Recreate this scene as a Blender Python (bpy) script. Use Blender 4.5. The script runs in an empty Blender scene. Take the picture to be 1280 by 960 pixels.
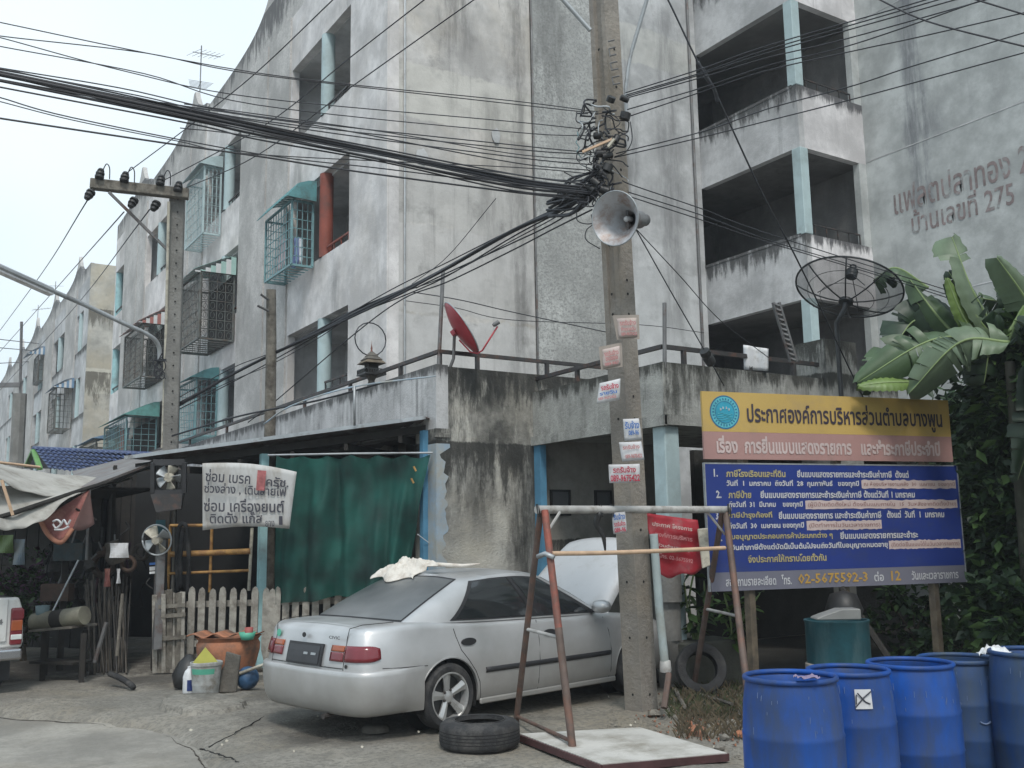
import bpy, bmesh, math, random
from mathutils import Vector, Matrix, noise as mnoise
random.seed(7)
SC = bpy.context.scene
COL = SC.collection
V = Vector
PI = math.pi
rad = math.radians

# ------------------------------------------------------------------ camera
H = 1.67
F = 1235.0
CW = Matrix(((0.8440146753, -0.0689084056, -0.5318748532),
             (-0.5360772288, -0.1382337508, -0.8327740599),
             (-0.0161379233, 0.9879995252, -0.1536115414)))
cam = bpy.data.cameras.new('camera')
camo = bpy.data.objects.new('camera', cam)
COL.objects.link(camo)
cam.sensor_width = 36.0
cam.lens = F / 1280 * 36.0
cam.clip_end = 2000
camo.matrix_world = Matrix.Translation((0, 0, H)) @ CW.to_4x4()
SC.camera = camo

# ------------------------------------------------------------------ world: pale overcast sky
W = bpy.data.worlds.new('World')
SC.world = W
W.use_nodes = True
nt = W.node_tree
bg = nt.nodes['Background']
sky = nt.nodes.new('ShaderNodeTexSky')
sky.sky_type = 'NISHITA'
sky.sun_disc = False
SUN_EL, SUN_ROT = rad(52), rad(206)
sky.sun_elevation = SUN_EL
sky.sun_rotation = SUN_ROT
sky.air_density = 1.4
sky.dust_density = 4.0
mx = nt.nodes.new('ShaderNodeMix'); mx.data_type = 'RGBA'
mx.inputs[0].default_value = 0.8
tc = nt.nodes.new('ShaderNodeTexCoord')
nz = nt.nodes.new('ShaderNodeTexNoise'); nz.inputs['Scale'].default_value = 1.6; nz.inputs['Detail'].default_value = 3
rp = nt.nodes.new('ShaderNodeValToRGB')
rp.color_ramp.elements[0].position = 0.35; rp.color_ramp.elements[0].color = (5.9, 7.6, 8.9, 1)
rp.color_ramp.elements[1].position = 0.7; rp.color_ramp.elements[1].color = (8.9, 9.7, 10.1, 1)
nt.links.new(tc.outputs['Generated'], nz.inputs['Vector'])
nt.links.new(nz.outputs['Fac'], rp.inputs['Fac'])
nt.links.new(sky.outputs['Color'], mx.inputs[6])
nt.links.new(rp.outputs['Color'], mx.inputs[7])
nt.links.new(mx.outputs[2], bg.inputs['Color'])
bg.inputs['Strength'].default_value = 0.1

sun = bpy.data.lights.new('sun', 'SUN')
suno = bpy.data.objects.new('sun', sun)
COL.objects.link(suno)
sun.energy = 1.5
sun.angle = rad(10)
sun.color = (1.0, 0.965, 0.915)
sd = V((math.sin(SUN_ROT) * math.cos(SUN_EL), math.cos(SUN_ROT) * math.cos(SUN_EL), math.sin(SUN_EL)))
suno.rotation_euler = sd.to_track_quat('Z', 'Y').to_euler()
SC.view_settings.view_transform = 'Standard'
SC.view_settings.look = 'None'
SC.view_settings.exposure = 0.42
SC.view_settings.gamma = 1.0

# ------------------------------------------------------------------ helpers
def at(px, py, d):
    return CW @ V(((px - 640) * d / F, (480 - py) * d / F, -d)) + V((0, 0, H))

def pos_of(px, py): return (CW @ V((px - 640, 480 - py, -F))).normalized()
def onp(px, py, axis, val):
    r = pos_of(px, py); o = (0, 0, H)[axis]
    return V((0, 0, H)) + r * ((val - o) / r[axis])

ORG = {}
def tagp(o, label=None, cat=None, group=None, kind=None):
    if label: o['label'] = label
    if cat: o['category'] = cat
    if group: o['group'] = group
    if kind: o['kind'] = kind
    return o

def thing(name, label, cat, loc=(0, 0, 0), group=None, rz=0):
    o = bpy.data.objects.new(name, None)
    COL.objects.link(o)
    o.empty_display_size = 0.2
    o.location = loc
    o.rotation_euler = (0, 0, rz)
    ORG[o.name] = V(loc) if rz == 0 else V((0, 0, 0))
    return tagp(o, label, cat, group)

class MB:
    def __init__(s): s.v = []; s.f = []
    def add(s, vs, fs):
        n = len(s.v); s.v += [V(p) for p in vs]; s.f += [tuple(i + n for i in f) for f in fs]; return s
    def box(s, x0, x1, y0, y1, z0, z1):
        return s.add([(x0,y0,z0),(x1,y0,z0),(x1,y1,z0),(x0,y1,z0),(x0,y0,z1),(x1,y0,z1),(x1,y1,z1),(x0,y1,z1)],
                     [(0,3,2,1),(4,5,6,7),(0,1,5,4),(1,2,6,5),(2,3,7,6),(3,0,4,7)])
    def beam(s, a, b, w, h, up=(0, 0, 1)):
        a = V(a); b = V(b); d = (b - a).normalized(); u = V(up)
        if abs(d.dot(u)) > .99: u = V((1, 0, 0))
        r = d.cross(u).normalized() * (w / 2); t = r.cross(d).normalized() * (h / 2)
        c = [a - r - t, a + r - t, a + r + t, a - r + t, b - r - t, b + r - t, b + r + t, b - r + t]
        return s.add(c, [(0,1,2,3),(7,6,5,4),(0,4,5,1),(1,5,6,2),(2,6,7,3),(3,7,4,0)])
    def tube(s, pts, r, n=6, cap=True):
        pts = [V(p) for p in pts]; m = len(pts)
        rs = r if isinstance(r, (list, tuple)) else [r] * m
        prev = None; base = len(s.v)
        for i, p in enumerate(pts):
            d = (pts[min(i + 1, m - 1)] - pts[max(i - 1, 0)])
            if d.length < 1e-9: d = V((0, 0, 1))
            d.normalize()
            if prev is None:
                u = V((0, 0, 1)) if abs(d.z) < .9 else V((1, 0, 0))
                prev = d.cross(u).normalized()
            prev = (prev - d * prev.dot(d)).normalized()
            q = d.cross(prev)
            for k in range(n):
                a = 2 * PI * k / n
                s.v.append(p + (prev * math.cos(a) + q * math.sin(a)) * rs[i])
        for i in range(m - 1):
            for k in range(n):
                a = base + i * n + k; b = base + i * n + (k + 1) % n
                s.f.append((a, b, b + n, a + n))
        if cap:
            s.f.append(tuple(base + k for k in reversed(range(n))))
            s.f.append(tuple(base + (m - 1) * n + k for k in range(n)))
        return s
    def lathe(s, prof, n=24, o=(0, 0, 0), ax=(0, 0, 1), close=False):
        o = V(o); ax = V(ax).normalized()
        u = ax.cross(V((0, 0, 1)) if abs(ax.z) < .9 else V((1, 0, 0))).normalized(); w = ax.cross(u)
        base = len(s.v); m = len(prof)
        for (r, z) in prof:
            for k in range(n):
                a = 2 * PI * k / n
                s.v.append(o + ax * z + (u * math.cos(a) + w * math.sin(a)) * r)
        for i in range(m - 1 + (1 if close else 0)):
            j = (i + 1) % m
            for k in range(n):
                s.f.append((base + i * n + k, base + i * n + (k + 1) % n, base + j * n + (k + 1) % n, base + j * n + k))
        return s
    def disc(s, o, ax, r, n=16):
        o = V(o); ax = V(ax).normalized()
        u = ax.cross(V((0, 0, 1)) if abs(ax.z) < .9 else V((1, 0, 0))).normalized(); w = ax.cross(u)
        return s.add([o + (u * math.cos(2*PI*k/n) + w * math.sin(2*PI*k/n)) * r for k in range(n)], [tuple(range(n))])
    def prism(s, poly, o, u, v, th):
        # 2-D polygon in the frame o + a*u + b*v, thickness th against u x v
        o = V(o); u = V(u).normalized(); v = V(v); v = (v - u * v.dot(u)).normalized(); w = u.cross(v)
        n = len(poly)
        a = [o + u * p[0] + v * p[1] for p in poly]; b = [p - w * th for p in a]
        return s.add(a + b, [tuple(range(n)), tuple(range(2 * n - 1, n - 1, -1))] + [(i, i + n, (i + 1) % n + n, (i + 1) % n) for i in range(n)])
    def grid(s, fn, nu, nv, th=0):
        base = len(s.v)
        P = [[V(fn(i / nu, j / nv)) for j in range(nv + 1)] for i in range(nu + 1)]
        for r in P: s.v += r
        f = []
        for i in range(nu):
            for j in range(nv):
                a = base + i * (nv + 1) + j
                f.append((a, a + nv + 1, a + nv + 2, a + 1))
        s.f += f
        return s
    def build(s, name, mat, parent=None, smooth=False, bevel=0, solid=0, seg=1, shift=True):
        me = bpy.data.meshes.new(name)
        off = V((0, 0, 0))
        if parent is not None and shift: off = ORG.get(parent.name, V((0, 0, 0)))
        me.from_pydata([tuple(p - off) for p in s.v], [], s.f)
        me.materials.append(mat)
        if smooth:
            me.polygons.foreach_set('use_smooth', [True] * len(me.polygons))
            if smooth is not True: me.set_sharp_from_angle(angle=rad(smooth))
        me.update()
        o = bpy.data.objects.new(name, me)
        COL.objects.link(o)
        if parent is not None:
            o.parent = parent; ORG[o.name] = off
        else: ORG[o.name] = V((0, 0, 0))
        if bevel:
            b = o.modifiers.new('b', 'BEVEL'); b.width = bevel; b.segments = seg; b.limit_method = 'ANGLE'
        if solid:
            b = o.modifiers.new('s', 'SOLIDIFY'); b.thickness = solid; b.offset = 0
        return o

def copy_tree(o, parent=None):
    c = o.copy(); COL.objects.link(c); c.parent = parent
    for ch in list(o.children): copy_tree(ch, c)
    return c

def catmull(pts, n=6):
    pts = [V(p) for p in pts]; out = []
    P = [pts[0] * 2 - pts[1]] + pts + [pts[-1] * 2 - pts[-2]]
    for i in range(1, len(P) - 2):
        for k in range(n):
            t = k / n; a, b, c, d = P[i-1], P[i], P[i+1], P[i+2]
            out.append(0.5 * ((2*b) + (c - a)*t + (2*a - 5*b + 4*c - d)*t*t + (3*b - a - 3*c + d)*t*t*t))
    out.append(pts[-1]); return out

# ------------------------------------------------------------------ materials (procedural)
def newmat(name):
    m = bpy.data.materials.new(name); m.use_nodes = True
    n = m.node_tree; b = n.nodes['Principled BSDF']; return m, n, b

def mat(name, col, rough=.8, metal=0, var=.25, vs=3.0, bump=0.0, bs=30.0, dirt=None, dirtamt=.4, ds=1.2, alpha=None, coat=0, spec=None, streak=0):
    """colour with cloudy variation, dirt patches with their own shape and fine relief"""
    m, n, b = newmat(name)
    N = n.nodes.new; L = n.links.new
    g = N('ShaderNodeNewGeometry')
    nz = N('ShaderNodeTexNoise'); nz.inputs['Scale'].default_value = vs; nz.inputs['Detail'].default_value = 6; nz.inputs['Roughness'].default_value = .65
    L(g.outputs['Position'], nz.inputs['Vector'])
    r = N('ShaderNodeValToRGB')
    c0 = tuple(max(0, c * (1 - var)) for c in col[:3]) + (1,); c1 = tuple(min(1, c * (1 + var)) for c in col[:3]) + (1,)
    r.color_ramp.elements[0].position = .3; r.color_ramp.elements[0].color = c0
    r.color_ramp.elements[1].position = .7; r.color_ramp.elements[1].color = c1
    L(nz.outputs['Fac'], r.inputs['Fac'])
    out = r.outputs['Color']
    if dirt is not None:
        n2 = N('ShaderNodeTexNoise'); n2.inputs['Scale'].default_value = ds; n2.inputs['Detail'].default_value = 8; n2.inputs['Roughness'].default_value = .7
        mp = N('ShaderNodeMapping'); mp.inputs['Scale'].default_value = (1, 1, .25 if streak else 1); mp.inputs['Location'].default_value = (3.1, 7.7, 1.3)
        L(g.outputs['Position'], mp.inputs['Vector']); L(mp.outputs['Vector'], n2.inputs['Vector'])
        r2 = N('ShaderNodeMapRange'); r2.inputs['From Min'].default_value = .62 - dirtamt * .35; r2.inputs['From Max'].default_value = .78 - dirtamt * .2
        L(n2.outputs['Fac'], r2.inputs['Value'])
        mm = N('ShaderNodeMix'); mm.data_type = 'RGBA'
        L(r2.outputs['Result'], mm.inputs[0]); L(out, mm.inputs[6]); mm.inputs[7].default_value = tuple(dirt[:3]) + (1,)
        out = mm.outputs[2]
    L(out, b.inputs['Base Color'])
    b.inputs['Roughness'].default_value = rough; b.inputs['Metallic'].default_value = metal
    if coat: b.inputs['Coat Weight'].default_value = coat; b.inputs['Coat Roughness'].default_value = .12
    if spec is not None: b.inputs['Specular IOR Level'].default_value = spec
    if bump:
        n3 = N('ShaderNodeTexNoise'); n3.inputs['Scale'].default_value = bs; n3.inputs['Detail'].default_value = 5
        L(g.outputs['Position'], n3.inputs['Vector'])
        bp = N('ShaderNodeBump'); bp.inputs['Strength'].default_value = bump; bp.inputs['Distance'].default_value = .02
        L(n3.outputs['Fac'], bp.inputs['Height']); L(bp.outputs['Normal'], b.inputs['Normal'])
    if alpha is not None: b.inputs['Alpha'].default_value = alpha
    return m

def conc(name, base, dark=(.06, .06, .055), st=(.52, .74), stains=(), blobs=(), ssc=.06, blot=.35, streak=.3, mould=(), mottled=0, patch=None, bump=.25, seedv=0, rust=0, warm=0, bands=(), bandcol=None, pale=()):
    """old painted render: cloudy patches, vertical rain streaks, mould creeping from given edges (list of (z_top, depth))"""
    m, n, b = newmat(name)
    N = n.nodes.new; L = n.links.new
    g = N('ShaderNodeNewGeometry')
    def noise(scale, sc=(1, 1, 1), loc=0, det=7, rough=.65):
        mp = N('ShaderNodeMapping'); mp.inputs['Scale'].default_value = sc; mp.inputs['Location'].default_value = (loc + seedv, loc * 1.7 + seedv, loc * .6)
        L(g.outputs['Position'], mp.inputs['Vector'])
        t = N('ShaderNodeTexNoise'); t.inputs['Scale'].default_value = scale; t.inputs['Detail'].default_value = det; t.inputs['Roughness'].default_value = rough
        L(mp.outputs['Vector'], t.inputs['Vector']); return t.outputs['Fac']
    def mr(x, a, c, lo=0, hi=1):
        r = N('ShaderNodeMapRange'); r.interpolation_type = 'SMOOTHSTEP'
        r.inputs['From Min'].default_value = a; r.inputs['From Max'].default_value = c; r.inputs['To Min'].default_value = lo; r.inputs['To Max'].default_value = hi
        L(x, r.inputs['Value']); return r.outputs['Result']
    def mth(op, a, c):
        q = N('ShaderNodeMath'); q.operation = op
        for i, x in enumerate((a, c)):
            if isinstance(x, (int, float)): q.inputs[i].default_value = x
            else: L(x, q.inputs[i])
        return q.outputs[0]
    def mix(fac, a, c):
        q = N('ShaderNodeMix'); q.data_type = 'RGBA'
        if isinstance(fac, (int, float)): q.inputs[0].default_value = fac
        else: L(fac, q.inputs[0])
        for i, x in ((6, a), (7, c)):
            if isinstance(x, tuple): q.inputs[i].default_value = x[:3] + (1,)
            else: L(x, q.inputs[i])
        return q.outputs[2]
    bs = tuple(base)
    hi = tuple(min(1, c * 1.22) for c in bs); lo = tuple(c * .74 for c in bs)
    c = mix(mr(noise(.9, loc=2), .35, .68), lo, hi)
    c = mix(mth('MULTIPLY', mr(noise(5, loc=9), .45, .7), .45), c, tuple(x * .72 for x in bs))
    if warm: c = mix(mth('MULTIPLY', mr(noise(.7, loc=21), .4, .7), warm), c, (bs[0] * 1.1, bs[1] * .98, bs[2] * .78))
    sp = N('ShaderNodeSeparateXYZ'); L(g.outputs['Position'], sp.inputs[0])
    if pale:   # repainted bands with wavering edges: (z0, z1, colour)
        for (z0, z1, pc) in pale:
            wv = mth('ADD', sp.outputs['Z'], mth('MULTIPLY', mth('SUBTRACT', noise(2.5, loc=z0), .5), .35))
            k = mth('MULTIPLY', mr(wv, z0 - .02, z0 + .03), mr(wv, z1 - .03, z1 + .02, 1, 0))
            c = mix(mth('MULTIPLY', k, .8), c, mix(mr(noise(2.2, loc=z1), .35, .7), pc, tuple(x * .8 for x in pc)))
    c = mix(mth('MULTIPLY', mr(noise(1.7, loc=5), .55, .74), blot), c, tuple(x * .45 for x in bs))
    if mottled:
        c = mix(mth('MULTIPLY', mr(noise(22, loc=4, det=3), .45, .62), mottled), c, tuple(x * .6 for x in bs))
    if streak:
        c = mix(mth('MULTIPLY', mth('MULTIPLY', mr(noise(3.2, (1, 1, ssc), 13, 6, .75), st[0], st[1]), mr(noise(.6, loc=31), .35, .65)), streak), c, dark)
    for (zt, dp) in mould:
        gr = mth('MULTIPLY', mr(sp.outputs['Z'], zt - dp, zt), mr(sp.outputs['Z'], zt + .01, zt + .08, 1, 0))
        k = mth('ADD', mth('MULTIPLY', gr, 1.0), mth('MULTIPLY', mth('SUBTRACT', noise(6, (1, 1, .22), 17 + zt, 8, .75), .5), 2.6))
        k = mth('MULTIPLY', mr(k, .45, .95), mr(gr, 0, .2))
        c = mix(mth('MULTIPLY', k, .88), c, dark)
    for (ax_, cen, wid, z0, z1, amt) in stains:     # single long rain stain down the wall
        dd = mth('ABSOLUTE', mth('SUBTRACT', mth('ADD', sp.outputs[ax_], mth('MULTIPLY', mth('SUBTRACT', noise(2.5, (1, 1, .5), 51), .5), wid * 1.6)), cen), 0)
        k = mth('MULTIPLY', mr(dd, wid * .25, wid, 1, 0), mth('MULTIPLY', mr(sp.outputs['Z'], z0, z0 + 1.2), mr(sp.outputs['Z'], z1 - .8, z1, 1, 0)))
        k = mth('MULTIPLY', k, mr(noise(4, (1, 1, .15), 55, 7, .75), .3, .62))
        c = mix(mth('MULTIPLY', k, amt), c, dark)
    for (bx, by, br, amt) in blobs:     # dark ground patches: soaked-in oil, and shade put into the colour
        q1 = mth('SUBTRACT', sp.outputs['X'], bx); q2 = mth('SUBTRACT', sp.outputs['Y'], by)
        dd = mth('SQRT', mth('ADD', mth('MULTIPLY', q1, q1), mth('MULTIPLY', q2, q2)), 0)
        dd = mth('ADD', dd, mth('MULTIPLY', mth('SUBTRACT', noise(3.5, loc=bx), .5), br * 1.6))
        c = mix(mth('MULTIPLY', mr(dd, br * .2, br, 1, 0), amt), c, dark)
    if rust:
        c = mix(mth('MULTIPLY', mr(noise(2, (1, 1, .2), 41), .6, .75), rust), c, (.2, .1, .05))
    L(c, b.inputs['Base Color'])
    b.inputs['Roughness'].default_value = .92; b.inputs['Specular IOR Level'].default_value = .25
    bp = N('ShaderNodeBump'); bp.inputs['Strength'].default_value = bump; bp.inputs['Distance'].default_value = .03
    L(noise(28 if not mottled else 20, loc=3, det=6), bp.inputs['Height']); L(bp.outputs['Normal'], b.inputs['Normal'])
    return m

M = {}
M['facade'] = conc('facade_paint', (.63, .61, .60), dark=(.16, .155, .15), streak=.4, ssc=.14, st=(.50, .74), blot=.18, mould=((13.7, 1.0),), warm=.15, stains=(('Y', 19.0, .35, 7.0, 10.0, .6), ('Y', 25.6, .4, 4.5, 10.0, .6), ('Y', 16.9, .3, 4.8, 7.2, .5)))
M['pier'] = conc('rough_render', (.49, .475, .455), dark=(.1, .1, .1), ssc=.12, streak=.45, blot=.3, mottled=.45, mould=((14.0, 1.6),), seedv=3)
M['endwall'] = conc('end_wall_paint', (.50, .485, .465), dark=(.085, .083, .08), streak=.5, blot=.65, warm=.3, seedv=11, mould=((15.0, 5.5),), stains=(('X', 9.5, .35, 3.9, 12.5, .55), ('X', 8.2, .5, 9.8, 14, .7), ('X', 8.9, .4, 6.0, 10.0, .45)),
                    pale=((3.9, 5.4, (.57, .565, .555)), (5.45, 7.0, (.54, .53, .515)), (8.9, 9.9, (.58, .565, .52)), (7.0, 8.15, (.50, .49, .47))))
M['endwall2'] = conc('end_wall_grey', (.47, .475, .475), dark=(.16, .16, .16), streak=.5, blot=.4, seedv=23, mould=((15.0, 3.5),), stains=(('X', 12.0, .5, 6.5, 12.2, .75), ('X', 13.2, .45, 5, 13, .6)), pale=((3.9, 6.9, (.56, .57, .57)), (11.2, 12.0, (.54, .54, .51))))
M['roughpanel'] = conc('rough_panel', (.43, .435, .42), dark=(.1, .1, .095), streak=.35, blot=.5, mottled=.75, bump=.6, seedv=5, mould=((15.4, 3.4),), stains=(('X', 10.2, .6, 9.0, 13.5, .5),))
M['stair'] = conc('stair_bay_paint', (.50, .50, .50), dark=(.05, .05, .05), streak=.55, blot=.3, seedv=31, mould=((7.17, .8), (10.08, .8), (13.3, 1.2), (4.5, .6)))  # left faces of the bay: their shade is kept in this darker tone
M['stairlit'] = conc('stair_bay_lit_side', (.64, .62, .62), dark=(.05, .05, .055), streak=.5, blot=.2, seedv=35, mould=((7.17, .5), (10.08, .5), (13.3, .8)))  # lighter copy for the lit right faces, the light put into the colour
M['textwall'] = conc('pale_teal_wall', (.44, .455, .445), dark=(.13, .135, .15), streak=.35, blot=.12, seedv=47, bump=.12, stains=(('Y', 10.72, .33, 6.9, 15.5, .8), ('Y', 10.4, .5, 8.2, 9.8, .5), ('Y', 9.2, .4, 8.6, 9.6, .3), ('Y', 8.0, .6, 8.9, 10.2, .4)))
M['annex'] = conc('annex_render', (.47, .46, .42), dark=(.03, .03, .028), streak=.95, st=(.38, .55), ssc=.22, stains=(('X', 7.45, .35, .2, 3.1, .9), ('X', 6.75, .28, 1.2, 2.7, .8), ('X', 6.9, .5, 3.1, 4.4, .7)), blot=.6, seedv=53, mould=((3.97, 1.1), (2.9, 1.2)), bump=.5, warm=.3)
M['annex2'] = conc('annex_parapet', (.36, .36, .335), dark=(.035, .035, .03), streak=.9, st=(.44, .64), ssc=.2, blot=.5, seedv=57, mould=((3.72, .45), (4.25, 1.0)), bump=.5)
M['annexl'] = conc('annex_band', (.48, .48, .48), dark=(.06, .06, .06), streak=.9, st=(.45, .66), blot=.4, seedv=59, mould=((3.97, .35),), bump=.4)
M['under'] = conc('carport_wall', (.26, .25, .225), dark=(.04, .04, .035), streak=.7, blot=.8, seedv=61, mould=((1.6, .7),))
M['recess'] = conc('balcony_wall', (.52, .52, .52), streak=.3, blot=.3, seedv=71)
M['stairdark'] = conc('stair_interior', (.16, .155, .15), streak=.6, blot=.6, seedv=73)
M['block2'] = conc('far_block_paint', (.50, .50, .50), streak=.5, blot=.3, seedv=83, mould=((13.8, .8), (7.1, .5), (10.0, .5)))
M['block2end'] = conc('far_block_end', (.44, .43, .39), dark=(.12, .11, .09), streak=.4, blot=.7, warm=.6, seedv=87, mould=((11.5, 1.4), (8.8, 2.2)), pale=((7.9, 9.0, (.6, .58, .5)), (4.0, 5.6, (.55, .54, .5))))
M['haze_bld'] = mat('distant_building', (.5, .48, .38), .9, var=.3, vs=.5)
M['teal'] = mat('teal_paint', (.30, .50, .52), .7, var=.15, dirt=(.2, .25, .25), dirtamt=.35)
M['tealpale'] = mat('pale_teal_paint', (.39, .49, .50), .7, var=.12, dirt=(.25, .3, .3), dirtamt=.3)
M['tealmetal'] = mat('teal_metal', (.16, .30, .32), .55, var=.25, dirt=(.1, .14, .13), dirtamt=.3)
M['awnteal'] = mat('teal_awning', (.10, .27, .285), .55, var=.2, dirt=(.07, .12, .12), dirtamt=.35, ds=3)
M['awngreen'] = mat('green_awning', (.10, .27, .25), .6, var=.25, dirt=(.05, .08, .08), dirtamt=.4)
M['awnblue'] = mat('blue_awning', (.14, .24, .36), .6, var=.2)
M['awnwhite'] = mat('white_awning_stripe', (.55, .56, .56), .6, var=.15)
M['awnred'] = mat('red_awning_stripe', (.33, .13, .11), .6, var=.2)
M['awnmint'] = mat('mint_awning_stripe', (.32, .48, .44), .6, var=.15)
M['brown'] = mat('red_brown_paint', (.22, .055, .035), .7, var=.25, dirt=(.1, .06, .05))
M['bluepaint'] = mat('pale_blue_paint', (.28, .38, .48), .8, var=.2, dirt=(.33, .33, .30), dirtamt=.8, ds=4)
M['bluecol'] = mat('blue_column', (.08, .22, .34), .7, var=.25)
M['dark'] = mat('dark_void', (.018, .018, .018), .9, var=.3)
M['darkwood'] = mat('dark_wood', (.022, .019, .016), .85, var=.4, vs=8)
M['glass'] = mat('window_glass', (.03, .04, .045), .12, var=.2)
M['shutter'] = mat('grey_shutter', (.10, .105, .11), .6, var=.2)
M['metalgrey'] = mat('grey_metal', (.16, .16, .16), .55, .3, var=.3, dirt=(.12, .06, .04), dirtamt=.3, ds=5)
M['railmetal'] = mat('painted_rail', (.045, .043, .043), .6, .2, var=.4, dirt=(.12, .06, .04), dirtamt=.3, ds=6)
M['cagedark'] = mat('old_grille', (.13, .14, .13), .6, .3, var=.4, dirt=(.10, .06, .04), dirtamt=.4, ds=5)
M['cable'] = mat('cable_black', (.022, .023, .028), .55, var=.2)
M['cablegrey'] = mat('cable_grey', (.09, .09, .10), .55, var=.2)
M['pole'] = conc('pole_concrete', (.29, .265, .235), dark=(.09, .08, .07), streak=.5, blot=.5, seedv=91, bump=.5, warm=.5)
M['polegrey'] = conc('pole_concrete_grey', (.22, .215, .20), dark=(.08, .08, .07), streak=.5, blot=.5, seedv=93, bump=.5)
M['galv'] = mat('galvanised', (.38, .40, .41), .5, .5, var=.2, dirt=(.15, .13, .12), dirtamt=.25, ds=4)
M['black'] = mat('black_plastic', (.02, .02, .02), .5, var=.3)
M['hole'] = mat('hole_black', (.01, .01, .01), .95, var=.1)
M['white'] = mat('white_plastic', (.66, .67, .68), .5, var=.1, dirt=(.35, .33, .3), dirtamt=.3, ds=6)
M['cream'] = mat('cream_paint', (.48, .45, .37), .7, var=.2, dirt=(.18, .15, .12), dirtamt=.4, ds=7)
M['picket'] = mat('weathered_picket', (.34, .32, .28), .85, var=.3, vs=9, dirt=(.14, .12, .10), dirtamt=.45, ds=5, bump=.3)
M['oldwood'] = mat('old_grey_wood', (.165, .15, .125), .9, var=.4, vs=7, dirt=(.06, .05, .04), dirtamt=.5, ds=6, bump=.4)
M['postwood'] = mat('brown_post_wood', (.125, .10, .07), .85, var=.4, vs=8, dirt=(.07, .06, .05), dirtamt=.4, ds=5, bump=.3)
M['tin'] = mat('corrugated_tin', (.17, .16, .155), .5, .5, var=.4, dirt=(.12, .07, .05), dirtamt=.5, ds=2.5)
M['rustorange'] = mat('yellow_rack_paint', (.42, .23, .07), .6, var=.3, vs=8, dirt=(.16, .07, .03), dirtamt=.5, ds=7)
M['redrust'] = mat('faded_red_pipe', (.28, .085, .06), .65, .2, var=.35, vs=6, dirt=(.13, .085, .07), dirtamt=.6, ds=6)
M['pipebrown'] = mat('brown_rusty_pipe', (.13, .095, .08), .7, .3, var=.35, vs=6, dirt=(.20, .10, .07), dirtamt=.4, ds=6)
M['pipegrey'] = mat('grey_pipe', (.40, .39, .37), .6, .1, var=.25, vs=5, dirt=(.16, .13, .1), dirtamt=.35, ds=6)
M['bamboo'] = mat('tan_stick', (.52, .36, .24), .7, var=.2, vs=9)
M['red_dish'] = mat('red_dish_paint', (.42, .045, .06), .4, var=.15, dirt=(.22, .05, .05), dirtamt=.3)
M['rubber'] = mat('tyre_rubber', (.022, .022, .023), .8, var=.35, vs=12, dirt=(.08, .075, .07), dirtamt=.35, ds=5, bump=.3, bs=60)
M['terra'] = mat('terracotta', (.36, .15, .08), .8, var=.3, vs=5, dirt=(.12, .09, .07), dirtamt=.5, ds=4, bump=.2)
M['stonegrey'] = mat('grey_stone', (.11, .10, .085), .9, var=.3, vs=8, bump=.5)
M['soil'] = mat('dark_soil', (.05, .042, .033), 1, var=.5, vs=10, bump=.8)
M['mint'] = mat('mint_plastic', (.10, .40, .28), .5, var=.15)
M['yellowcard'] = mat('yellow_card', (.50, .48, .10), .6, var=.15)
M['drumblue'] = mat('blue_drum_plastic', (.006, .062, .29), .5, spec=.3, var=.35, vs=2.2, dirt=(.035, .055, .11), dirtamt=.6, ds=3.5, streak=1)
M['drumdull'] = mat('faded_blue_drum_plastic', (.008, .055, .21), .55, spec=.3, var=.3, vs=3, dirt=(.05, .07, .085), dirtamt=.75, ds=2, streak=1)
M['drumteal'] = mat('teal_drum_metal', (.006, .055, .07), .6, var=.35, vs=5, dirt=(.05, .10, .11), dirtamt=.4, ds=5, streak=1)
M['scuff'] = mat('pale_scuff', (.12, .17, .28), .6, var=.3)
M['board'] = mat('white_board', (.50, .485, .45), .75, var=.12, vs=2, dirt=(.27, .25, .21), dirtamt=.5, ds=3)
M['boardedge'] = mat('dark_red_edge', (.07, .03, .03), .7, var=.4, vs=6)
M['leaf'] = mat('leaf_green', (.07, .13, .035), .55, var=.5, vs=4)
M['leafdark'] = mat('leaf_dark', (.022, .05, .016), .6, var=.5, vs=5)
M['bananapale'] = mat('banana_leaf_light', (.115, .16, .095), .5, var=.25, vs=3)
M['banana'] = mat('banana_leaf_mid', (.06, .10, .045), .45, var=.3, vs=3)
M['bananadark'] = mat('banana_leaf_dark', (.016, .036, .016), .5, var=.35, vs=4)
M['bananayel'] = mat('banana_leaf_yellow', (.13, .20, .05), .5, var=.25, vs=3)
M['stemgreen'] = mat('leaf_midrib', (.20, .27, .11), .6, var=.2)
M['dry'] = mat('dry_weed', (.10, .08, .05), .9, var=.5, vs=9)
# ================================================================== SETTING: ground, street
def groundmat():
    m = conc('street_concrete', (.285, .27, .24), dark=(.09, .08, .07), streak=0, blot=.55, seedv=101, bump=.4, warm=.3, mottled=.25)
    return m
M['street'] = groundmat()
M['yard'] = conc('yard_concrete', (.275, .258, .225), dark=(.06, .055, .05), streak=0, blobs=((3.35, 8.5, .55, .75), (2.3, 15.5, 2.2, .9), (3.0, 13.2, 1.0, .75), (4.3, 9.5, 1.6, .6), (9.3, 10.5, 2.5, .85), (7.4, 7.6, 1.2, .5), (3.7, 10.9, .5, .5)), blot=.9, seedv=111, bump=1.0, warm=.45, mottled=.75)  # blobs: oil, plus stall and carport shade darkened into the colour
M['earth'] = conc('earth', (.16, .14, .11), streak=0, blot=.5, seedv=121, bump=.8, mottled=.3)

g = MB(); g.box(-220, 260, -120, 330, -1.0, -.14)
tagp(g.build('ground', M['earth']), kind='structure')
def rough(x, y, a=.012, s=1.3): return a * mnoise.noise(V((x * s, y * s, 0.3))) * 2
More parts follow.
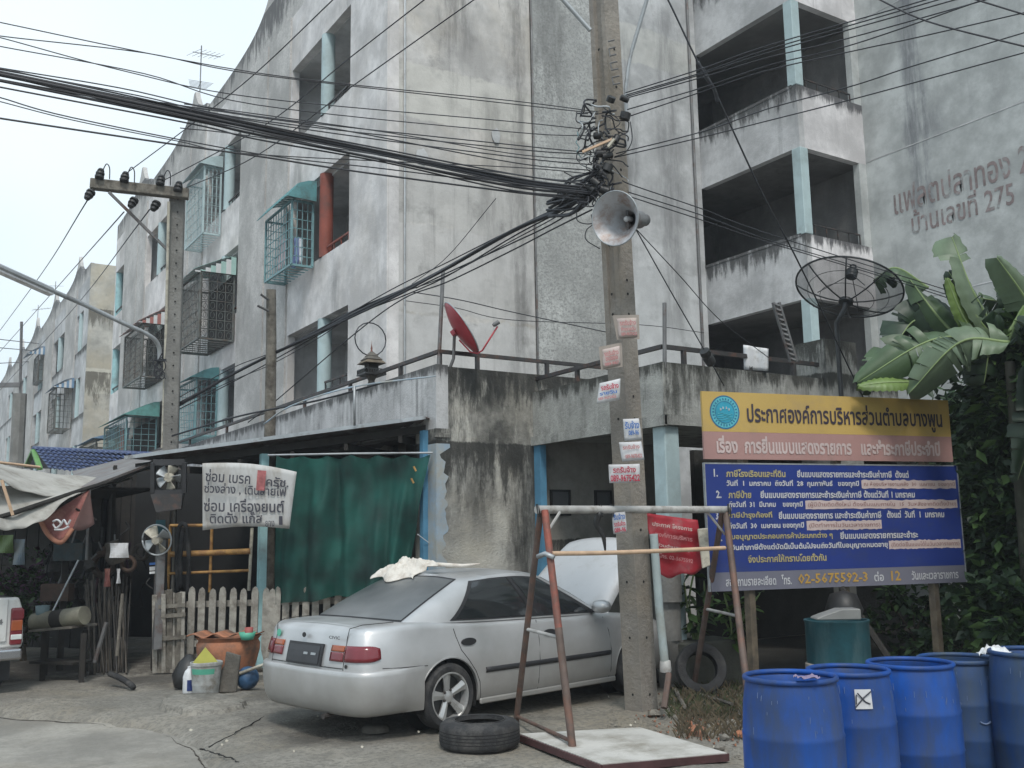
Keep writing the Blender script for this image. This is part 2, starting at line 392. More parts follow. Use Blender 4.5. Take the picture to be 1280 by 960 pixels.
# the concrete street
g = MB()
def fstreet(u, v):
    x = -14 + 18.5 * u; y = -6 + 106 * v ** 1.6
    return (x, y, -.115 + rough(x, y, .008, .8))
g.grid(fstreet, 30, 70)
tagp(g.build('street', M['street'], smooth=True), kind='structure')
# yard slab with a broken rounded edge against the street
EDGE = catmull([(3.0, -3, 0), (2.3, 2.5, 0), (2.05, 5.2, 0), (2.18, 7.3, 0), (2.36, 8.2, 0), (2.45, 9.2, 0), (2.36, 10.1, 0), (1.95, 11.05, 0), (1.35, 11.85, 0), (.9, 13.2, 0), (.75, 16, 0), (.7, 24, 0), (.7, 45, 0), (.7, 100, 0)], 12)
def fyard(u, v):
    k = u * (len(EDGE) - 1); i = min(int(k), len(EDGE) - 2); e = EDGE[i].lerp(EDGE[i + 1], k - i)
    n = mnoise.noise(V((e.x * 2.2, e.y * 2.2, 5))) * .09 + mnoise.noise(V((e.x * 7, e.y * 7, 9))) * .03
    ex = e.x + n
    w = v ** 1.7
    x = ex + (22 - ex) * w
    if v == 0: return (ex - .05, e.y, -.16)
    if w < 1e-9: return (ex, e.y, -.13)
    dist = x - ex
    z = -.008 - .10 * math.exp(-dist / .10) - .02 * math.exp(-dist / .5) + rough(x, e.y, .016, 1.1) + rough(x, e.y, .007, 4)
    return (x, e.y, z)
g = MB(); g.grid(fyard, 260, 60)
tagp(g.build('yard_pavement', M['yard'], smooth=True), kind='structure')

M['deepshade'] = conc('deep_shade_concrete', (.04, .038, .034), streak=.6, blot=.6, seedv=141, bump=.5)  # near-black colour stands in for deep shade on carport wall and floor
gl = MB(); P_ = []
for i in range(0, 130):
    e = EDGE[i]; n = mnoise.noise(V((e.x * 2.2, e.y * 2.2, 5))) * .09 + mnoise.noise(V((e.x * 7, e.y * 7, 9))) * .03
    P_.append(V((e.x + n - .04, e.y, -.114)))
gl.tube(P_, [.003 + .010 * abs(mnoise.noise(V((i * .4, 1, 1)))) for i in range(len(P_))], 5); tagp(gl.build('gutter_dirt', M['soil']), kind='structure')
# ================================================================== near block of flats
XF, YE = 6.9, 14.52
XS, YS, XT = 14.06, 11.88, 15.95
FLOOR = [3.62, 6.0, 8.9, 11.85]
def horn(d):
    return (1.08 * math.exp(-(d / .75) ** .75)) if d >= 0 else (1.08 * math.exp(-(-d) / .42) + .22 * (math.exp(-((-d) / 3.5)) if d > -1.4 else 0))
def rooftop(y, fins, base=13.55):
    return base + max(horn(y - f) for f in fins)

def wallx(mb, x, th, y0, y1, z0, z1, holes):
    """wall in the plane x (outer face), openings are rectangles (ya,yb,za,zb)"""
    ys = sorted(set([y0, y1] + [h[0] for h in holes] + [h[1] for h in holes]))
    zs = sorted(set([z0, z1] + [h[2] for h in holes] + [h[3] for h in holes]))
    ys = [y for y in ys if y0 <= y <= y1]; zs = [z for z in zs if z0 <= z <= z1]
    for j in range(len(zs) - 1):
        for i in range(len(ys) - 1):
            cy = (ys[i] + ys[i+1]) / 2; cz = (zs[j] + zs[j+1]) / 2
            if any(h[0] < cy < h[1] and h[2] < cz < h[3] for h in holes): continue
            for xx, fl in ((x, 0), (x + th, 1)):
                q = [(xx, ys[i], zs[j]), (xx, ys[i+1], zs[j]), (xx, ys[i+1], zs[j+1]), (xx, ys[i], zs[j+1])]
                mb.add(q, [(0, 3, 2, 1) if fl else (0, 1, 2, 3)][0:1])
    for (a, b, c, d) in holes:
        mb.add([(x, a, c), (x, b, c), (x, b, d), (x, a, d), (x + th, a, c), (x + th, b, c), (x + th, b, d), (x + th, a, d)],
               [(0, 4, 5, 1), (1, 5, 6, 2), (2, 6, 7, 3), (3, 7, 4, 0)])
    return mb

def parapet(parent, x, ya, yb, fins, mt, step=.14, th=.14, z0=13.0, base=13.55):
    mb = MB(); n = int((yb - ya) / step); top = []
    for i in range(n + 1):
        y = ya + (yb - ya) * i / n; top.append((y, rooftop(y, fins, base)))
    vs = []; 
    for (y, z) in top: vs += [(x, y, z0), (x, y, z), (x + th, y, z), (x + th, y, z0)]
    fs = []
    for i in range(n):
        a = i * 4; b = a + 4
        fs += [(a, b, b + 1, a + 1), (a + 1, b + 1, b + 2, a + 2), (a + 2, b + 2, b + 3, a + 3)]
    fs += [(0, 1, 2, 3), (n * 4 + 3, n * 4 + 2, n * 4 + 1, n * 4)]
    mb.add(vs, fs)
    return mb.build('roof_parapet', mt, parent)

def window_unit(parent, x, y0, y1, z0, z1, shut=True, face=-1):
    """a small window on a wall facing -X: frame, pane, louvres"""
    f = MB(); t = .05
    f.box(x - .06, x, y0, y1, z0, z0 + t); f.box(x - .06, x, y0, y1, z1 - t, z1)
    f.box(x - .06, x, y0, y0 + t, z0 + t, z1 - t); f.box(x - .06, x, y1 - t, y1, z0 + t, z1 - t)
    f.box(x - .05, x, (y0 + y1) / 2 - .02, (y0 + y1) / 2 + .02, z0 + t, z1 - t)
    w = f.build('window', M['shutter'], parent)
    p = MB(); p.box(x - .03, x - .01, y0 + t, y1 - t, z0 + t, z1 - t); p.build('pane', M['glass'], w)
    if shut:
        l = MB(); n = int((z1 - z0 - .1) / .09)
        for k in range(n):
            z = z0 + .07 + k * .09
            l.add([(x - .055, y0 + t, z), (x - .055, y1 - t, z), (x - .02, y1 - t, z + .05), (x - .02, y0 + t, z + .05)], [(0, 1, 2, 3)])
        l.build('louvre', M['shutter'], w)

bA = thing('apartment_building', 'tall stained grey block of flats with bare end wall behind the utility pole', 'building', (XF, YE, 0))
UN = [(16.25, 19.42, 17.62), (22.97, 26.15, 24.25), (29.95, 33.15, 31.45)]
LEV = [(4.45, 5.88), (7.10, 8.80), (10.02, 11.73)]
holes = [(a, b, z0, z1) for (a, b, c) in UN for (z0, z1) in LEV] + [(36.75, 38.3, z0, z1) for (z0, z1) in LEV]
w = wallx(MB(), XF, .16, YE, 38.4, 0, 13.0, holes)
w.add([(XF, 38.4, 0), (XF + 9, 38.4, 0), (XF + 9, 38.4, 13.5), (XF, 38.4, 13.5)], [(0, 3, 2, 1)])
w.box(XF + .16, XT + 3, YE + .2, 38.3, 13.0, 13.15)
w.build('street_wall', M['facade'], bA)
FINS = [20.95, 27.7, 34.45]
parapet(bA, XF, YE, 38.4, [14.2] + FINS, M['pier'])
# rough rendered piers standing proud between the balcony bays
for (a, b) in ((YE, 16.18), (19.5, 20.9), (21.0, 22.9), (26.22, 27.65), (27.75, 29.88), (33.22, 34.4), (34.5, 36.68)):
    MB().box(XF - .035, XF, a, b, 3.9, 13.0).build('wall_pier', M['pier'] if a > YE + .1 else M['facade'], bA)
MB().box(XF - .06, XF - .035, YE, YE + .3, 3.9, 13.6).build('corner_strip', M['facade'], bA)
# recessed balconies: floors, back wall, party walls
rb = MB()
for z in FLOOR: rb.box(XF + .16, 8.3, YE + .2, 38.3, z - .14, z)
rb.build('balcony_floor', M['recess'], bA)
rb = MB(); rb.box(8.3, 8.45, YE + .2, 38.3, 0, 13.0)
rb.build('balcony_back_wall', M['recess'], bA)
for y in (15.9, 19.75, 22.6, 26.5, 29.6, 33.5, 36.4):
    MB().box(XF + .16, 8.3, y, y + .15, 3.0, 13.0).build('party_wall', M['recess'], bA)
for ui, (a, b, c) in enumerate(UN):
    for li, (z0, z1) in enumerate(LEV):
        m_ = M['brown'] if (ui == 0 and li == 1) else M['tealpale']
        MB().lathe([(.135, z0), (.135, z1)], 16, (XF + .1, c, 0)).build('column', m_, bA, smooth=60)
        fl = FLOOR[li]
        window_unit(bA, 8.29, a + 1.75, a + 2.75, fl + .8, fl + 1.75)
        d = MB(); d.box(8.24, 8.29, a + .35, a + 1.15, fl, fl + 1.95); d.build('balcony_door', M['darkwood'] if (ui + li) % 2 else M['shutter'], bA)
        r = MB(); r.beam((XF + .06, a, z0 + .18), (XF + .06, c - .15, z0 + .18), .035, .035)
        for k in range(4):
            yy = a + .15 + k * .35; r.beam((XF + .06, yy, z0), (XF + .06, yy, z0 + .18), .02, .02)
        r.build('sill_rail', M['brown'] if li == 1 else M['railmetal'], bA)
for (z0, z1) in LEV:
    MB().lathe([(.13, z0), (.13, z1)], 16, (XF + .14, 38.28, 0)).build('column', M['teal'], bA, smooth=60)
    r = MB(); r.beam((XF + .05, 36.8, z0 + .2), (XF + .05, 38.2, z0 + .2), .04, .04); r.build('sill_rail', M['railmetal'], bA)
# end wall: three render panels split by joints, a service pipe on each joint
def wally(x0, x1, y, z0, z1, th=.2): return MB().box(x0, x1, y, y + th, z0, z1)
wally(XF + .16, 9.80, YE, 0, 14.6).build('end_wall', M['endwall'], bA)
wally(9.83, 11.39, YE - .03, 0, 14.6, .23).build('end_wall_panel', M['roughpanel'], bA)
wally(11.42, XS, YE, 0, 14.6).build('end_wall', M['endwall2'], bA)
wally(XF + .161, XS, YE + .05, 14.0, 14.75, .4).build('end_wall_coping', M['endwall2'], bA)
wally(XF - .033, XF + .155, YE - .012, 3.9, 14.6, .012).build('corner_render', M['facade'], bA)
for (x, r_) in ((9.815, .018), (13.85, .03)):
    MB().tube([(x, YE - .04, 3.9), (x, YE - .04, 14.5)], r_, 6).build('service_pipe', M['metalgrey'], bA)
MB().tube([(XF + .26, YE - .03, 3.9), (XF + .26, YE - .03, 14.5)], .02, 6).build('service_pipe', M['galv'], bA)
# repaired patches of plaster
rnd = random.Random(3)
for (x, z, w_, h_) in ((7.5, 8.2, .25, .3), (9.0, 8.9, .18, .3)):
    n = 14; poly = [(math.cos(2*PI*k/n) * w_ / 2 * rnd.uniform(.75, 1.1), math.sin(2*PI*k/n) * h_ / 2 * rnd.uniform(.75, 1.1)) for k in range(n)]
    MB().prism(poly, (x, YE - .012, z), (1, 0, 0), (0, 0, 1), -.016).build('plaster_patch', M['endwall2'], bA)
# stair bay between the end wall and the right wing
S = MB()
S.box(XS, XT + 3, 17.2, 17.4, 0, 14.5); S.box(XS, XS + .15, YE + .2, 17.2, 0, 14.5)
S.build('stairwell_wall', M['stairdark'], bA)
for i, (zb, zt) in enumerate(((2.95, 4.25), (5.91, 7.13), (8.81, 10.05), (11.78, 13.25))):
    MB().box(XS, XS + .14, YS, YE, zb, zt).build('stair_parapet', M['stair'], bA)
    p = MB(); p.box(XS + .14, XT - .2, YS, YS + .14, zb, zt); 
    if i: p.box(XT - .2, XT, YS, YS + .14, zb, zt)
    p.build('stair_parapet', M['stairlit'], bA)
    MB().box(XS + .14, XT, YS + .14, 17.2, zb, zb + .16).build('landing_slab', M['stairdark'], bA)
    MB().box(XS - .012, XS, YS + .1, YE, zt - .03, zt + .025).build('parapet_cap', M['stair'], bA)
MB().box(XT - .22, XT, YS + .002, YS + .14, 4.25, 14.5).build('stair_jamb', M['textwall'], bA)
for (z0, z1) in ((2.95, 5.91), (7.13, 8.81), (10.05, 11.78), (13.25, 14.5)):
    MB().box(XS - .012, XS + .2, YS - .012, YS + .2, z0, z1).build('column', M['tealpale'], bA, bevel=.01)
for z0 in (3.1, 6.05, 8.95, 11.9):      # stair flights seen in the dark openings
    f = MB()
    for k in range(14):
        pass
    f.beam((XS + 1.5, 17.1, z0 + .2), (XS + 1.5, 15.4, z0 + 1.4), .9, .16)
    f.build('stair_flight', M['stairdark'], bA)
    
r = MB()
for (za, zb) in ((7.13, 7.36), (10.05, 10.25)):
    r.beam((XS + .3, YS + .07, zb), (XT - .25, YS + .07, zb), .025, .025)
    for k in range(5): r.beam((XS + .35 + k * .32, YS + .07, za), (XS + .35 + k * .32, YS + .07, zb), .02, .02)
r.build('parapet_rail', M['railmetal'], bA)

# right wing with the painted address
bB = thing('apartment_building', 'pale teal side wall of the right wing with painted block number', 'building', (XT, 8, 0))
MB().box(XT, 23, 2.0, YS, 0, 14.6).build('side_wall', M['textwall'], bB)
MB().box(XT, 23, YS, 16, 0, 14.6).build('rear_wall', M['stairdark'], bB)
for z in (5.9, 8.85, 11.8):
    MB().box(XT - .006, XT, 2.0, YS - .01, z, z + .02).build('floor_joint', M['stair'], bB)

def text(body, mt, parent, name, o, u, v, width=None, height=None, bold=.0, size=1.0, prox=.003, res=2, shear=0):
    c = bpy.data.curves.new('t', 'FONT'); c.body = body; c.size = size; c.resolution_u = res; c.offset = bold; c.shear = shear
    ob = bpy.data.objects.new('t', c); COL.objects.link(ob)
    bpy.context.view_layer.update()
    dg = bpy.context.evaluated_depsgraph_get()
    me = bpy.data.meshes.new_from_object(ob.evaluated_get(dg))
    bpy.data.objects.remove(ob)
    o = V(o); u = V(u).normalized(); v = V(v); v = (v - u * v.dot(u)).normalized(); w = u.cross(v)
    xs = [p.co.x for p in me.vertices]; ys = [p.co.y for p in me.vertices]
    sx = width / (max(xs) - min(xs)) if width else 1; sy = height / (max(ys) - min(ys)) if height else sx
    x0, y0 = min(xs), min(ys)
    off = ORG.get(parent.name, V((0, 0, 0))) if parent else V((0, 0, 0))
    for p in me.vertices:
        p.co = o + u * ((p.co.x - x0) * sx) + v * ((p.co.y - y0) * sy) + w * prox - off
    # lift each separate stroke by a hair so that overlapping strokes never share a plane
    par = list(range(len(me.vertices)))
    def fnd(i):
        while par[i] != i: par[i] = par[par[i]]; i = par[i]
        return i
    for e in me.edges:
        a_, b_ = fnd(e.vertices[0]), fnd(e.vertices[1])
        if a_ != b_: par[a_] = b_
    ids = {}
    for p in me.vertices:
        k = ids.setdefault(fnd(p.index), len(ids)); p.co += w * (k % 7) * .0006
    me.materials.clear(); me.materials.append(mt); me.name = name
    ob = bpy.data.objects.new(name, me); COL.objects.link(ob); ob.parent = parent; ORG[ob.name] = off
    return ob
M['letter'] = mat('faded_brown_lettering', (.235, .185, .18), .9, var=.3, vs=5, dirt=(.34, .39, .385), dirtamt=.35, ds=6)
for i, (tx, y0, z0, wd, ht) in enumerate((('แฟลตปลาทอง 25', 11.32, 7.62, 2.85, .52), ('บ้านเลขที่ 275', 10.98, 7.14, 2.0, .47))):
    text(tx, M['letter'], bB, 'painted_lettering', (XT, y0, z0), (0, -1, 0), (0, 0, 1), wd, ht, bold=.012, prox=.004)

# block two, further down the street
bC = thing('apartment_building', 'second block of flats further down the street with weathered yellowish end wall', 'building', (XF, 44, 0))
U2 = [(45.2, 46.9), (50.2, 53.9), (57.1, 60.6), (64.3, 67.4), (71.5, 74.5)]
holes = [(a, b, z0, z1) for (a, b) in U2 for (z0, z1) in LEV]
w = wallx(MB(), XF, .16, 44.0, 90, 0, 13.0, holes); w.box(XF + .16, 18, 44.2, 90, 12.9, 13.0); w.build('street_wall', M['block2'], bC)
parapet(bC, XF, 44, 90, [47.2, 54.4, 61.5, 68.6, 75.7], M['pier'], step=.2)
MB().box(XF, 18, 43.86, 44.0, 0, 13.5).build('end_wall', M['block2end'], bC)
MB().box(8.2, 8.4, 44.2, 90, 0, 13).build('balcony_back_wall', M['recess'], bC)
fl = MB(); [fl.box(XF + .16, 8.2, 44.2, 90, z - .14, z) for z in FLOOR]; fl.build('balcony_floor', M['recess'], bC)
for (a, b) in ((47.0, 50.1), (54.0, 57.0), (60.7, 64.2), (67.5, 71.4)):
    MB().box(XF - .04, XF, a, b, 3.5, 13.0).build('wall_pier', M['pier'], bC)
for (a, b) in U2:
    for (z0, z1) in LEV:
        MB().lathe([(.14, z0), (.14, z1)], 10, (XF + .1, (a + b) / 2, 0)).build('column', M['tealpale'], bC, smooth=60)
        window_unit(bC, 8.19, a + .9, a + 1.6, z0 - .3, z0 + .9, shut=False)
# far building closing the street at the left edge
bD = thing('apartment_building', 'hazy yellowish building far down the street at the left edge', 'building', (4, 92, 0))
MB().box(-4, 5.2, 92, 104, 0, 12.3).build('wall', M['haze_bld'], bD)
for z in (2.6, 5.4, 8.2):
    MB().box(-4.1, 5.3, 91.6, 92, z, z + .5).build('balcony_band', M['haze_bld'], bD)
    for x in (-3, -.6, 1.8, 3.9):
        MB().box(x - .5, x + .5, 91.9, 91.99, z + .9, z + 2.3).build('window', M['glass'], bD)
MB().box(-4.3, 5.5, 91.7, 104.3, 12.3, 12.6).build('roof_edge', M['haze_bld'], bD)

# ================================================================== ground-floor annex in front of the flats
XA, YA = 6.07, 11.36
aN = thing('shop_annex', 'mould-streaked single-storey concrete annex with flat roof and blue painted corner', 'building annex', (XA, YA, 0))
MB().box(XA + .18, 7.6, YA, YA + .18, 0, 3.93).build('side_wall', M['annex'], aN)
MB().box(XA, XA + .18, YA, YA + .6, 0, 3.1).build('corner_pillar', M['annex'], aN)
MB().box(XA, XA + .18, YA, 38, 3.1, 3.95).build('roof_band', M['annexl'], aN)
b_ = MB()
for (za, zb, xw) in ((.05, .9, .20), (.93, 1.7, .24), (1.74, 2.45, .17), (2.5, 2.95, .22)):
    pass
rn_ = random.Random(2); ed = [(XA + .10 + .16 * mnoise.noise(V((k * .31, 4, 0))) + .05 * rn_.random(), .05 + 2.85 * k / 60) for k in range(61)]
b_.prism([(0, .05)] + [(x - XA, z) for x, z in ed] + [(0, 2.9)], (XA, YA - .004, 0), (1, 0, 0), (0, 0, 1), .003)
b_.box(XA - .005, XA, YA, YA + .3, .05, 2.9)
b_.build('blue_paint_strip', M['bluepaint'], aN)
MB().box(7.6, 10.2, YA, YA + .15, 3.05, 3.93).build('roof_band', M['annex'], aN)
MB().box(XA + .18, XF, YA + .18, 38, 3.42, 3.62).build('roof_slab', M['annex'], aN)
MB().box(XF, 10.2, YA + .18, YE, 3.42, 3.62).build('roof_slab', M['annex'], aN)
MB().box(7.2, 7.35, YA + .2, 40, 0, 3.4).build('shop_back_wall', M['stairdark'], aN)
MB().box(XA + .02, 7.2, 19.0, 19.15, 0, 3.4).build('shop_cross_wall', M['stairdark'], aN)
MB().box(XA - .03, XA + .2, YA - .03, YA + .03, 2.98, 3.04).build('string_course', M['annex'], aN)

XC, YC = 7.59, 8.62
aM = thing('carport_annex', 'dark open carport under a mossy concrete roof terrace behind the notice board', 'building annex', (XC, YC, 0))
MB().box(XC, XC + .15, YC, YA, 2.95, 3.67).build('parapet', M['annex2'], aM)
MB().box(XC + .15, 10.37, YC, YC + .15, 2.95, 3.67).build('parapet', M['annex2'], aM)
MB().box(XC - .03, 10.37, YC - .04, YC, 2.93, 3.05).build('parapet_sill', M['annex2'], aM)
MB().box(XC - .04, XC, YC - .04, YA, 2.92, 3.04).build('parapet_sill', M['annex2'], aM)
MB().box(XC + .15, 11.9, YC + .15, YA, 3.0, 3.2).build('roof_slab', M['annex2'], aM)
MB().box(11.9, 15.9, YC + .6, YA + .4, 3.0, 3.15).build('roof_slab', M['annex2'], aM)  # unseen slab added to keep sky light out of the carport
MB().box(10.37, 11.0, YC - .05, YC + .45, 2.2, 4.2).build('roof_pier', M['annex2'], aM)
MB().box(11.0, 11.9, YC, YC + .15, 2.95, 3.67).build('parapet', M['annex2'], aM)
MB().box(XC + .02, XC + .24, YC + .03, YC + .25, 0, 2.93).build('column', M['tealpale'], aM, bevel=.012)
MB().box(XC + .0, XC + .1, YA - .16, YA - .01, 0, 2.92).build('column', M['bluecol'], aM)
MB().box(10.6, 10.8, YC + .05, YC + .25, 0, 2.8).build('column', M['under'], aM)
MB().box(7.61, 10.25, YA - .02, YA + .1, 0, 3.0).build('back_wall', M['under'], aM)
MB().box(10.85, 15.9, YA + .3, YA + .4, 0, 3.0).build('back_wall', M['deepshade'], aM)
for (x0, x1, z0, z1) in ((7.83, 8.17, 1.96, 2.32), (8.60, 8.90, 2.02, 2.32)):
    w_ = MB(); y = YA - .022
    w_.box(x0, x1, y - .03, y, z0, z0 + .03); w_.box(x0, x1, y - .03, y, z1 - .03, z1); w_.box(x0, x0 + .03, y - .03, y, z0 + .03, z1 - .03); w_.box(x1 - .03, x1, y - .03, y, z0 + .03, z1 - .03)
    f_ = w_.build('vent', M['black'], aM); MB().box(x0 + .03, x1 - .03, y - .012, y, z0 + .03, z1 - .03).build('pane', M['shutter'], f_)
MB().box(7.6, 15.9, YC - .3, YA, -.02, .035).build('carport_floor', M['deepshade'], aM)

# railings
def railing(label, pts, zt, zm, posts, loc):
    t = thing('railing', label, 'railing', loc)
    for k in range(len(pts) - 1):
        a, b = V(pts[k]), V(pts[k + 1])
        MB().beam((a.x, a.y, zt), (b.x, b.y, zt), .05, .05).build('rail', M['railmetal'], t)
        if zm: MB().beam((a.x, a.y, zm), (b.x, b.y, zm), .035, .035).build('rail', M['railmetal'], t)
    for (x, y, z0) in posts:
        MB().box(x - .025, x + .025, y - .025, y + .025, z0, zt - .024).build('post', M['railmetal'], t)
    return t
railing('low dark metal railing along the annex roof beside the red dish', [(XA + .09, 30, 0), (XA + .09, YA + .08, 0), (10.1, YA + .08, 0)], 4.14, None,
        [(XA + .09, y, 3.93) for y in (12.6, 14.4, 16.4, 18.4, 21, 24, 27)] + [(x, YA + .08, 3.93) for x in (6.75, 7.9, 9.1)] + [(XA + .12, YA + .12, 3.93)], (XA, YA, 3.93))
railing('rusty metal railing on the mossy carport terrace', [(XC + .08, YA, 0), (XC + .08, YC + .08, 0), (10.37, YC + .08, 0)], 3.87, None,
        [(XC + .08, y, 3.65) for y in (9.3, 10.4)] + [(x, YC + .08, 3.65) for x in (8.0, 9.1, 9.9)], (XC, YC, 3.65))
for nm, lb, a, b, r_ in (('pipe_mast', 'bare vertical steel pipe standing on the annex corner beside the red dish', onp(548, 462, 1, YA + .1), onp(554, 336, 1, YA + .1), .028),
                    ('pipe_mast', 'short steel pipe standing at the corner of the carport terrace', V((7.64, 8.64, 3.6)), V((7.66, 8.62, 4.38)), .024)):
    m_ = MB(); m_.tube([a, b], r_, 8); tagp(m_.build(nm, M['metalgrey'], smooth=60), lb, 'pipe mast')
# ================================================================== silver saloon with its bonnet up
def carpaint():
    m, n, b = newmat('silver_paint'); N = n.nodes.new; L = n.links.new
    g = N('ShaderNodeTexCoord'); nz = N('ShaderNodeTexNoise'); nz.inputs['Scale'].default_value = 2.2; nz.inputs['Detail'].default_value = 8
    L(g.outputs['Object'], nz.inputs['Vector'])
    r = N('ShaderNodeValToRGB'); r.color_ramp.elements[0].position = .3; r.color_ramp.elements[0].color = (.43, .43, .425, 1)
    r.color_ramp.elements[1].position = .7; r.color_ramp.elements[1].color = (.60, .60, .60, 1)
    L(nz.outputs['Fac'], r.inputs['Fac'])
    # road dust thrown up on the lower flanks
    sp = N('ShaderNodeSeparateXYZ'); L(g.outputs['Object'], sp.inputs[0])
    n2 = N('ShaderNodeTexNoise'); n2.inputs['Scale'].default_value = 5; n2.inputs['Detail'].default_value = 6; L(g.outputs['Object'], n2.inputs['Vector'])
    ad = N('ShaderNodeMath'); ad.operation = 'MULTIPLY_ADD'; L(n2.outputs['Fac'], ad.inputs[0]); ad.inputs[1].default_value = .35; L(sp.outputs['Z'], ad.inputs[2])
    mr = N('ShaderNodeMapRange'); mr.inputs['From Min'].default_value = .92; mr.inputs['From Max'].default_value = .42; L(ad.outputs[0], mr.inputs['Value'])
    mx = N('ShaderNodeMix'); mx.data_type = 'RGBA'; mu = N('ShaderNodeMath'); mu.operation = 'MULTIPLY'; L(mr.outputs['Result'], mu.inputs[0]); mu.inputs[1].default_value = .7
    L(mu.outputs[0], mx.inputs[0]); L(r.outputs['Color'], mx.inputs[6]); mx.inputs[7].default_value = (.19, .175, .15, 1)
    L(mx.outputs[2], b.inputs['Base Color'])
    mt = N('ShaderNodeMath'); mt.operation = 'MULTIPLY_ADD'; L(mu.outputs[0], mt.inputs[0]); mt.inputs[1].default_value = -.6; mt.inputs[2].default_value = .6
    L(mt.outputs[0], b.inputs['Metallic'])
    rr = N('ShaderNodeMapRange'); rr.inputs['To Min'].default_value = .32; rr.inputs['To Max'].default_value = .55; L(nz.outputs['Fac'], rr.inputs['Value'])
    L(rr.outputs['Result'], b.inputs['Roughness']); b.inputs['Coat Weight'].default_value = .35; b.inputs['Coat Roughness'].default_value = .2
    return m
M['silver'] = carpaint()
def autoglass(name, col, rough, dust):
    m, n, b = newmat(name); N = n.nodes.new; L = n.links.new
    g = N('ShaderNodeTexCoord'); nz = N('ShaderNodeTexNoise'); nz.inputs['Scale'].default_value = 1.6; nz.inputs['Detail'].default_value = 5
    L(g.outputs['Object'], nz.inputs['Vector'])
    r = N('ShaderNodeValToRGB'); r.color_ramp.elements[0].position = .35; r.color_ramp.elements[0].color = tuple(col) + (1,)
    r.color_ramp.elements[1].position = .75; r.color_ramp.elements[1].color = tuple(dust) + (1,)
    L(nz.outputs['Fac'], r.inputs['Fac']); L(r.outputs['Color'], b.inputs['Base Color']); b.inputs['Roughness'].default_value = rough
    b.inputs['Specular IOR Level'].default_value = .8
    return m
M['cglass'] = autoglass('tinted_car_glass', (.012, .015, .017), .08, (.035, .038, .04))
M['rglass'] = autoglass('dusty_rear_glass', (.06, .066, .068), .3, (.16, .165, .165))
M['trim'] = mat('black_trim', (.022, .022, .024), .55, var=.3)
M['seam'] = mat('panel_gap', (.03, .03, .03), .9, var=.1)
M['lampred'] = mat('red_lamp', (.15, .014, .02), .18, var=.2, coat=.5)
M['lampamber'] = mat('amber_lamp', (.30, .07, .02), .18, var=.2, coat=.5)
M['plate'] = mat('dark_plate_recess', (.035, .036, .04), .5, var=.3)
M['alloy'] = mat('alloy_rim', (.50, .50, .49), .35, .6, var=.15, dirt=(.2, .18, .16), dirtamt=.3, ds=8)
M['rimdark'] = mat('rim_shadow', (.03, .03, .03), .6, var=.3)
M['exhaust'] = mat('exhaust_steel', (.10, .09, .085), .5, .6, var=.3)
M['primer'] = mat('bonnet_white_grey', (.52, .525, .53), .45, var=.06, vs=1.5, dirt=(.40, .39, .37), dirtamt=.3, ds=3)
M['cloth'] = mat('cream_cloth', (.62, .58, .52), .95, var=.15, vs=6, dirt=(.40, .34, .28), dirtamt=.4, ds=8)

CAR = thing('parked_car', 'dusty silver saloon with raised bonnet parked nose-in by the concrete pole', 'car', (0, 0, 0))
ORG[CAR.name] = V((0, 0, 0))
# --- body: ring of plan points (x, y, z_top, inset of deck edge)
RING = catmull([(-.985, 0, .925), (-.975, .30, .925), (-.960, .55, .925), (-.920, .70, .925), (-.835, .785, .93), (-.63, .825, .94), (-.30, .835, .945), (.3, .845, .915),
                (.9, .848, .90), (1.6, .848, .885), (2.2, .845, .875), (2.7, .83, .83), (3.05, .80, .77), (3.25, .72, .72), (3.36, .52, .70), (3.41, .25, .69), (3.42, 0, .69)], 7)
RN = len(RING)
def ringnormal(i):
    a = RING[max(i - 1, 0)]; b = RING[min(i + 1, RN - 1)]
    t = V((b.x - a.x, b.y - a.y, 0)).normalized()
    n_ = V((-t.y, t.x, 0))
    if i == 0: n_ = V((-1, 0, 0))
    if i == RN - 1: n_ = V((1, 0, 0))
    return n_
PROF = [(.20, -.10), (.215, -.045), (.26, -.022), (.34, -.01), (.45, -.002), (.53, 0), (.60, 0), (.68, -.006), (.76, -.017)]   # z, offset (absolute heights) then tied to the top
def bodyring(side=1):
    rows = []
    for i, p in enumerate(RING):
        n_ = ringnormal(i); row = []
        zt = p.z; rearness = max(0, min(1, (-.6 - p.x) / .3))
        for (z, o) in PROF:
            if z > zt - .09: z = zt - .09 - (PROF[-1][0] - z) * .3
            oo = o + (z - .6) * -.10 * rearness if z > .6 else o
            row.append(V((p.x, p.y, 0)) + n_ * oo + V((0, 0, z)))
        for (dz, o) in ((-.055, -.035), (-.03, -.05), (-.012, -.068), (0, -.10)):
            oo = o - .02 * rearness
            q = V((p.x, p.y, 0)) + n_ * oo; q.y = max(q.y, 0); row.append(q + V((0, 0, zt + dz)))
        for q in row: q.y *= side
        rows.append(row)
    return rows
def sideY(x, z):
    """half width of the body at length x, height z"""
    best = None
    pts = [p for p in RING]
    for i in range(len(pts) - 1):
        if pts[i].x <= x <= pts[i + 1].x:
            t = (x - pts[i].x) / max(1e-6, pts[i + 1].x - pts[i].x); y = pts[i].y + (pts[i + 1].y - pts[i].y) * t; zt = pts[i].z + (pts[i+1].z - pts[i].z) * t
            pr = PROF + [(zt - .055, -.035), (zt - .03, -.05)]
            o = pr[-1][1]
            for k in range(len(pr) - 1):
                if pr[k][0] <= z <= pr[k + 1][0]:
                    s = (z - pr[k][0]) / max(1e-6, pr[k + 1][0] - pr[k][0]); o = pr[k][1] + (pr[k + 1][1] - pr[k][1]) * s; break
            return y + o
    return .84
b = MB()
ra = bodyring(1); rb_ = bodyring(-1); m_ = len(ra[0]); K = 6
